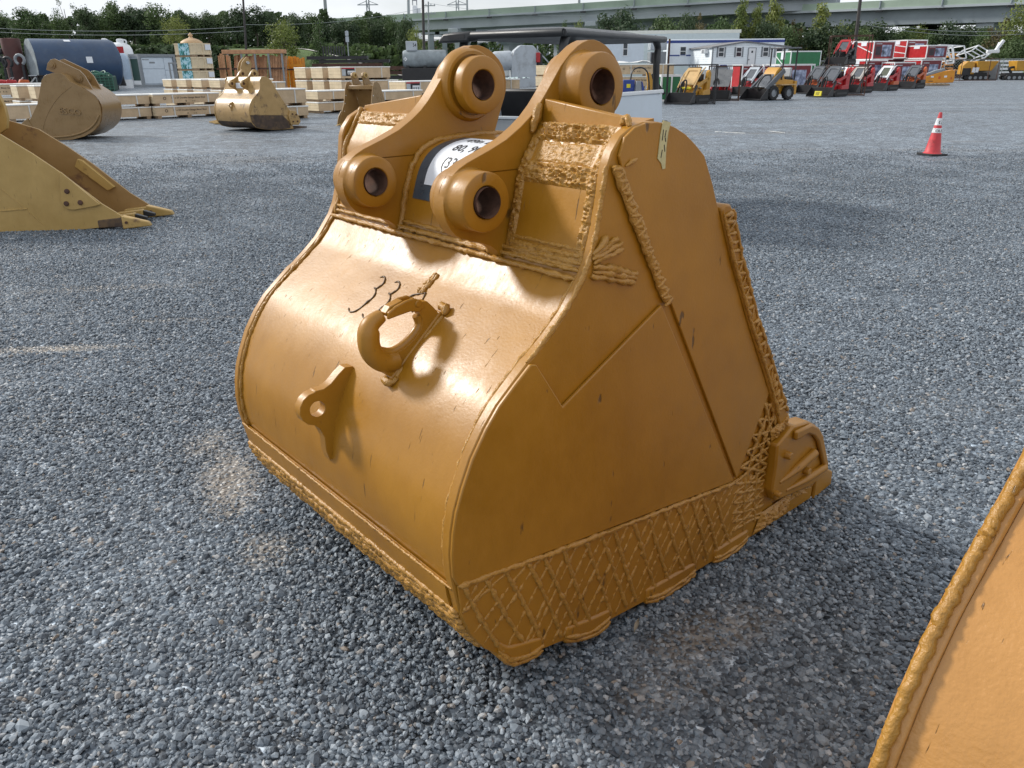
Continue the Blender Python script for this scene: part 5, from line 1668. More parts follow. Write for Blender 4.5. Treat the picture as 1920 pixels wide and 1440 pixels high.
def mini_skid(px, py, label, body, frame, shield=None, tagged=False, rz=R(-50), z=0.0, loc=None, side_box=None, toy=1.17, base_z=None):
    shield = shield or M_panelgrey
    g = loc if loc is not None else ground_at(px, py)
    T = empty('mini_loader', (g.x, g.y, z), rz, label, 'mini loader', 'stand-on mini loaders parked in a row')
    T.scale = (toy, toy, toy)
    for s in (-1, 1):
        lp = [(-0.50, 0.10), (-0.44, 0.02), (-0.3, 0.0), (0.55, 0.0), (0.70, 0.03), (0.78, 0.12), (0.76, 0.24), (0.66, 0.32), (0.35, 0.36), (-0.2, 0.30), (-0.42, 0.24), (-0.5, 0.17)]
        x0, x1 = (0.27, 0.48) if s > 0 else (-0.48, -0.27)
        tr = MB().prism(lp, x0, x1, FX).build('track', M_rubber, T, bevel=0.01)
        for k in range(12):
            yy = -0.42 + k * 0.095
            MB().box(x0 - 0.004, x1 + 0.004, yy, yy + 0.045, -0.012 + 0.012, 0.014).build('track_lug', M_rubber, tr) if k % 3 == 0 else None
        MB().box(s * 0.485 - 0.006, s * 0.485 + 0.006, -0.30, 0.60, 0.10, 0.18).build('track_frame', M_black, tr)
        # tool box on the track guard
        bm_ = side_box or body
        xs = sorted((s * 0.30, s * 0.50))
        MB().prism([(0.02, 0.31), (0.66, 0.31), (0.70, 0.36), (0.66, 0.50), (0.30, 0.50), (0.05, 0.46)], xs[0], xs[1], FX).build('side_box', bm_, T, bevel=0.012)
        # lift arm: dark lower link, coloured upper tower
        MB().bar((s * 0.37, 0.72, 0.92), (s * 0.37, -0.30, 0.62), 0.06, 0.12).build('lift_arm', body, T, bevel=0.01)
        MB().bar((s * 0.37, -0.28, 0.66), (s * 0.37, -0.66, 0.24), 0.06, 0.10).build('lift_arm', M_black, T, bevel=0.01)
        MB().cyl((s * 0.31, 0.25, 0.55), (s * 0.31, -0.40, 0.66), 0.028, 8).build('hydraulic_cylinder', M_steel, T)
        MB().prism([(0.52, 0.40), (0.86, 0.40), (0.88, 1.10), (0.74, 1.22), (0.62, 1.14), (0.55, 0.85)], min(s * 0.28, s * 0.40), max(s * 0.28, s * 0.40), FX).build('rear_tower', body, T, bevel=0.015)
        MB().tube(smooth_line([(s * 0.33, -0.50, 0.58), (s * 0.345, -0.10, 0.98), (s * 0.33, 0.30, 1.24), (s * 0.30, 0.52, 1.30)], 4), 0.026, 7).build('shield_rail', frame, T, smooth=60)
    MB().prism([(-0.46, 0.16), (0.80, 0.16), (0.80, 0.60), (0.55, 0.80), (0.10, 0.78), (-0.30, 0.50), (-0.46, 0.36)], -0.265, 0.265, FX).build('hull', body, T, bevel=0.02)
    # slanted shield: frame and dark pane
    n_ = Vector((0, -0.72, 0.69)).normalized()
    def sl(u, v, w): # u across, v up the slope
        p = Vector((u, -0.36, 0.66)) + Vector((0, 0.69, 0.72)).normalized() * v * 1.0
        return p + n_ * w
    MB().prism([(-0.27, 0.0), (0.27, 0.0), (0.30, 0.30), (0.28, 0.84), (-0.28, 0.84), (-0.30, 0.30)], 0.0, 0.05, sl, [[(-0.20, 0.12), (-0.21, 0.34), (-0.19, 0.70), (0.19, 0.70), (0.21, 0.34), (0.20, 0.12)]]).build('shield_frame', frame, T, bevel=0.008)
    MB().prism([(-0.20, 0.12), (0.20, 0.12), (0.21, 0.34), (0.19, 0.70), (-0.19, 0.70), (-0.21, 0.34)], 0.005, 0.02, sl).build('shield_pane', shield, T)
    MB().box(-0.22, 0.22, 0.26, 0.62, 0.80, 1.08).build('engine_cover', M_black, T, bevel=0.03)
    MB().box(-0.24, 0.24, 0.24, 0.36, 1.27, 1.33).build('control_panel', M_black, T, bevel=0.012)
    for x in (-0.14, -0.04, 0.06, 0.15):
        MB().cyl((x, 0.30, 1.33), (x, 0.29, 1.40), 0.018, 6).build('lever', frame if x > 0 else M_black, T)
    MB().tube(smooth_line([(-0.16, -0.60, 0.35), (-0.18, -0.50, 0.72), (-0.05, -0.42, 0.86), (0.03, -0.50, 0.70), (0.0, -0.62, 0.32)], 4), 0.032, 7).build('hose', M_rubber, T, smooth=60)
    MB().cyl((-0.16, -0.55, 0.30), (-0.15, -0.40, 0.78), 0.055, 9).build('tilt_cylinder', M_black, T)
    MB().cyl((-0.16, -0.58, 0.24), (-0.16, -0.55, 0.34), 0.03, 8).build('cylinder_rod', M_steel, T)
    MB().box(-0.40, 0.40, -0.72, -0.66, 0.06, 0.42).build('quick_plate', M_black, T, bevel=0.005)
    bk = loader_bucket(T, 0.56, -1.16, -0.725, 0.02, 0.42)
    MB().box(-0.12, 0.14, -0.02 + 0.47, 0.63, 1.085, 1.14).build('fuel_cap', M_yellowtag if tagged else M_black, T, bevel=0.01)
    if tagged:
        MB().hexa([(-0.17, -1.13, 0.05), (0.17, -1.13, 0.05), (0.17, -1.05, 0.05), (-0.17, -1.05, 0.05), (-0.17, -1.08, 0.26), (0.17, -1.08, 0.26), (0.17, -1.03, 0.26), (-0.17, -1.03, 0.26)]).build('yellow_tag', M_yellowtag, bk, bevel=0.01)
        for z_ in (0.10, 0.15, 0.20):
            MB().box(-0.10, 0.08, -1.131 + (z_ - .05) * 0.238, -1.126 + (z_ - .05) * 0.238, z_, z_ + 0.022).build('tag_print', M_ink, bk)
    return T

mini_skid(1556, 181, 'red mini loader with a yellow tag in its black bucket', M_red, M_panelgrey, tagged=True)
mini_skid(1606, 174, 'red mini loader with a pale framed shield beside the one with a yellow tag', M_red, simple('pale_taupe', (0.42, 0.39, 0.36), rough=0.5), side_box=M_red)
mini_skid(1656, 170, 'red and orange mini loader with a white framed shield in front of the red crates', M_red, M_white, shield=simple('olive_pane', (0.09, 0.10, 0.07), rough=0.3), side_box=M_orange)
mini_skid(1708, 166, 'orange and black mini loader at the right end of the row', M_orange, M_panelgrey, side_box=M_black)
mini_skid(1528, 175, 'orange red mini loader behind and left of the one with a yellow tag', M_orange, M_panelgrey)
g = ground_at(1592, 171)
mini_skid(0, 0, 'red mini loader half hidden behind the pale framed one', M_red, M_white, loc=g + Vector((0.2, 2.2, 0)))
g = ground_at(1440, 180)
mini_skid(0, 0, 'red mini loader half hidden behind the yellow wheeled loader', M_red, M_pgrey, loc=g + Vector((-0.6, 1.4, 0)))
# stacked cage with a loader on the second level
g = at_depth(1548, 160, 46.0)
rusty_cage(0, 0, 2.05, 1.75, 1.50, R(-18), 'lower rusty steel frame under the raised red loader', loc=g)
mini_skid(0, 0, 'black and red mini loader raised on the lower steel frame', M_black, M_red, loc=g + Vector((1.08, 0.85, 0)), z=1.56, rz=R(-42), side_box=M_black, toy=1.02)
rusty_cage(0, 0, 2.05, 1.75, 1.5, R(-18), 'upper rusty steel frame around the raised red loader', loc=g, z=1.555)

# caged machine with a grey shield left of the yellow wheeled loader
g = ground_at(1325, 189)
rusty_cage(0, 0, 1.52, 1.5, 1.58, R(-14), 'rusty steel frame around the grey shielded red loader', loc=g)
t = mini_skid(0, 0, 'red mini loader with a big grey shield inside a rusty frame', M_red, M_panelgrey, loc=g + Vector((0.74, 0.72, 0)), rz=R(-20))
MB().hexa([(-0.50, -0.62, 0.55), (0.46, -0.62, 0.55), (0.46, -0.58, 0.55), (-0.50, -0.58, 0.55), (-0.40, -0.05, 1.22), (0.54, -0.05, 1.22), (0.54, -0.01, 1.22), (-0.40, -0.01, 1.22)]).build('grey_shield', simple('mid_grey_shield', (0.17, 0.175, 0.18), rough=0.3), t, bevel=0.01)

# yellow wheeled loader
g = ground_at(1446, 187)
T = empty('wheel_loader', (g.x, g.y, 0), R(-62), 'yellow wheeled mini loader with a dark sloping arm', 'wheel loader')
T.scale = (1.16, 1.16, 1.16)
for (x, y) in ((0.45, -0.42), (0.45, 0.45), (-0.45, -0.42), (-0.45, 0.45)):
    wheel(T, (x, y, 0.29), 0.29, 0.20, (1, 0, 0), 18, M_grey)
MB().prism([(-0.62, 0.25), (0.85, 0.25), (0.85, 0.78), (0.30, 0.82), (0.20, 1.20), (-0.05, 1.30), (-0.20, 1.15), (-0.55, 0.55)], -0.34, 0.34, FX).build('hull', M_loadyel, T, bevel=0.02)
for s in (-1, 1):
    MB().bar((s * 0.42, 0.15, 1.18), (s * 0.42, -0.80, 0.42), 0.10, 0.20).build('lift_arm', M_panelgrey, T, bevel=0.015)
    MB().box(min(s * .36, s * .60), max(s * .36, s * .60), -0.10, 0.75, 0.585, 0.63).build('mudguard', simple('tan_step', (0.5, 0.33, 0.16), rough=0.6), T, bevel=0.006)
    MB().cyl((s * 0.36, -0.2, 0.62), (s * 0.36, -0.75, 0.50), 0.03, 8).build('hydraulic_cylinder', M_steel, T)
MB().bar((0, 0.05, 1.32), (0, -0.72, 0.50), 0.62, 0.07).build('arm_cover', M_panelgrey, T, bevel=0.02)
MB().box(-0.28, 0.28, 0.42, 0.86, 0.79, 0.90).build('seat', M_black, T, bevel=0.03)
MB().box(-0.28, 0.28, 0.66, 0.76, 0.90, 1.28).build('seat_back', M_pgrey, T, bevel=0.04)
MB().box(-0.40, 0.40, 0.86, 1.0, 0.20, 0.75).build('rear_guard', M_loadyel, T, bevel=0.01)
for (x, y) in ((-0.36, 0.1), (0.36, 0.1), (-0.36, 0.85), (0.36, 0.85)):
    MB().bar((x, y, 0.8), (x, y, 2.02), 0.045).build('canopy_post', M_black, T)
MB().box(-0.46, 0.46, 0.0, 0.98, 2.02, 2.07).build('canopy', M_panelgrey, T, bevel=0.015)
loader_bucket(T, 0.62, -1.25, -0.82, 0.02, 0.46)
MB().tube(smooth_line([(0.1, -0.3, 1.0), (0.14, -0.7, 0.95), (0.1, -0.95, 0.6), (0.05, -0.85, 0.4)], 4), 0.03, 7).build('hose', M_rubber, T, smooth=60)

# yellow tracked loader in a dark frame
g = ground_at(1248, 196)
T = mini_skid(0, 0, 'yellow mini loader inside a dark steel frame right of the cart', M_loadyel, simple('tan_shield', (0.58, 0.38, 0.16), rough=0.45), shield=simple('tan_pane', (0.60, 0.40, 0.18), rough=0.4), loc=g + Vector((1.30, 0.9, 0)), rz=R(-38))
MB().box(-0.2, 0.22, -0.52, -0.42, 0.52, 0.62).build('yellow_bag', M_yellowtag, T, bevel=0.03)
rusty_cage(0, 0, 2.15, 1.85, 1.64, R(-12), 'dark steel frame around the yellow mini loader', loc=g, mat=M_black)
# blue engine unit and its yellow label, left of the frame
g = at_depth(1168, 170, 37)
T = empty('engine_unit', (g.x, g.y, 0), R(10), 'blue engine unit with a yellow label behind the cart pillar', 'engine')
M_blue = simple('blue_paint', (0.02, 0.05, 0.24), rough=0.4, var=0.2)
MB().box(0, 0.55, 0, 0.6, 0.5, 1.05).build('engine_block', M_blue, T, bevel=0.03)
MB().box(0.16, 0.34, -0.01, -0.001, 0.72, 0.88).build('yellow_label', M_yellowtag, T)
MB().hexa([(0.5, -0.2, 0.3), (0.85, -0.2, 0.3), (0.85, 0.1, 0.3), (0.5, 0.1, 0.3), (0.58, -0.15, 1.0), (0.78, -0.15, 1.0), (0.78, 0.05, 1.0), (0.58, 0.05, 1.0)]).build('hopper', M_grey, T, bevel=0.01)
MB().hexa([(0.86, -0.2, 0.3), (1.05, -0.2, 0.3), (1.05, 0.1, 0.3), (0.86, 0.1, 0.3), (0.80, -0.15, 0.98), (0.84, -0.15, 0.98), (0.84, 0.05, 0.98), (0.80, 0.05, 0.98)]).build('chute', M_blue, T)
MB().tube(smooth_line([(0.4, 0.2, 1.05), (0.5, 0.2, 1.45), (0.9, 0.2, 1.55), (1.2, 0.2, 1.3), (1.3, 0.2, 0.6)], 4), 0.035, 6).build('exhaust_hose', M_black, T, smooth=60)
MB().box(0.0, 1.3, 0.0, 0.5, 0.0, 0.3).build('base_frame', M_black, T)
g = at_depth(1212, 170, 38)
T = empty('auger_arm', (g.x, g.y, 0), R(0), 'yellow and black folded arm behind the cart pillar', 'machine arm')
MB().prism([(0, 0.3), (0.25, 0.3), (0.30, 0.9), (0.15, 1.35), (-0.05, 1.35), (0.05, 0.9)], 0, 0.15, FY).build('upright', M_loadyel, T, bevel=0.02)
MB().bar((0.2, 0.1, 1.25), (0.85, 0.1, 0.4), 0.10, 0.14).build('boom', M_black, T, bevel=0.01)
MB().box(-0.1, 0.5, -0.1, 0.4, 0, 0.3).build('base_frame', M_black, T)

# orange attachment on a pallet
g = ground_at(1728, 161)
T = empty('pallet', (g.x, g.y, 0), R(-8), 'wooden pallet under the amber attachment', 'pallet')
for k in range(3):
    MB().box(0, 2.1, k * 0.5, k * 0.5 + 0.12, 0.02, 0.13).build('stringer', M_skid, T)
for k in range(7):
    MB().box(0.02 + k * 0.3, 0.2 + k * 0.3, 0.0, 1.12, 0.1305, 0.155).build('board', M_plyp, T)
pal_w = Vector((g.x, g.y, 0))
T = empty('breaker_attachment', (g.x, g.y, 0.157), R(-8), 'amber wedge shaped breaker attachment lying on a pallet', 'attachment')
MB().prism([(-0.15, 0.02), (2.35, 0.06), (2.42, 0.20), (2.36, 0.95), (2.15, 1.0), (1.6, 0.92), (0.4, 0.56), (-0.12, 0.42)], 0.15, 0.75, FY).build('housing', M_amber, T, bevel=0.03)
MB().prism([(0.3, 0.56), (1.7, 0.95), (1.6, 1.12), (0.95, 0.98), (0.2, 0.68)], 0.25, 0.65, FY).build('mount_bracket', M_grey, T, bevel=0.02)
for (u, v, w, h, m_) in ((0.62, 0.45, 0.22, 0.12, M_white), (1.20, 0.34, 0.16, 0.2, M_orange), (1.62, 0.45, 0.2, 0.14, M_white), (0.5, 0.16, 0.35, 0.05, M_black), (2.12, 0.30, 0.10, 0.18, M_orange)):
    MB().box(u, u + w, 0.143, 0.149, v, v + h).build('sticker', m_, T)
MB().cyl((-0.4, 0.45, 0.12), (-0.151, 0.45, 0.12), 0.07, 12).build('chisel', M_steel, T)

# tracked dumpers
def dumper(px, py, label, rz, s=1.0, flip=False, hood=True):
    g = ground_at(px, py)
    T = empty('tracked_dumper', (g.x, g.y, 0), rz, label, 'dumper', 'yellow tracked dumpers')
    T.scale = (s, s, s)
    f = -1 if flip else 1
    X = lambda u: u * f
    for y in (0.0, 0.85):
        lp = [(X(u), v) for (u, v) in ((-0.9, 0.22), (-0.82, 0.08), (-0.6, 0.0), (0.75, 0.0), (0.95, 0.1), (1.05, 0.28), (0.98, 0.42), (0.75, 0.42), (-0.75, 0.40))]
        tr = MB().prism(lp, y, y + 0.25, FY).build('track', M_rubber, T, bevel=0.02)
        for k in range(4):
            MB().cyl((X(-0.6 + 0.42 * k), y - 0.012, 0.18), (X(-0.6 + 0.42 * k), y - 0.002, 0.18), 0.13, 12).build('road_wheel', M_grey, tr)
    MB().box(min(X(-.9), X(.8)), max(X(-.9), X(.8)), 0.2, 0.9, 0.32, 0.55).build('chassis', M_black, T, bevel=0.02)
    MB().hexa([(X(-0.15), -0.05, 0.72), (X(1.0), -0.05, 0.72), (X(1.0), 1.15, 0.72), (X(-0.15), 1.15, 0.72), (X(-0.30), -0.15, 1.48), (X(1.42), -0.15, 1.48), (X(1.42), 1.25, 1.48), (X(-0.30), 1.25, 1.48)]).build('skip', M_loadyel, T, bevel=0.03)
    MB().hexa([(X(-0.24), -0.09, 1.485), (X(1.36), -0.09, 1.485), (X(1.36), 1.19, 1.485), (X(-0.24), 1.19, 1.485), (X(-0.24), -0.09, 1.49), (X(1.36), -0.09, 1.49), (X(1.36), 1.19, 1.49), (X(-0.24), 1.19, 1.49)]).build('skip_inside', M_black, T)
    if hood:
        MB().prism([(X(-1.35), 0.45), (X(-0.32), 0.45), (X(-0.36), 1.42), (X(-0.95), 1.50), (X(-1.32), 1.15)], 0.1, 1.0, FY).build('hood', M_loadyel, T, bevel=0.04)
        MB().box(min(X(-1.30), X(-0.62)), max(X(-1.30), X(-0.62)), 0.07, 0.0995, 0.40, 0.95).build('grille', M_black, T, bevel=0.02)
        for (u, a) in ((-0.50, 0.2), (-0.22, -0.3)):
            MB().hexa([(X(u - .14), -0.17, 0.62), (X(u + .10), -0.17, 0.60), (X(u + .10), -0.165, 0.60), (X(u - .14), -0.165, 0.62), (X(u - .10), -0.17, 1.0), (X(u + .14), -0.17, 0.98), (X(u + .14), -0.165, 0.98), (X(u - .10), -0.165, 1.0)]).build('paper_tag', M_paper, T)
    else:
        MB().tube(smooth_line([(X(-0.35), 0.3, 0.55), (X(-0.6), 0.3, 0.9), (X(-0.2), 0.3, 1.0)], 4), 0.1, 7).build('hydraulic_hose', M_rubber, T, smooth=60)
        MB().prism([(X(1.05), 0.5), (X(1.9), 0.5), (X(1.9), 1.3), (X(1.5), 1.5), (X(1.2), 1.2)], 0.1, 1.0, FY).build('hood', M_loadyel, T, bevel=0.04)
    return T
g = ground_at(1796, 151.5)
dumper(1832, 150, 'yellow tracked dumper with paper tags inside a rusty frame', R(-6), 1.25)
rusty_cage(0, 0, 3.55, 1.9, 2.05, R(-6), 'rusty steel frame around the tagged yellow dumper', loc=Vector((g.x - 0.05, g.y - 0.3, 0)))
dumper(1905, 150, 'yellow tracked dumper cut off by the right edge of the photo', R(-4), 1.25, hood=False)
# cone between dumpers, pale stacked rails behind
c2 = ground_at(1869, 139.5)
T = empty('traffic_cone', (c2.x, c2.y, 0), 0, 'faded cone far off between the two yellow dumpers', 'traffic cone')
MB().box(-0.3, 0.3, -0.3, 0.3, 0, 0.06).build('base', M_rubber, T)
MB().lathe([(0.26, 0.06), (0.05, 1.25), (0.0, 1.26)], (0, 0, 0), (0, 0, 1), 14).build('cone_body', simple('faded_pink_cone', (0.55, 0.20, 0.16), rough=0.6), T, smooth=60)
c3 = at_depth(1845, 143, 100)
T = empty('barrier_stack', (c3.x, c3.y, 0), 0, 'stack of white barriers between the dumpers', 'barriers')
for k in range(5):
    MB().box(0, 4.6, 0.02 * k, 0.5, 0.05 + 0.42 * k, 0.30 + 0.42 * k).build('barrier', M_white, T, bevel=0.03)
    if k: 
        for x in (0.3, 4.2): MB().box(x, x + .12, 0.15, 0.35, 0.301 + 0.42 * (k - 1), 0.049 + 0.42 * k).build('spacer', M_black, T)

# tumbled white tube frames with amber parts under them
def tube_frame(name, corners, depth_v, r, label, cross=True):
    T = empty(name, tuple(corners[0]), 0, label, 'tube frame', 'white tube frames heaped beside the red crates')
    o = Vector(corners[0])
    q = [Vector(c) - o for c in corners]
    q2 = [c + Vector(depth_v) for c in q]
    for loop in (q, q2):
        for i in range(len(loop)):
            MB().bar(loop[i], loop[(i + 1) % len(loop)], r).build('tube', M_white, T)
    for a, b in zip(q, q2):
        MB().bar(a, b, r).build('tube', M_white, T)
    if cross:
        MB().bar((q[0] + q[3]) / 2, (q[1] + q[2]) / 2, r * 0.8).build('tube', M_white, T)
    return T
P_ = lambda px, py, Y: at_depth(px, py, Y)
YF = 98
tube_frame('tube_frame', [P_(1764, 84, YF), P_(1808, 86, YF), P_(1812, 109, YF), P_(1786, 113, YF)], (-0.5, 2.5, -0.2), 0.11, 'large white tube frame leaning on the amber parts')
tube_frame('tube_frame', [P_(1761, 90, YF - 1), P_(1787, 87, YF - 1), P_(1790, 118, YF - 1), P_(1776, 120, YF - 1)], (0.8, 1.8, 0.1), 0.10, 'narrow white tube frame next to the red crates')
tube_frame('tube_frame', [P_(1835, 85, YF + 1), P_(1858, 99, YF + 1), P_(1845, 109, YF + 1), P_(1822, 95, YF + 1)], (-0.9, 1.5, -0.5), 0.11, 'tilted white tube frame above the caged dumper')
am = P_(1785, 120, YF + 2.5)
T = empty('amber_parts_pile', (am.x, am.y, 0), R(5), 'pile of amber machine parts under the white tube frames', 'machine parts')
for k in range(9):
    x, y, z = random.uniform(-1.1, 1.0), random.uniform(-.3, 1.0), 0.9 + 0.22 * k
    MB().hexa([(x - .45, y - .3, z - .1), (x + .45, y - .3, z - .16), (x + .45, y + .3, z - .1), (x - .45, y + .3, z - .1), (x - .4, y - .3, z + .1), (x + .4, y - .3, z + .08), (x + .4, y + .3, z + .14), (x - .4, y + .3, z + .1)]).build('amber_part', M_amber, T, bevel=0.03)
MB().box(-1.5, 1.9, -0.5, 1.2, 0.0, 0.85).build('dark_base', M_rusty, T)
for k in range(6):
    MB().cyl((-1.2 + .55 * k, -0.6, 0.5), (-1.1 + .55 * k, -0.55, 0.95), 0.1, 8).build('roller', M_steel, T)

# white bucket-truck boom over the hedge at far right
b0, b1, b2 = P_(1850, 97, 90), P_(1873, 96, 90), P_(1881, 79, 90)
T = empty('boom_lift', (b0.x, b0.y, 0), 0, 'white boom lift arm in front of the trees at far right', 'boom lift')
q = [p - Vector((b0.x, b0.y, 0)) for p in (b0, b1, b2)]
MB().bar(q[0], q[1], 0.34).build('lower_boom', M_white, T, bevel=0.05)
MB().bar(q[1] + Vector((0, 0.6, 0.0)), q[2] + Vector((0, 0.6, 0)), 0.24).build('upper_boom', M_white, T, bevel=0.05)
MB().bar(q[2] + Vector((-0.5, .3, -0.9)), q[2] + Vector((0.2, .3, 0.2)), 0.3).build('basket', M_white, T, bevel=0.05)
MB().box(q[0].x - 1.0, q[0].x + 1.6, -0.5, 1.5, 0.0, 1.6).build('base', M_grey, T, bevel=0.1)

# ------------------------------------------------------------------ red display crates
def red_crate(px, Y, z, W, H, label, rz=R(20), stripe='diag', D=2.1, paper=True, mat=M_red, side=M_dkred, group='red crates with printed sides', cat='crate'):
    W, D = W * 1.16, D * 1.16
    g = at_depth(px, 130, Y)
    T = empty('display_crate', (g.x, g.y, z), rz, label, cat, group)
    t = 0.075
    MB().box(0.02, D - 0.02, 0.02, W - 0.02, 0.1, H - 0.02).build('box', mat, T)
    # white steel edge frame
    for (x, y) in ((0, 0), (D - t, 0), (0, W - t), (D - t, W - t)):
        MB().box(x, x + t, y, y + t, 0, H).build('corner_post', M_white, T)
    for z_ in (0.0, H - t):
        MB().box(t + .001, D - t - .001, -0.004, t - .004, z_, z_ + t).build('edge_rail', M_white, T)
        MB().box(-0.004, t - .004, t + .001, W - t - .001, z_, z_ + t).build('edge_rail', M_white, T)
    MB().box(-0.01, D + 0.01, -0.01, W + 0.01, H + 0.001, H + 0.03).build('lid', M_film, T)
    if side is not None:
        MB().box(t + 0.01, D - t - 0.01, 0.003, 0.018, t + 0.02, H - t - 0.02).build('printed_side', side, T)
    x = 0.012
    if stripe == 'diag':
        MB().bar((x, W - t, H * 0.85), (x, t, H * 0.36), 0.03, 0.075).build('brace', M_white, T)
    elif stripe == 'two':
        MB().bar((x, W - t, H * 0.80), (x, t, H * 0.62), 0.03, 0.07).build('brace', M_white, T)
        MB().bar((x, W - t, H * 0.42), (x, t, H * 0.26), 0.03, 0.07).build('brace', M_white, T)
    if paper:
        MB().box(0.0, 0.012, W * 0.38, W * 0.66, H * 0.76, H * 0.97).build('paper_label', M_paper, T)
    if side is M_dkred:
        MB().box(D * 0.40, D * 0.84, -0.004, 0.002, H * 0.18, H * 0.80).build('picture', M_picture, T)
        MB().box(D * 0.12, D * 0.36, -0.002, 0.002, H * 0.25, H * 0.72).build('picture', simple('dark_picture', (0.035, 0.02, 0.03), rough=0.5, var=0.6, scale=3), T)
        MB().box(D * 0.10, D * 0.38, -0.003, 0.002, H * 0.84, H * 0.88).build('print_line', M_pgrey, T)
        MB().box(D * 0.12, D * 0.80, -0.003, 0.002, H * 0.09, H * 0.125).build('print_line', M_red, T)
    return T
YR = 75
def zt(px, py, Y): return at_depth(px, py, Y).z
red_crate(1623, YR, 0, 2.0, zt(1623, 113, YR), 'lower red crate under the one with a diagonal brace')
red_crate(1632, YR + .5, zt(1632, 112, YR), 2.05, zt(1632, 77, YR) - zt(1632, 112, YR), 'upper red crate with one diagonal white brace')
red_crate(1676, YR - 1, 0, 1.3, zt(1676, 117, YR), 'lower red crate with a blue picture in the middle of the heap', stripe=None, paper=False)
red_crate(1660, YR + 4, 0, 2.0, zt(1660, 110, YR + 4), 'red crate hidden at the bottom under the twice braced one', stripe=None)
red_crate(1693, YR + 3, zt(1693, 109, YR + 3), 2.0, zt(1693, 75, YR + 3) - zt(1693, 109, YR + 3), 'tallest red crate with two white braces', stripe='two')
red_crate(1726, YR + 1, 0, 1.8, zt(1726, 112, YR + 1), 'lower red crate at the right end of the heap', stripe='diag', paper=False)
red_crate(1732, YR + 1, zt(1732, 110, YR + 1), 2.0, zt(1732, 85, YR + 1) - zt(1732, 110, YR + 1), 'plain fronted upper red crate at the right end of the heap', stripe=None)
red_crate(1597, YR + 3, 0, 0.7, zt(1597, 98, YR + 3), 'narrow red and white crate left of the braced ones, lower', stripe=None)
red_crate(1598, YR + 3, zt(1597, 97.5, YR + 3), 0.7, 0.9, 'narrow red and white crate left of the braced ones, upper', stripe=None)
for i, (px, lb) in enumerate(((1392, 'left red and white crate behind the caged grey shield'), (1411, 'middle red and white crate behind the yellow wheeled loader'), (1432, 'right red and white crate with a brace behind the yellow wheeled loader'))):
    red_crate(px, 55, 0, 1.0, zt(px, 122, 55), lb, stripe='diag' if i == 2 else None, paper=False, D=0.9)
red_crate(1462, 54, 0, 1.2, zt(1462, 121, 54), 'crate with a pale blue picture behind the yellow wheeled loader', stripe=None, D=2.2)
red_crate(1480, 75, 0, 2.2, zt(1480, 96, 75), 'green crate with a white brace and paper right of the cabin', mat=M_green, side=M_green, group='green crates', D=2.6, rz=R(12))
red_crate(1486, 62, 0, 1.6, zt(1490, 121, 62), 'low green crate in front of the braced green one', mat=M_green, side=M_green, group='green crates', D=1.6, stripe=None, paper=False, rz=R(12))
red_crate(1241, 40, 0, 0.7, zt(1241, 141, 40), 'left low green crate behind the yellow mini loader', mat=M_green, side=M_green, group='green crates', D=0.5, stripe=None, paper=False, rz=R(10))
red_crate(1254, 40.4, 0, 0.7, zt(1254, 141, 40), 'right low green crate behind the yellow mini loader', mat=M_green, side=M_green, group='green crates', D=0.6, stripe='diag', paper=False, rz=R(10))

# blue chair and small cone on crates by the cabin
c4 = at_depth(1356, 131, 50)
T = empty('chair', (c4.x, c4.y, 0), R(10), 'blue plastic chair in front of the white cabin', 'chair')
zc = 0.95
MB().prism([(-0.32, zc + 0.1), (0.32, zc + 0.1), (0.34, zc + 0.5), (0.2, zc + 0.72), (-0.2, zc + 0.72), (-0.34, zc + 0.5)], 0.0, 0.06, FY).build('chair_back', M_blue, T, bevel=0.02)
MB().box(-0.34, 0.34, -0.5, -0.001, zc - 0.02, zc + 0.07).build('seat', M_blue, T, bevel=0.02)
for (x, y) in ((-.3, -.46), (.3, -.46), (-.3, -.06), (.3, -.06)):
    MB().bar((x, y, 0), (x, y, zc - .021), 0.05).build('leg', M_blue, T)

# ------------------------------------------------------------------ buildings
M_lap = None
def lap_siding(name, col, pitch):
    M, t, b = mat_new(name)
    Nn, Lk = t.nodes.new, t.links.new
    tc = Nn('ShaderNodeTexCoord')
    sp = Nn('ShaderNodeSeparateXYZ')
    Lk(tc.outputs['Object'], sp.inputs[0])
    m1 = Nn('ShaderNodeMath'); m1.operation = 'DIVIDE'; m1.inputs[1].default_value = pitch
    Lk(sp.outputs[2], m1.inputs[0])
    m2 = Nn('ShaderNodeMath'); m2.operation = 'FRACT'
    Lk(m1.outputs[0], m2.inputs[0])
    bp = Nn('ShaderNodeBump'); bp.inputs['Distance'].default_value = 0.03; bp.invert = True
    Lk(m2.outputs[0], bp.inputs['Height'])
    Lk(bp.outputs[0], b.inputs['Normal'])
    n = Nn('ShaderNodeTexNoise'); n.inputs['Scale'].default_value = 1.4; n.inputs['Detail'].default_value = 6
    Lk(tc.outputs['Object'], n.inputs['Vector'])
    r = Nn('ShaderNodeValToRGB')
    r.color_ramp.elements[0].color = (*[c * 0.88 for c in col], 1)
    r.color_ramp.elements[1].color = (*[min(1, c * 1.06) for c in col], 1)
    Lk(n.outputs['Fac'], r.inputs[0])
    Lk(r.outputs[0], b.inputs['Base Color'])
    b.inputs['Roughness'].default_value = 0.5
    return M
M_lap = lap_siding('white_lap_siding', (0.78, 0.84, 0.88), 0.24)
M_winf = simple('window_trim', (0.20, 0.22, 0.24), rough=0.5)

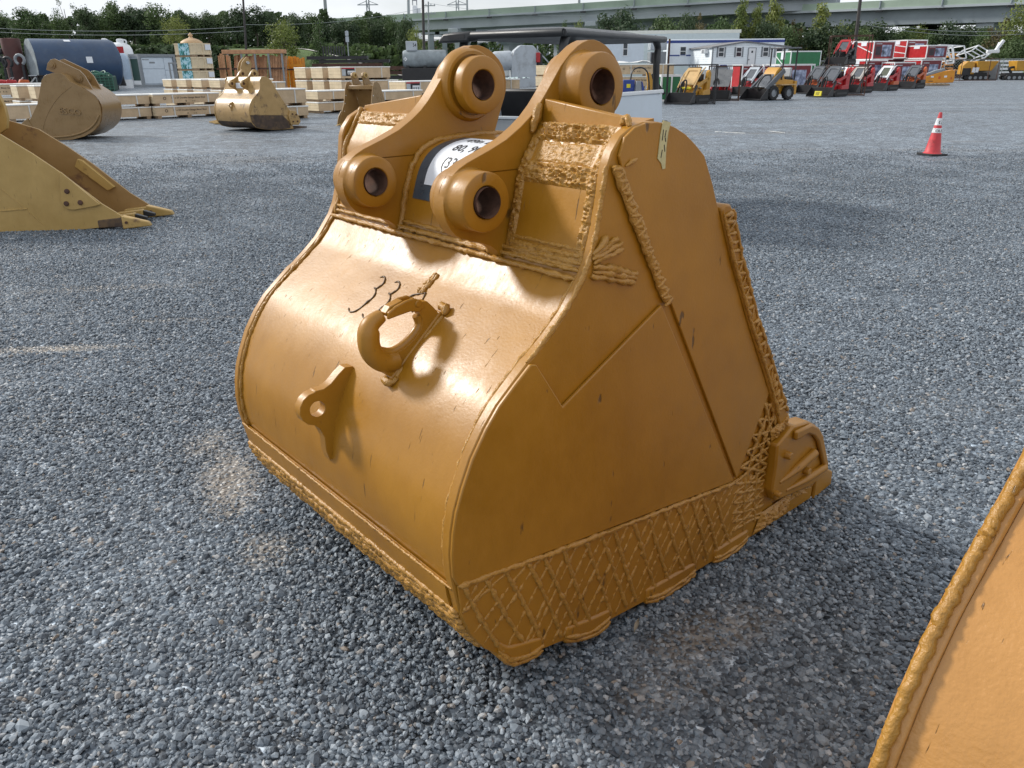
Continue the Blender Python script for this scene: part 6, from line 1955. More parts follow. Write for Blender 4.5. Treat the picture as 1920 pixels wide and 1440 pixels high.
def window(T, fr, x, z, w, h, shutters=True):
    """window on a wall: fr(x, out, z) -> point"""
    f = MB()
    t = 0.07
    def bx(m_, x0, x1, z0, z1, o0, o1):
        m_.hexa([fr(x0, o1, z0), fr(x1, o1, z0), fr(x1, o0, z0), fr(x0, o0, z0), fr(x0, o1, z1), fr(x1, o1, z1), fr(x1, o0, z1), fr(x0, o0, z1)])
    bx(f, x - w / 2, x - w / 2 + t, z, z + h, 0.001, 0.05)
    bx(f, x + w / 2 - t, x + w / 2, z, z + h, 0.001, 0.05)
    for z_ in (z, z + h / 2 - t / 2, z + h - t):
        bx(f, x - w / 2 + t + .001, x + w / 2 - t - .001, z_, z_ + t, 0.001, 0.05)
    wo = f.build('window', M_white, T)
    p = MB()
    bx(p, x - w / 2 + t, x + w / 2 - t, z + t, z + h - t, -0.02, 0.012)
    p.build('pane', M_glass, wo)
    if shutters:
        for s in (-1, 1):
            sh = MB()
            xc = x + s * (w / 2 + 0.10)
            bx(sh, xc - 0.09, xc + 0.09, z - 0.02, z + h + 0.02, 0.001, 0.04)
            sh.build('shutter', M_winf, wo)
    return wo

g = at_depth(1334, 131, 97)
HB = 15 / 1450 * 0 + (97 / 1450)   # metres per photo pixel at the cabin
T = empty('cabin', (g.x, g.y, 0), R(8), 'white lap sided cabin with a low gable and shuttered windows', 'cabin')
z0 = max(0.0, zt(1334, 131, 97))
CW, CD = 9.2, 7.6
zt_e, zt_p = zt(1334, 87, 97), zt(1392, 77, 97)
MB().prism([(0, z0), (CW, z0), (CW, zt_e - 0.1), (CW * 0.42, zt_p - 0.12), (0, zt_e - 0.1)], 0, CD, FY).build('wall', M_lap, T)
MB().prism([(0, 0), (CW, 0), (CW, z0 - 0.01), (0, z0 - 0.01)], 0.2, CD - 0.2, FY).build('skirting', M_grey, T)
M_roofg = simple('grey_roofing', (0.20, 0.20, 0.205), rough=0.8, var=0.15)
for (a, b) in (((-0.25, zt_e - 0.16), (CW * 0.42, zt_p - 0.10)), ((CW * 0.42, zt_p - 0.10), (CW + 0.25, zt_e - 0.16))):
    MB().prism([a, b, (b[0], b[1] + 0.12), (a[0], a[1] + 0.12)], -0.2, CD + 0.2, FY).build('roof', M_roofg, T)
MB().bar((-0.05, -0.05, z0), (-0.05, -0.05, zt_e - 0.17), 0.12).build('corner_board', M_winf, T)
frw = lambda x, o, z: (x, -o, z)
for px_ in (1349, 1381, 1430):
    window(T, frw, (px_ - 1334) * 0.0669 * 1.0, zt(1350, 107, 97), 0.72, 1.05)
dx = (1405 - 1334) * 0.0669
d_ = MB().box(dx - 0.42, dx + 0.42, -0.05, -0.001, z0 + 0.05, zt(1405, 90, 97)).build('door', M_white, T)
for (xa, xb, za, zb) in ((dx - 0.50, dx - 0.421, z0 + .05, zt(1405, 89, 97)), (dx + 0.421, dx + 0.50, z0 + .05, zt(1405, 89, 97)), (dx - 0.42, dx + 0.42, zt(1405, 89.9, 97), zt(1405, 88.8, 97))):
    MB().box(xa, xb, -0.07, -0.001, za, zb).build('door_trim', M_winf, d_)
MB().box(dx - 0.1, dx + 0.12, -0.056, -0.051, zt(1405, 99, 97), zt(1405, 95, 97)).build('pane', M_glass, d_)
MB().box(dx - 0.36, dx - 0.28, -0.09, -0.051, z0 + 1.0, z0 + 1.12).build('handle', M_black, d_)
# air conditioner in the left wall
ac = MB().box(-0.55, -0.001, 1.3, 2.5, zt(1326, 100, 97), zt(1326, 92, 97)).build('air_conditioner', M_white, T, bevel=0.03)
MB().box(-0.56, -0.551, 1.4, 2.1, zt(1326, 99.3, 97), zt(1326, 92.8, 97)).build('grille', M_grey, ac)
window(T, frw, (1455 - 1334) * 0.0669, zt(1455, 107, 97), 0.9, 1.05)

# white trailer with a blue stripe behind the cabin
g = at_depth(1252, 125, 104)
T = empty('office_trailer', (g.x, g.y, 0), R(3), 'white office trailer with a blue top stripe behind the cabin', 'trailer')
h0, h1 = zt(1252, 124, 104), zt(1252, 74, 104)
h0 = max(h0, 0.5)
MB().box(0, 14.5, 0, 3.0, h0, h1).build('body', simple('trailer_white', (0.76, 0.82, 0.88), rough=0.4, var=0.05), T, bevel=0.05)
MB().box(-0.02, 14.52, -0.02, 3.02, h1 - 0.42, h1 - 0.12).build('blue_stripe', M_blue, T)
MB().box(-0.03, 3.0, -0.03, -0.005, h1 - 1.9, h1 - 1.75).build('blue_line', M_blue, T)
window(T, frw, 1.8, h1 - 1.9, 0.8, 1.1, False)
for k in range(4):
    MB().cyl((1.0 + k * 3.6, 0.2, 0.4), (1.0 + k * 3.6, 2.8, 0.4), 0.4, 14).build('wheel', M_rubber, T)
g2 = at_depth(1218, 125, 103)
T = empty('cooling_unit', (g2.x, g2.y, 0), R(3), 'pale box shaped cooling unit on the end of the office trailer', 'cooling unit')
MB().box(0, 2.0, 0, 1.6, zt(1218, 94, 103), zt(1218, 75, 103)).build('upper_case', M_pgrey, T, bevel=0.05)
MB().box(0, 2.0, 0, 1.6, 0.6, zt(1218, 97, 103)).build('lower_case', M_grey, T, bevel=0.05)
MB().box(0.15, 1.3, -0.03, -0.001, 0.9, zt(1218, 99, 103)).build('grille', M_black, T)
MB().bar((2.25, -0.2, 0), (2.25, -0.2, zt(1243, 73, 103)), 0.2).build('post', M_rusty, T)
# long white hall behind, and a long pale trailer in front of it
g = at_depth(1128, 125, 122)
T = empty('long_hall', (g.x, g.y, 0), R(-2), 'long low white hall behind the office trailer', 'building')
MB().box(0, zt(0, 0, 1) * 0 + (1356 - 1128) * 122 / 1450 * 1.02, 0, 9, 0, zt(1200, 64, 122)).build('wall', M_silver, T)
MB().prism([(0, zt(1200, 64, 122) + .01), (9, zt(1200, 64, 122) + .01), (9, zt(1200, 56, 122) + .2), (0.0, zt(1200, 57.5, 122))], -0.2, (1356 - 1128) * 122 / 1450 * 1.02 + 0.2, FX).build('roof', M_film, T)
frh = lambda x, o, z: (x, -o, z)
window(T, frh, 4.0, zt(1170, 105, 122), 1.0, 1.9, False)
window(T, frh, 12.0, zt(1170, 105, 122), 1.0, 1.9, False)
g = at_depth(1130, 128, 100)
T = empty('white_container', (g.x, g.y, 0), R(4), 'white container with a narrow window seen under the cart roof', 'container')
MB().box(0, 4.9, 0, 3, max(.2, zt(1160, 117, 100)), zt(1160, 80, 100)).build('body', M_silver, T, bevel=0.04)
window(T, frw, 2.65, zt(1170, 105, 100), 0.62, 1.55, False)
g = at_depth(1160, 125, 80)
tag(MB().grid(lambda u, v: (6.0 * (u - .5), 1.2 * (v - .5), 0.25 + 0.5 * abs(mnoise.noise(Vector((u * 4, v * 2, 3))))), 14, 5).build('tarpaulin', M_film, smooth=60), 'white crumpled tarpaulin lying in front of the white container', 'tarpaulin').location = (g.x, g.y, zt(1165, 117, 80) - 0.3)

# ------------------------------------------------------------------ left back yard: tanks, coolers, frames, timber
M_navy = simple('navy_tank_paint', (0.030, 0.062, 0.125), rough=0.38, var=0.25, scale=0.5, dirt=(0.06, 0.09, 0.14), dscale=1.2, dirt_amt=0.5)
M_tankend = simple('weathered_tank_end', (0.27, 0.31, 0.33), rough=0.6, var=0.3, scale=1.2, dirt=(0.12, 0.12, 0.12), dscale=1.0)
M_rustred = simple('red_oxide_tank', (0.085, 0.030, 0.026), rough=0.65, var=0.35, scale=0.8)
YT = 80
a, b = P_(56, 101, YT), P_(182, 103, YT)
T = empty('storage_tank', (a.x, a.y, 0), 0, 'navy blue cylindrical tank lying beyond the crates at far left', 'tank')
rad = 2.2
L = 7.6
dirv = Vector((math.cos(R(41)), math.sin(R(41)), 0))
zc = rad + 0.28
prof = [(0.0, 0.0), (rad * 0.97, 0.0), (rad, 0.12), (rad, L - 0.5), (rad * 0.93, L - 0.15), (rad * 0.7, L + 0.1), (0.0, L + 0.25)]
MB().lathe(prof, (0, 0, zc), dirv, 36).build('tank_shell', M_navy, T, smooth=35)
MB().lathe([(0.0, -0.06), (rad * 0.99, -0.06), (rad * 0.99, -0.004), (0.0, -0.004)], (0, 0, zc), dirv, 36).build('tank_end', M_tankend, T, smooth=35)
for k in (0.12, 0.5, 0.86):
    p = dirv * L * k
    MB().box(p.x - 0.2, p.x + 0.2, p.y - rad * 0.7, p.y + rad * 0.7, 0, 0.75).build('saddle', M_black, T)
def tank_sticker(fx, ang, w, h):
    p = dirv * L * fx
    nrm = Vector((dirv.y * math.cos(ang), -dirv.x * math.cos(ang), math.sin(ang)))
    c = p + Vector((0, 0, zc)) + nrm * (rad + 0.012)
    tz = Vector((-dirv.y * math.sin(ang), dirv.x * math.sin(ang), math.cos(ang)))
    MB().add([c - dirv * w - tz * h, c + dirv * w - tz * h, c + dirv * w + tz * h, c - dirv * w + tz * h], [(0, 1, 2, 3)]).build('paper_label', M_paper, T)
tank_sticker(0.60, R(8), 0.28, 0.28)
tank_sticker(0.42, R(66), 0.28, 0.2)
a2 = P_(29, 120, YT + 1)
T = empty('storage_tank', (a2.x, a2.y, 0), 0, 'red oxide upright cylinder left of the navy tank', 'tank')
zt2 = zt(29, 72, YT + 1)
MB().lathe([(0.0, 0.0), (0.78, 0.0), (0.84, 0.1), (0.84, zt2 - 0.1), (0.8, zt2), (0.0, zt2 + 0.05)], (0, 0, 0), (0, 0, 1), 24).build('tank_shell', M_rustred, T, smooth=40)
for zz in (0.62, 0.76):
    MB().cyl((-0.8, -0.3, zt2 * zz), (-1.35, -0.5, zt2 * zz), 0.28, 10).build('valve', M_black, T, bevel=0.03)
# hooks hanging on stands
for (px, py, lb) in ((3, 118, 'black hook shaped arm at the very left edge'), (14, 117, 'black curved arm left of the red oxide cylinder'), (37, 112, 'grey hook shaped arm in front of the navy tank end')):
    p = P_(px, py, YT - 3)
    T = empty('hook_arm', (p.x, p.y, 0), 0, lb, 'hook arm', 'curved arms standing by the navy tank')
    mt = M_black if px < 30 else M_grey
    MB().tube([(0.42 * math.cos(t_), 0, p.z + 0.42 * math.sin(t_)) for t_ in [R(d) for d in range(-60, 241, 30)]], 0.13, 8).build('hook', mt, T, smooth=60)
    MB().bar((0, 0.2, 0), (0.1, 0.1, p.z - 0.45), 0.16).build('post', M_black, T)
# small machines and attachments at far left
rr = random.Random(3)
for i, (px, lb) in enumerate(((4, 'small red and black machine at the very left edge'), (22, 'small black machine with red covers left of the black frames'), (45, 'small machine with an orange top by the red oxide cylinder'))):
    p = at_depth(px, 140, 70)
    T = empty('small_machine', (p.x, p.y, 0), R(20 * i), lb, 'machine', 'small machines at far left')
    MB().box(-0.7, 0.7, -0.4, 0.4, 0.25, 0.75).build('body', M_black, T, bevel=0.05)
    MB().prism([(-0.6, 0.76), (0.3, 0.76), (0.2, 1.1), (-0.4, 1.15)], -0.3, 0.3, FY).build('cover', M_red if i < 2 else M_orange, T, bevel=0.05)
    for (x, y) in ((-.5, -.4), (.5, -.4), (-.5, .4), (.5, .4)):
        MB().cyl((x, y - .1, 0.25), (x, y + .1, 0.25), 0.25, 12).build('wheel', M_rubber, T)
    MB().tube([(0.3, -0.2, 0.8), (0.8, -0.2, 1.3), (0.8, 0.2, 1.3), (0.3, 0.2, 0.8)], 0.03, 6).build('handle', M_grey, T)
for i, (px, lb) in enumerate(((56, 'leftmost black frame attachment below the navy tank'), (68, 'second black frame attachment below the navy tank'), (80, 'third black frame attachment below the navy tank'), (92, 'rightmost black frame attachment below the navy tank'))):
    p = at_depth(px, 140, 72)
    T = empty('frame_attachment', (p.x, p.y, 0), R(-5), lb, 'attachment', 'black frame attachments below the navy tank')
    for x in (0, 0.55):
        MB().box(x, x + 0.12, 0, 0.5, 0, 1.4).build('upright', M_black, T)
    for z_ in (0.2, 0.75, 1.28):
        MB().box(0.121, 0.549, 0.05, 0.2, z_, z_ + 0.12).build('crossbar', M_black if z_ != 0.75 else M_grey, T)
    MB().box(-0.05, 0.7, -0.15, 0.6, 1.401, 1.47).build('top_plate', M_pgrey if i == 0 else M_black, T)

# white tanks
for i, (px0, px1, top, Y, mt, lb) in enumerate(((186, 207, 79, 100, M_white, 'white domed tank with a lifting eye right of the navy tank'), (208, 244, 80, 98, M_white, 'larger white domed tank with a hatch behind the frame with a red flag'))):
    c = P_((px0 + px1) / 2, 100, Y)
    r = (px1 - px0) / 2 * Y / 1450 * (1.35 if i == 0 else 1.15)
    zz = zt(px0, top, Y)
    T = empty('white_tank', (c.x, c.y, 0), 0, lb, 'tank')
    MB().lathe([(0, 0), (r, 0), (r, zz * 0.72), (r * 0.96, zz * 0.84), (r * 0.8, zz * 0.94), (r * 0.4, zz), (0, zz)], (0, 0, 0), (0, 0, 1), 28).build('tank_shell', mt, T, smooth=50)
    MB().lathe([(r * 0.28, zz - .1), (r * 0.28, zz + 0.35), (r * 0.16, zz + 0.40), (0, zz + .4)], (0.2, 0, 0), (0, 0, 1), 14).build('hatch', mt, T)
    MB().lathe([(0.16, -0.05), (0.30, -0.05), (0.30, 0.05), (0.16, 0.05)], (r * 0.55, -0.2, zz + 0.05), (0, 1, 0), 14, closed=True).build('lifting_eye', mt, T)
c = P_(226, 130, 92)
T = empty('white_tank', (c.x, c.y, 0), 0, 'pale blue upright cylinder on a skirt left of the air handling unit', 'tank')
r = 16 * 92 / 1450
zz = zt(230, 99, 92)
MB().lathe([(0, 0.9), (r * 0.94, 0.9), (r, 1.1), (r, zz * 0.8), (r * 0.93, zz * 0.92), (r * 0.6, zz), (0, zz + 0.05)], (0, 0, 0), (0, 0, 1), 30).build('tank_shell', simple('pale_blue_tank', (0.40, 0.50, 0.62), rough=0.35), T, smooth=50)
MB().lathe([(r * 1.01, 0.0), (r * 1.01, 0.899), (0, .899), (0, 0)], (0, 0, 0), (0, 0, 1), 30).build('skirt', M_white, T, smooth=50)

# welded lifting frame with a red flag and tripod
def bars(T, name, segs, r, mt):
    for a, b in segs:
        MB().bar(a, b, r).build(name, mt, T)
o = P_(160, 148, 90)
T = empty('lifting_frame', (o.x, o.y, 0), 0, 'black welded frame with a red flag in front of the white tanks', 'frame')
q = lambda px, py, dy=0: P_(px, py, 90) - Vector((o.x, o.y - dy, 0))
bars(T, 'bar', [(q(163, 94), q(221, 94)), (q(163, 94), q(168, 128)), (q(221, 94), q(224, 128)), (q(168, 109), q(222, 109)), (q(186, 94), q(212, 140)), (q(172, 128), q(226, 128))], 0.24, M_black)
bars(T, 'tripod_leg', [(q(224, 127), q(216, 157)), (q(224, 127, .5), q(226, 157, .5)), (q(224, 127), q(234, 158)), (q(222, 110), q(225, 127))], 0.2, M_black)
bars(T, 'foot', [(q(206, 158.5), q(236, 158.5))], 0.25, M_black)
fl_ = q(224, 92)
MB().box(fl_.x - 0.35, fl_.x + 0.45, fl_.y - 0.1, fl_.y - 0.06, fl_.z - 0.4, fl_.z + 0.25).build('red_flag', M_red, T)
fl_ = q(163, 94)
MB().box(fl_.x - 0.25, fl_.x + 0.25, fl_.y - 0.16, fl_.y - 0.13, fl_.z - 0.2, fl_.z + 0.18).build('paper_label', M_paper, T)
# green mesh basket full of hoses
o = P_(192, 163, 78)
T = empty('mesh_basket', (o.x, o.y, 0), R(10), 'green wire mesh basket heaped with hoses', 'basket')
w_, h_ = 1.25, 1.45
M_gwire = simple('green_wire', (0.05, 0.16, 0.11), rough=0.5)
for k in range(8):
    x = -w_ + 2 * w_ * k / 7
    MB().bar((x, -0.8, 0), (x, -0.8, h_), 0.05).build('wire', M_gwire, T)
for k in range(7):
    z_ = h_ * k / 6
    MB().bar((-w_, -0.84, z_), (w_, -0.84, z_), 0.05).build('wire', M_gwire, T)
MB().box(-w_ + .05, w_ - .05, -0.7, 0.7, 0.02, h_ - 0.1).build('hose_pile', simple('dark_green_hose', (0.03, 0.075, 0.055), rough=0.6, var=0.5, scale=5), T, bevel=0.1)
for k in range(7):
    c = Vector((random.uniform(-.8, .8), random.uniform(-.4, .3), h_ + random.uniform(-.05, .2)))
    rr_ = random.uniform(.35, .7)
    MB().tube([c + Vector((rr_ * math.cos(t_), rr_ * math.sin(t_), 0.12 * math.sin(2 * t_ + k))) for t_ in [R(d) for d in range(0, 361, 30)]], 0.06, 6).build('hose', M_gwire, T, smooth=60)

# air handling unit
g = P_(268, 158, 96)
T = empty('air_handling_unit', (g.x, g.y, 0), R(53), 'large pale grey air handling unit with dark green grilles', 'air handling unit')
hh = zt(268, 101, 96)
Lx, Wy = 4.6, 4.6
MB().box(0.2, Lx - 0.2, 0.2, Wy - .2, 0.15, hh - 0.15).build('case', simple('cooler_panel', (0.44, 0.50, 0.56), rough=0.4, var=0.06, scale=1), T)
for (x, y) in ((0, 0), (Lx - .28, 0), (0, Wy - .28), (Lx - .28, Wy - .28)):
    MB().box(x, x + .28, y, y + .28, 0, hh).build('corner_post', M_grey, T)
for z_ in (0, hh - .28):
    MB().box(.281, Lx - .281, 0.0, .27, z_, z_ + .28).build('edge_rail', M_grey, T)
    MB().box(0.0, .27, .281, Wy - .281, z_, z_ + .28).build('edge_rail', M_grey, T)
for (ya, yb) in ((0.5, 2.2), (2.45, 4.1)):
    MB().box(0.15, 0.19, ya, yb, 0.75, hh - 0.5).build('grille', simple('dark_green_grille', (0.008, 0.05, 0.04), rough=0.5), T)
MB().box(0.1, 0.195, 0.4, 4.2, 0.3, 0.72).build('lower_panel', M_white, T)
for (xa, xb, za, zb) in ((0.4, 3.1, 0.4, hh * 0.55), (0.4, 3.1, hh * 0.565, hh - 0.4), (3.15, Lx - 0.4, 0.4, hh * 0.5), (3.15, Lx - 0.4, hh * 0.52, hh - 0.4)):
    MB().box(xa, xb, 0.15, 0.195, za, zb).build('door_panel', M_silver, T, bevel=0.01)
MB().box(1.3, 2.0, 0.14, 0.149, hh * 0.72, hh * 0.77).build('nameplate', M_grey, T)
MB().box(0.5, 1.3, 0.14, 0.149, hh * 0.82, hh * 0.845).build('nameplate', M_grey, T)
# olive drum and black stand between cooler and box pile
o = P_(338, 117, 60)
T = empty('drum', (o.x, o.y, 0), 0, 'olive drum on a stand left of the plywood box pile', 'drum')
zA, zB = zt(338, 117, 60), zt(338, 101, 60)
MB().cyl((0, 0, zA), (0, 0, zB), 0.22, 14).build('drum_shell', simple('olive_drum', (0.28, 0.19, 0.06), rough=0.5), T)
MB().lathe([(0.0, 0.3), (0.14, 0.2), (0.16, 0.05), (0.1, 0.0)], (0, 0, zB), (0, 0, 1), 12).build('filter', M_black, T)
for (x, y) in ((-.7, -.3), (0.1, -.3), (-.7, .4), (.1, .4)):
    MB().bar((x, y, 0), (x, y, zA - .001), 0.09).build('leg', M_grey, T)
MB().box(-0.75, 0.3, -.35, .45, zA - 0.09, zA - 0.002).build('shelf', M_grey, T)
# timber bundle rack
def timber_rack(px0, px1, ytop, Y, n, mt, label, rz, hgt=None, lean=0.0):
    a, b = at_depth(px0, 140, Y), at_depth(px1, 140, Y)
    H = zt((px0 + px1) / 2, ytop, Y)
    T = empty('timber_rack', (a.x, a.y, 0), rz, label, 'timber rack')
    W = (b - a).length
    for k in range(n):
        x0 = W * k / n
        hh = H * random.uniform(0.93, 1.0)
        y = random.uniform(-.1, .35)
        MB().hexa([(x0, y, 0.15), (x0 + W / n * 0.86, y, 0.15), (x0 + W / n * 0.86, y + .2, 0.15), (x0, y + .2, 0.15), (x0 + lean, y + .1, hh), (x0 + lean + W / n * 0.86, y + .1, hh), (x0 + lean + W / n * 0.86, y + .3, hh), (x0 + lean, y + .3, hh)]).build('plank', mt, T)
    for z_ in (0.02, H * 0.62):
        MB().box(-0.1, W + .1, -0.16, -0.105, z_, z_ + 0.12).build('rail', M_rusty, T)
    return T, W, H
timber_rack(412, 431, 100, 58, 5, M_timber, 'upright reddish planks strapped at the left end of the timber rack', R(-4))
T, W_t, H_t = timber_rack(434, 533, 101, 61, 19, M_timber, 'long rack of upright reddish planks behind the worn bucket', R(2), lean=0.25)
MB().box(-0.4, W_t + 0.2, -0.3, 0.5, H_t + 0.01, H_t + 0.28).build('top_beam', M_timber, T, bevel=0.02)
for k in range(5):
    MB().box(k * W_t / 4 - .06, k * W_t / 4 + .06, -0.30, -0.19, 0, H_t).build('post', M_grey, T)
T, W_t, H_t = timber_rack(536, 572, 105, 63, 7, M_amber, 'amber steel formwork standing right of the timber rack', R(2))
MB().box(-0.1, W_t, -0.32, -0.17, H_t * 0.72, H_t * 0.78).build('shelf', M_amber, T)

# black steel sections stacked on the bank side
o = P_(585, 130, 64)
T = empty('steel_stack', (o.x, o.y, 0), R(2), 'stack of black steel sections left of the open brown bucket', 'steel stack')
for k in range(9):
    L_ = random.uniform(4.4, 5.4)
    x = random.uniform(-.5, .6)
    MB().box(x, x + L_, random.uniform(-.2, .1), 0.9, 0.3 + k * 0.26, 0.52 + k * 0.26).build('steel_section', M_black if k % 3 else M_rusty, T)
for k in range(9):
    MB().box(0.9 + k * 0.2, 0.98 + k * 0.2, 0.1, 0.3, 2.64, 3.3).build('upright', M_black, T)
o = P_(690, 130, 62)
T = empty('steel_stack', (o.x, o.y, 0), R(2), 'low stack of rusty beams in front of the grass bank', 'steel stack')
for k in range(5):
    MB().box(-0.6 * (k % 2), 4.8, -0.1 * k, 0.9, 0.3 + k * 0.32, 0.56 + k * 0.32).build('steel_section', M_rusty if k > 2 else M_black, T)

# grey tank trailer with a numbered box
YG = 58
a, b = P_(756, 111, YG), P_(836, 111, YG)
T = empty('tank_trailer', (a.x, a.y, 0), R(4), 'grey weathered tank with a box marked 54 on a black base', 'tank')
L = (b - a).length
r = 14.5 * YG / 1450
zc = a.z
MB().lathe([(0, 0.0), (r * 0.9, 0.02), (r, 0.14), (r, L - 0.1), (r * 0.9, L), (0, L + 0.03)], (0, 0, zc), (1, 0, 0), 26).build('tank_shell', M_tankend, T, smooth=40)
MB().lathe([(0, -0.02), (r * 0.84, -0.018), (r * 0.84, -0.002), (0, -0.002)], (0, 0, zc), (1, 0, 0), 24).build('tank_end', M_pgrey, T)
MB().box(0.25, 1.0, -0.35, 0.35, zc + r - 0.06, zc + r + 0.55).build('box', M_pgrey, T, bevel=0.03)
text_part('lettering', '54', 0.3, lambda x, y: (0.72 + x * .8, -0.353, zc + r + 0.2 + y), M_black, T, bold=0.005)
MB().add([(0.04, -r * 0.99 + .02, zc), (0.18, -r - 0.01, zc - 0.14), (0.32, -r - 0.01, zc), (0.18, -r - 0.01, zc + 0.14)], [(0, 1, 2, 3)]).build('placard', M_white, T)
MB().box(-0.1, L + 0.6, -r, r, 0.55, zc - r - 0.005).build('base', M_black, T, bevel=0.03)
for x in (0.3, L * 0.5, L - 0.3):
    MB().box(x - .1, x + .1, -r * .8, r * .8, zc - r - 0.004, zc - r * 0.72).build('saddle', M_black, T)
for x in (0.5, L - 0.5):
    MB().cyl((x, -r - .1, 0.35), (x, r + .1, 0.35), 0.35, 14).build('wheel', M_rubber, T)

# grey blasting machine behind the cart
YK = 60
o = P_(962, 135, YK)
T = empty('mixing_machine', (o.x, o.y, 0), R(6), 'pale grey machine with a rounded drum seen under the cart roof', 'machine')
s_ = YK / 1450
zb, zr = zt(962, 135, YK), zt(962, 86, YK)
zb = 0.3
MB().prism([(-0.1, zb), (1.7, zb), (1.72, zr - 0.25), (1.45, zr + 0.02), (0.55, zr + 0.05), (0.1, zr - 0.3), (-0.1, zr - 0.8)], 0.0, 1.6, FY).build('housing', M_pgrey, T, bevel=0.05)
MB().lathe([(0, 0), (0.62, 0.0), (0.66, 0.1), (0.66, 1.2), (0.5, 1.5), (0, 1.6)], (-0.05, 0.6, zr - 0.95), (-1, 0, -0.04), 22).build('drum', M_pgrey, T, smooth=40)
MB().box(1.73, 2.15, 0.1, 1.2, zb, zr - 0.5).build('engine', M_black, T, bevel=0.05)
MB().box(1.66, 1.95, -0.12, -0.001, zr - 1.1, zr - 0.45).build('red_cover', M_red, T, bevel=0.03)
MB().bar((1.8, 0.2, zr - .3), (2.9, 0.2, zr - 1.4), 0.08).build('brace', M_pgrey, T)
MB().bar((1.8, 0.2, zr), (1.8, 0.2, zr - 1.0), 0.08).build('brace', M_pgrey, T)

# ------------------------------------------------------------------ grass bank, road, far setting
M_grass = simple('grass', (0.085, 0.135, 0.038), rough=0.9, var=0.35, scale=0.25, bump=0.15, bscale=6)
M_concrete = simple('concrete', (0.38, 0.42, 0.45), rough=0.85, var=0.12, scale=0.3)
M_concdk = simple('weathered_concrete', (0.26, 0.30, 0.33), rough=0.85, var=0.18, scale=0.25)
M_rail = simple('green_grey_parapet', (0.30, 0.38, 0.31), rough=0.8, var=0.15, scale=0.25)
ZB = 4.6
def bank_z(x, y):
    t = min(max((y - 101) / 15, 0), 1)
    t = t * t * (3 - 2 * t)
    e = min(max((-9 - x) / 22, 0), 1)
    e = e * e * (3 - 2 * e)
    return ZB * t * e + 0.06 * mnoise.noise(Vector((x * 0.2, y * 0.2, 0))) * t
gb = MB().grid(lambda u, v: (-170 + 165 * u, 102 + 100 * v, bank_z(-170 + 165 * u, 102 + 100 * v) + 0.006), 66, 50).build('grass_bank', M_grass, smooth=60)
tag(gb, kind='structure')
rd = MB().grid(lambda u, v: (-120 + 112 * u, 115.5 + 3.2 * v, bank_z(-120 + 112 * u, 115.5 + 3.2 * v) + 0.05), 50, 2).build('road', simple('pale_concrete_road', (0.50, 0.48, 0.44), rough=0.9, var=0.08), smooth=60)
tag(rd, kind='structure')
rg = MB().grid(lambda u, v: (10 + 190 * u, 108 + 120 * v, 0.012), 4, 4).build('verge', M_grass, smooth=0)
tag(rg, kind='structure')
# ------------------------------------------------------------------ trees
def leaf_mat(name, lo, hi):
    M, t, b = mat_new(name)
    Nn, Lk = t.nodes.new, t.links.new
    geo = Nn('ShaderNodeNewGeometry')
    oi = Nn('ShaderNodeObjectInfo')
    n = Nn('ShaderNodeTexNoise')
    n.inputs['Scale'].default_value = 0.9
    n.inputs['Detail'].default_value = 5
    Lk(geo.outputs['Position'], n.inputs['Vector'])
    mixf = Nn('ShaderNodeMath'); mixf.operation = 'MULTIPLY_ADD'
    mixf.inputs[1].default_value = 0.35
    Lk(oi.outputs['Random'], mixf.inputs[0])
    sc = Nn('ShaderNodeMath'); sc.operation = 'MULTIPLY_ADD'; sc.inputs[1].default_value = 1.5; sc.inputs[2].default_value = -0.42
    Lk(n.outputs['Fac'], sc.inputs[0])
    Lk(sc.outputs[0], mixf.inputs[2])
    r = Nn('ShaderNodeValToRGB')
    r.color_ramp.elements[0].position = 0.1
    r.color_ramp.elements[1].position = 0.9
    r.color_ramp.elements[0].color = (*lo, 1)
    r.color_ramp.elements[1].color = (*hi, 1)
    Lk(mixf.outputs[0], r.inputs[0])
    Lk(r.outputs[0], b.inputs['Base Color'])
    b.inputs['Roughness'].default_value = 0.6
    tr = Nn('ShaderNodeBsdfTranslucent')
    Lk(r.outputs[0], tr.inputs['Color'])
    mx = Nn('ShaderNodeMixShader')
    mx.inputs[0].default_value = 0.28
    Lk(b.outputs[0], mx.inputs[1])
    Lk(tr.outputs[0], mx.inputs[2])
    Lk(mx.outputs[0], t.nodes['Material Output'].inputs['Surface'])
    return M
L_dark = leaf_mat('dark_foliage', (0.027, 0.055, 0.026), (0.08, 0.12, 0.05))
L_mid = leaf_mat('mid_foliage', (0.045, 0.085, 0.028), (0.12, 0.175, 0.060))
L_light = leaf_mat('yellow_green_foliage', (0.09, 0.135, 0.030), (0.26, 0.29, 0.075))
L_bronze = leaf_mat('bronze_foliage', (0.075, 0.07, 0.025), (0.17, 0.13, 0.055))
M_bark = simple('bark', (0.10, 0.085, 0.07), rough=0.9, var=0.3, scale=3)

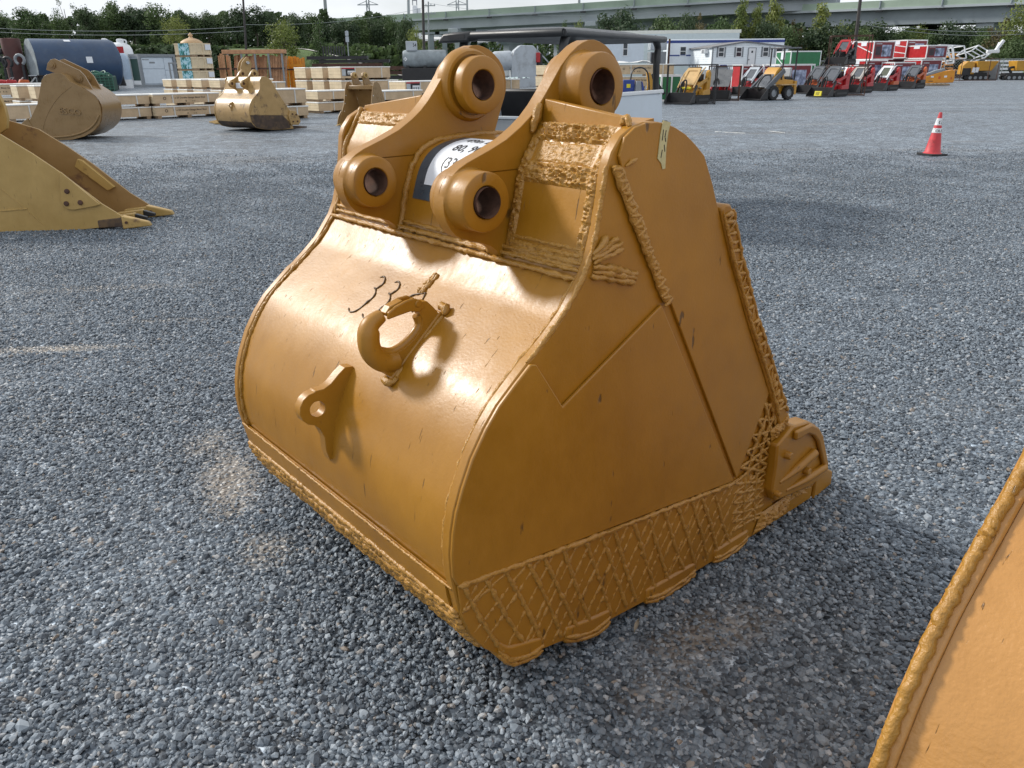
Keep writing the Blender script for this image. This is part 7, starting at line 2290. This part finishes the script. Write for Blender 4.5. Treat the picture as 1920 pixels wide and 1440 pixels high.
def tree_meshes(kind, seed, leaf, n, ls):
    """unit tree: height 1; returns trunk mesh and crown mesh"""
    rr = random.Random(seed)
    mb = MB()
    lobes = []
    if kind == 'broad':
        for k in range(11):
            a, d = rr.uniform(0, 6.28), rr.uniform(0.08, 0.30)
            z = rr.uniform(0.34, 0.84)
            lobes.append((Vector((d * math.cos(a), d * math.sin(a), z)), rr.uniform(0.12, 0.20) * (1.15 - 0.4 * abs(z - .55))))
        lobes.append((Vector((0, 0, 0.84)), 0.14))
        for k in range(6):
            a = rr.uniform(0, 6.28)
            lobes.append((Vector((0.27 * math.cos(a), 0.27 * math.sin(a), rr.uniform(.2, .38))), 0.13))
    elif kind == 'tall':
        for k in range(11):
            z = 0.14 + 0.78 * k / 10
            a = rr.uniform(0, 6.28)
            w = 0.17 * (1 - 0.75 * (z - 0.14) / 0.86) + 0.03
            lobes.append((Vector((w * .6 * math.cos(a), w * .6 * math.sin(a), z)), w))
    elif kind == 'wisp':
        for k in range(14):
            a, d = rr.uniform(0, 6.28), rr.uniform(0.05, 0.28)
            lobes.append((Vector((d * math.cos(a), d * math.sin(a), rr.uniform(0.28, 0.93))), rr.uniform(0.05, 0.11)))
    tot = sum(l[1] ** 2 for l in lobes)
    for c, r in lobes:
        m_ = int(n * r * r / tot)
        for _ in range(m_):
            d = Vector((rr.gauss(0, 1), rr.gauss(0, 1), rr.gauss(0, 1)))
            d.normalize()
            q = c + d * r * (rr.random() ** 0.45) * rr.choice((1, 1, 1, 1.22))
            q.z = max(q.z, 0.03)
            nrm = (d + Vector((rr.gauss(0, .6), rr.gauss(0, .6), rr.gauss(0, .6) + .3))).normalized()
            x = nrm.orthogonal().normalized()
            x = Matrix.Rotation(rr.uniform(0, 6.28), 3, nrm) @ x
            y = nrm.cross(x)
            s = ls * rr.uniform(0.55, 1.3)
            mb.add([q - x * s, q - y * s * .6 + nrm * s * .2, q + x * s, q + y * s * .6 + nrm * s * .2], [(0, 1, 2, 3)])
    me = bpy.data.meshes.new('crown')
    me.from_pydata(mb.v, [], mb.f)
    me.materials.append(leaf)
    tm = MB()
    top = 0.55 if kind == 'broad' else 0.8
    tm.tube([(0, 0, -0.03), (0.005, 0, 0.1), (-0.01, 0.01, 0.3), (0.01, 0, top)], [0.03, 0.022, 0.017, 0.006], 7)
    for k in range(6):
        c, r = lobes[k % len(lobes)]
        z = rr.uniform(0.2, 0.45)
        tm.tube([(0, 0, z), (c.x * .5, c.y * .5, z * .5 + c.z * .5), tuple(c)], [0.012, 0.007, 0.003], 5)
    t_me = tm.mesh('trunk', 60)
    t_me.materials.append(M_bark)
    return t_me, me
TREES = {}
for k, (kind, seed, leaf, n, ls) in {'dark': ('broad', 1, L_dark, 3600, 0.027), 'dark2': ('broad', 2, L_dark, 3600, 0.027), 'mid': ('broad', 3, L_mid, 3600, 0.027), 'mid2': ('broad', 4, L_mid, 2400, 0.026), 'light': ('broad', 5, L_light, 2400, 0.024),
                                     'column': ('tall', 6, L_mid, 1900, 0.022), 'lcolumn': ('tall', 7, L_light, 3400, 0.024), 'wisp': ('wisp', 8, L_mid, 1100, 0.016), 'bronze': ('wisp', 9, L_bronze, 1300, 0.018), 'dcolumn': ('tall', 10, L_dark, 2200, 0.024)}.items():
    TREES[k] = tree_meshes(kind, seed, leaf, n, ls)
TW = dict(dark=0.86, dark2=0.86, mid=0.86, mid2=0.86, light=0.86, column=0.44, lcolumn=0.44, wisp=0.66, bronze=0.66, dcolumn=0.44)
def tree(px, ytop, wpx, Y, kind, label, group=None):
    if px < 780: Y = Y + 10 if Y > 109 else 109
    top = at_depth(px, ytop, Y)
    zb = bank_z(top.x, Y) if top.x < -5 else 0.0
    H = top.z - zb
    T = empty('tree', (top.x, Y, zb), random.uniform(0, 6.28), label, 'tree', group)
    t_me, c_me = TREES[kind]
    for nm, me in (('trunk', t_me), ('crown', c_me)):
        o = bpy.data.objects.new(nm, me)
        COL.objects.link(o)
        o.parent = T
    w = wpx * Y / 1450 / TW[kind]
    T.scale = (w, w, H)
    return T
WG, WL = 'trees of the wood beyond the grass bank', 'leafy dark tree standing in the wood beyond the grass bank'
def wood(px, ytop, wpx, kind='dark', Y=None, label=WL):
    tree(px, ytop, wpx, Y or random.uniform(116, 126), kind, label, WG)
wood(-12, 20, 60, 'mid2', label='mid green tree cut off by the left edge of the photo')
tree(45, 12, 62, 114, 'mid', 'pointed mid green tree above the left end of the navy tank')
wood(12, 30, 46, 'dark2', label='dark tree left of the pointed mid green tree')
wood(82, 40, 40, 'mid', label='low tree in the dip right of the pointed mid green tree')
tree(108, 24, 44, 117, 'mid2', 'bushy tree above the middle of the navy tank')
tree(116, -4, 44, 120, 'wisp', 'tall thin tree with bare twigs above the navy tank')
tree(158, 9, 50, 116, 'dark', 'rounded dark tree above the right end of the navy tank')
wood(182, 22, 44, 'mid2', label='mid green tree just left of the tallest one above the white tanks')
tree(208, 0, 60, 118, 'mid', 'tallest leafy tree above the white domed tanks')
wood(240, 6, 54, 'dark2', label='dark tree just right of the tallest one above the white tanks')
wood(272, 10, 56, 'dark', label='dark tree above the left side of the air handling unit')
tree(296, 4, 58, 115, 'mid2', 'broad tree behind the air handling unit')
tree(322, 30, 44, 110, 'light', 'yellowish tree left of the tan dome')
wood(336, 16, 50, 'dark', label='dark tree just left of the tan dome finial')
wood(362, 22, 46, 'mid2', label='mid green tree just right of the tan dome finial')
wood(384, 17, 50, 'dark2', label='dark tree above the right side of the plywood box pile')
wood(412, 20, 48, 'mid', label='mid green tree above the left end of the timber rack')
wood(436, 12, 56, 'dark', label='dark tree just left of the tall dark pole')
tree(474, 5, 66, 118, 'dark2', 'high crowned dark tree right of the tall left pole')
wood(505, 18, 48, 'dark', label='dark tree between the high crowned one and the lone round tree')
tree(527, 37, 72, 101, 'light', 'lone yellowish green round tree on the grass bank')
wood(548, 20, 52, 'dark2', label='dark tree behind the right side of the lone round tree')
wood(578, 22, 50, 'mid2', label='mid green tree behind the narrow green tree on the bank')
tree(596, 34, 34, 100, 'column', 'narrow green tree right of the lone round tree')
wood(618, 32, 52, 'dark', label='dark tree just right of the thick grey mast')
wood(644, 30, 54, 'dark2', label='dark tree above the back of the tall road sign')
wood(668, 28, 50, 'mid', label='mid green tree right of the tall road sign')
wood(692, 29, 50, 'dark', label='dark tree below the left faint pylon')
wood(716, 29, 50, 'dark2', label='dark tree right of the left faint pylon')
wood(738, 27, 46, 'mid2', label='mid green tree where the ramp comes out of the wood')
tree(758, 27, 40, 112, 'dark', 'dark tree at the right end of the wood beside the ramp')
tree(775, 48, 30, 106, 'light', 'small light green tree under the ramp beside the dark pole')
RG, RL_ = 'trees behind the yard below the highway', 'leafy tree in the belt below the highway'
tree(1172, 11, 104, 128, 'dark', 'broad dark tree above the cart roof')
tree(1058, 37, 26, 135, 'mid', 'small dark green tree left of the yellowish one under the ramp')
tree(1085, 36, 26, 134, 'light', 'small yellowish tree under the ramp')
tree(1104, 50, 24, 136, 'mid2', 'low bush right of the small yellowish tree under the ramp')
tree(1250, 26, 62, 132, 'mid', 'mid green tree above the long white hall')
tree(1290, 16, 60, 134, 'dark2', 'dark tree behind the right end of the long hall')
tree(1318, 14, 44, 130, 'bronze', 'thin bronze leaved tree above the cabin roof')
tree(1356, 28, 56, 128, 'mid2', 'green tree behind the cabin gable')
tree(1395, 0, 40, 126, 'lcolumn', 'tall narrow bright tree above the cabin door')
tree(1423, 6, 32, 126, 'lcolumn', 'slimmer bright tree right of the tallest one above the cabin')
tree(1456, -2, 44, 127, 'lcolumn', 'bright yellow topped tree above the green crate')
tree(1440, 34, 60, 124, 'dark', 'dark tree between the bright ones behind the cabin')
tree(1500, 26, 40, 126, 'bronze', 'bare grey brown tree behind the green crate')
tree(1482, 44, 56, 122, 'mid2', 'low green tree behind the green crate')
tree(1543, 6, 46, 124, 'lcolumn', 'bronze green pointed tree above the caged loader')
tree(1556, 34, 84, 121, 'dark2', 'wide dark tree behind the caged loader')
tree(1590, 42, 50, 126, 'light', 'pale tree left of the leaning pole')
tree(1652, 34, 74, 122, 'dark', 'dark flat topped tree right of the leaning pole')
tree(1622, 52, 60, 119, 'mid', 'low green tree behind the red crates beside the leaning pole')
tree(1694, 47, 54, 124, 'mid2', 'green tree above the twice braced red crate')
tree(1723, 46, 50, 127, 'light', 'pale thin tree above the right end of the red crates')
tree(1746, 58, 44, 119, 'mid', 'low bush above the white tube frames')
tree(1782, 33, 74, 120, 'dark2', 'dark round tree above the white tube frames')
tree(1822, 40, 70, 122, 'dark', 'dark round tree below the right highway pier')
tree(1852, 48, 56, 116, 'mid', 'green tree left of the boom lift')
tree(1884, 24, 66, 108, 'bronze', 'loose yellowish tree at the right edge behind the dumpers')
tree(1925, 6, 70, 106, 'light', 'tall yellowish tree cut off by the right edge')
tree(1905, 66, 70, 104, 'mid', 'low green bush behind the cut off dumper')
# the dense mass of the wood behind the single trees
def woodland(name, spots, leaf, label):
    rr = random.Random(77)
    mb = MB()
    for (px, ytop, Y, wpx) in spots:
        top = at_depth(px, ytop, Y)
        zb = 0.5
        w = wpx * Y / 1450 / 2
        for _ in range(330):
            a, d, z = rr.uniform(0, 6.28), math.sqrt(rr.random()), rr.random() ** 0.8
            k = (1 - (z ** 3) * 0.8)
            q = Vector((top.x + d * math.cos(a) * w * k, Y + d * math.sin(a) * 4 * k, zb + (top.z - zb) * z))
            nrm = Vector((rr.gauss(0, 1), rr.gauss(0, 1), rr.gauss(0, 1) + .3)).normalized()
            x = nrm.orthogonal().normalized()
            y = nrm.cross(x)
            s = rr.uniform(0.3, 0.62)
            mb.add([q - x * s, q - y * s * .7, q + x * s, q + y * s * .7], [(0, 1, 2, 3)])
    me = bpy.data.meshes.new(name)
    me.from_pydata(mb.v, [], mb.f)
    o = link(name, me, leaf)
    tag(o, label, 'woodland', kind='stuff')
woodland('woodland', [(px, 34 + 9 * math.sin(px * .07) + random.uniform(-5, 5), random.uniform(136, 146), 48) for px in range(-40, 775, 17)], L_dark, 'dense dark wood closing the yard behind the grass bank')
woodland('woodland', [(px, 52 + 8 * math.sin(px * .05) + random.uniform(-7, 7) + max(0, px - 1560) * .03, random.uniform(130, 146), 44) for px in range(1230, 2000, 15)], L_dark, 'dense belt of low trees behind the yard on the right')
woodland('woodland', [(px, 78 + random.uniform(-4, 6), random.uniform(210, 230), 34) for px in range(770, 1240, 17)], L_mid, 'distant low trees seen under the highway')
# undergrowth along the bank crest at left
woodland('undergrowth', [(px, 88 + random.uniform(-4, 4), random.uniform(121, 124), 34) for px in range(-20, 760, 16)], L_mid, 'low scrub at the foot of the wood')

woodland('undergrowth', [(px, 90 + random.uniform(-4, 3), random.uniform(105, 110), 36) for px in range(-40, 425, 17)], L_dark, 'dark scrub on the slope behind the tanks at left')

# ------------------------------------------------------------------ highway
def deck(name, label, px0, yt0, Y0, px1, yt1, Y1, par, gird, width, mats, extend=(0.0, 0.0), ribs=True):
    a, b = at_depth(px0, yt0, Y0), at_depth(px1, yt1, Y1)
    d = b - a
    a2, b2 = a - d * extend[0], b + d * extend[1]
    u = Vector((d.x, d.y, 0)).normalized()
    n_ = Vector((-u.y, u.x, 0))
    if n_.y < 0: n_ = -n_
    T = empty(name, (a2.x, a2.y, 0), 0, label, 'bridge')
    o = Vector((a2.x, a2.y, 0))
    A, B = a2 - o, b2 - o
    Z = Vector((0, 0, 1))
    def slab(nm, z0, z1, w0, w1, mt):
        MB().hexa([A + n_ * w0 + Z * z0, B + n_ * w0 + Z * z0, B + n_ * w1 + Z * z0, A + n_ * w1 + Z * z0, A + n_ * w0 + Z * z1, B + n_ * w0 + Z * z1, B + n_ * w1 + Z * z1, A + n_ * w1 + Z * z1]).build(nm, mt, T)
    slab('parapet', -par, 0.0, 0.0, 0.35, mats[0])
    slab('parapet', -par, 0.0, width - 0.35, width, mats[0])
    slab('deck_slab', -par - 0.32, -par - 0.004, -0.12, width + 0.12, M_concrete)
    for k in range(4):
        w = 0.9 + (width - 1.9) * k / 3
        slab('girder', -par - 0.32 - gird, -par - 0.324, w, w + 0.75, mats[1])
    L = (B - A).length
    if ribs:
        for k in range(int(L / 9)):
            p = A + (B - A) * ((k + .5) / int(L / 9)) - n_ * 0.14
            MB().box(p.x - 0.09, p.x + 0.09, p.y - 0.1, p.y + 0.1, p.z - par - 0.1, p.z - 0.02).build('parapet_joint', M_concdk, T)
            MB().box(p.x - 0.5, p.x + 0.5, p.y - 0.25, p.y + 0.0, p.z - par - 0.62, p.z - par - 0.36).build('drain', M_black, T)
    return T, a2, b2, u, n_
def pier(px, Y, zcap, u, n_, capw, colw, label, caph=1.7, width=8.0):
    p = at_depth(px, 100, Y)
    T = empty('bridge_pier', (p.x, p.y, 0), math.atan2(n_.y, n_.x), label, 'bridge pier', 'concrete piers under the highway')
    c = width / 2
    MB().box(c - colw * 0.9, c + colw * 0.9, -colw / 2, colw / 2, 0, zcap - caph).build('column', M_concrete, T, bevel=0.12)
    MB().prism([(0.3, zcap), (width - 0.3, zcap), (width - 0.3, zcap - caph * 0.45), (c + colw * 1.1, zcap - caph - 0.3), (c - colw * 1.1, zcap - caph - 0.3), (0.3, zcap - caph * 0.45)], -capw / 2, capw / 2, FY).build('pier_cap', M_concrete, T, bevel=0.08)
    return T
T1, a1, b1_, u1, n1 = deck('highway_ramp', 'concrete highway ramp rising to the right with a green grey parapet', 690, 30.5, 178, 1225, -3, 152, 1.05, 1.75, 8.5, (M_rail, M_concrete), (0.25, 0.5))
T2, a2_, b2_, u2, n2 = deck('highway_bridge', 'level concrete highway bridge running behind the ramp to the right edge', 870, 38, 205, 1930, -12, 118, 1.0, 2.1, 10, (M_rail, M_concdk), (0.12, 0.25))
def cap_z(a, b, px, below):
    best, zz, YY = 1e9, 0, 0
    for k in range(401):
        p = a.lerp(b, k / 400)
        v = p - CAM
        w = v.dot(_fw)
        if w < 1: continue
        x = 960 + FPX * v.dot(_rt2) / w
        if abs(x - px) < best: best, zz, YY = abs(x - px), p.z, p.y
    return zz - below, YY
for (px, lb) in ((857, 'hammerhead pier of the ramp left of the left bucket ear'), (1112, 'hammerhead pier of the ramp above the cart roof'), (640, 'ramp pier hidden in the wood')):
    zz, YY = cap_z(a1, b1_, px, 1.05 + 0.33 + 1.76)
    pier(px - 8, YY, zz, u1, n1, 2.2, 1.9, lb, width=8.5)
for (px, lb) in ((1437, 'highway pier between the bright trees above the cabin'), (1838, 'tall highway pier at the right above the tube frames'), (1275, 'highway pier behind the trees over the long hall'), (1030, 'far highway pier seen under the cart roof'), (935, 'farthest highway pier under the ramp')):
    zz, YY = cap_z(a2_, b2_, px, 1.0 + 0.33 + 2.11)
    pier(px - 4, YY, zz, u2, n2, 2.4, 2.1, lb, width=10)
for (px, w, lb) in ((809, 9, 'left dark column below the ramp'), (834, 8, 'right dark column below the ramp'), (876, 9, 'dark column right of the left hammerhead pier')):
    p = at_depth(px, 100, 200)
    T = empty('column', (p.x, p.y, 0), 0, lb, 'column')
    MB().box(-w * 0.069, w * 0.069, 0, 1.5, 0, 9.3).build('shaft', M_concdk, T, bevel=0.1)
    MB().box(-2.2, 2.2, -0.2, 1.7, 9.31, 10.6).build('head', M_concdk, T, bevel=0.1)
# low buildings far under the bridge
for (px0, px1, y0, Y, mt, lb) in ((795, 850, 77, 240, simple('dull_brick', (0.16, 0.09, 0.075), rough=0.9, var=0.2), 'long dull brick building far under the ramp'), (880, 1030, 80, 250, M_concdk, 'grey far building under the highway behind the cart')):
    a, b = at_depth(px0, 100, Y), at_depth(px1, 100, Y)
    T = empty('far_building', (a.x, a.y, 0), 0, lb, 'building')
    H = zt(px0, y0, Y)
    W = b.x - a.x
    MB().box(0, W, 0, 12, 0, H).build('wall', mt, T)
    MB().box(-0.3, W + .3, -0.3, 12.3, H + .005, H + 0.5).build('roof', M_film, T)
    for k in range(int(W / 3.2)):
        MB().box(1 + k * 3.2, 2.4 + k * 3.2, -0.06, -0.003, H * 0.35, H * 0.75).build('window', M_glass, T)

# ------------------------------------------------------------------ poles, lines, pylon, silo
M_pole = simple('dark_pole', (0.055, 0.05, 0.048), rough=0.8, var=0.25, scale=0.6)
M_gpole = simple('galvanised_pole', (0.30, 0.33, 0.34), rough=0.5, var=0.1)
def pole(px0, y0, px1, y1, Y, r, mt, label, arms=0, name='utility_pole'):
    a, b = at_depth(px0, y0, Y), at_depth(px1, y1, Y)
    T = empty(name, (a.x, a.y, 0), 0, label, 'pole')
    top = b - Vector((a.x, a.y, 0))
    low = Vector((a.x - (b.x - a.x) * a.z / max(.1, (b.z - a.z)) - a.x, 0, 0))
    MB().tube([low, top], [r * 1.15, r * 0.85], 10).build('shaft', mt, T, smooth=60)
    for k in range(arms):
        z = top.z - 0.6 - 1.2 * k
        MB().bar((top.x - 1.1, top.y, z), (top.x + 1.1, top.y, z), 0.13).build('crossarm', mt, T)
        for x in (-1.0, -.4, .4, 1.0):
            MB().lathe([(0.0, 0.3), (0.07, 0.28), (0.09, 0.1), (0.05, 0.07)], (top.x + x, top.y, z), (0, 0, 1), 8).build('insulator', M_pgrey, T)
    return T, a, b
pole(462, 98, 454, -30, 104, 0.14, M_pole, 'tall dark pole rising out of frame in front of the wood')
pole(612, 40, 606, -40, 150, 0.32, M_gpole, 'thick grey mast rising behind the wood')
pole(766, 26, 765, -40, 185, 0.32, M_gpole, 'grey mast left of the silo')
pole(795, 95, 792, -40, 105, 0.17, M_pole, 'dark brown pole in front of the ramp')
pole(804, 95, 803, 3, 140, 0.13, M_gpole, 'thin grey utility pole with crossarms in front of the ramp', arms=2)
pole(876, 20, 875, -30, 180, 0.22, M_gpole, 'short grey mast standing on the ramp')
pole(1604, 78, 1616, -25, 90, 0.19, M_pole, 'leaning dark pole in front of the right highway bridge')
pole(1086, 3, 1086, -30, 180, 0.3, M_gpole, 'grey mast above the middle of the ramp')
# sag lines along the left wood
def line(p, q, sag, r, label):
    pts = []
    for k in range(17):
        t = k / 16
        c = p.lerp(q, t)
        pts.append((c.x, c.y, c.z - sag * 4 * t * (1 - t)))
    tag(MB().tube(pts, r, 5).build('power_line', M_gpole, smooth=60), label, 'power line')
line(P_(-60, 50, 104), P_(458, 50, 104), 0.5, 0.022, 'upper power line in front of the left wood')
line(P_(-60, 57, 104), P_(458, 58, 104), 0.5, 0.022, 'lower power line in front of the left wood')
line(P_(458, 46, 104), P_(803, 12, 140), 0.8, 0.022, 'power line from the tall dark pole to the utility pole')
line(P_(803, 6, 140), P_(1240, 22, 150), 1.2, 0.022, 'power line crossing in front of the ramp')
line(P_(1610, 38, 90), P_(1960, 52, 95), 0.7, 0.02, 'upper power line right of the leaning pole')
line(P_(1610, 44, 90), P_(1960, 60, 95), 0.7, 0.02, 'lower power line right of the leaning pole')
def pylon(px, ybase, w, Y, label):
    p = at_depth(px, ybase, Y)
    T = empty('pylon', (p.x, p.y, 0), 0, label, 'pylon')
    H = at_depth(px, -40, Y).z
    hw = w * Y / 1450 / 2
    for s in (-1, 1):
        for e in (-1, 1):
            MB().bar((s * hw, e * hw, 0), (s * hw * .45, e * hw * .45, H), 0.35).build('leg', M_gpole, T)
    n_ = 9
    for k in range(n_):
        z0, z1 = H * k / n_, H * (k + 1) / n_
        w0, w1 = hw * (1 - .55 * k / n_), hw * (1 - .55 * (k + 1) / n_)
        MB().bar((-w0, -w0, z0), (w1, -w1, z1), 0.22).build('lattice', M_gpole, T)
        MB().bar((w0, -w0, z0), (-w1, -w1, z1), 0.22).build('lattice', M_gpole, T)
    zarm = at_depth(px, 9, Y).z
    MB().bar((-hw * 5, 0, zarm), (hw * 5, 0, zarm), 0.4).build('crossarm', M_gpole, T)
    for s in (-1, 1):
        MB().bar((s * hw * 5, 0, zarm), (s * hw * .6, 0, zarm + hw * 1.6), 0.25).build('brace', M_gpole, T)
pylon(691, 27, 7, 420, 'faint lattice pylon above the wood')
pylon(858, 20, 7, 430, 'faint lattice pylon above the ramp')
p = P_(778, 30, 320)
T = empty('silo', (p.x, p.y, 0), 0, 'white silo with a dark head frame behind the ramp', 'silo')
H = zt(778, 13, 320)
r = 5.2 * 320 / 1450
MB().lathe([(0, 0), (r, 0), (r, H), (r * .9, H + .4), (0, H + .5)], (0, 0, 0), (0, 0, 1), 24).build('shell', M_white, T, smooth=40)
MB().box(r * 1.05, r * 1.9, -1, 1, 0, H - 0.5).build('lift_shaft', M_white, T)
for (x, z0, z1) in ((-0.6, H + .5, H + 2.2), (0.9, H + .5, H + 2.2)):
    MB().bar((x, 0, z0), (x, 0, z1), 0.3).build('head_post', M_grey, T)
MB().bar((-0.8, 0, H + 2.2), (1.1, 0, H + 2.2), 0.35).build('head_beam', M_grey, T)
# chain link fence on the right
f0, f1 = P_(1500, 118, 92), P_(1990, 118, 92)
T = empty('wire_fence', (f0.x, f0.y, 0), math.atan2(f1.y - f0.y, f1.x - f0.x), 'thin grey wire fence in front of the right trees', 'fence')
L = (f1 - f0).length
n_ = int(L / 3)
for k in range(n_ + 1):
    MB().cyl((L * k / n_, 0, 0), (L * k / n_, 0, 2.1), 0.045, 6).build('fence_post', M_gpole, T)
for z_ in (0.12, 2.05):
    MB().cyl((0, 0, z_), (L, 0, z_), 0.03, 6).build('fence_rail', M_gpole, T)
wm = MB()
for k in range(int(L / 0.32)):
    x = k * 0.32
    wm.bar((x, 0, 0.15), (min(x + 1.9, L), 0, 2.02), 0.012)
    wm.bar((min(x + 1.9, L), 0.013, 0.15), (x, 0.013, 2.02), 0.012)
tag(wm.build('wire_mesh', M_gpole, T, smooth=0), kind='stuff')
p = P_(653, 95, 100)
T = empty('road_sign', (p.x, p.y, bank_z(p.x, p.y)), 0, 'back of a tall grey road sign in front of the wood', 'sign')
MB().cyl((0, 0, 0), (0, 0, zt(653, 57, 100) - bank_z(p.x, p.y)), 0.06, 8).build('post', M_gpole, T)
for (ya, yb) in ((58, 67), (68.5, 79)):
    MB().box(-0.2, 0.2, -0.08, -0.062, zt(653, yb, 100) - bank_z(p.x, p.y), zt(653, ya, 100) - bank_z(p.x, p.y)).build('sign_plate', M_pgrey, T)
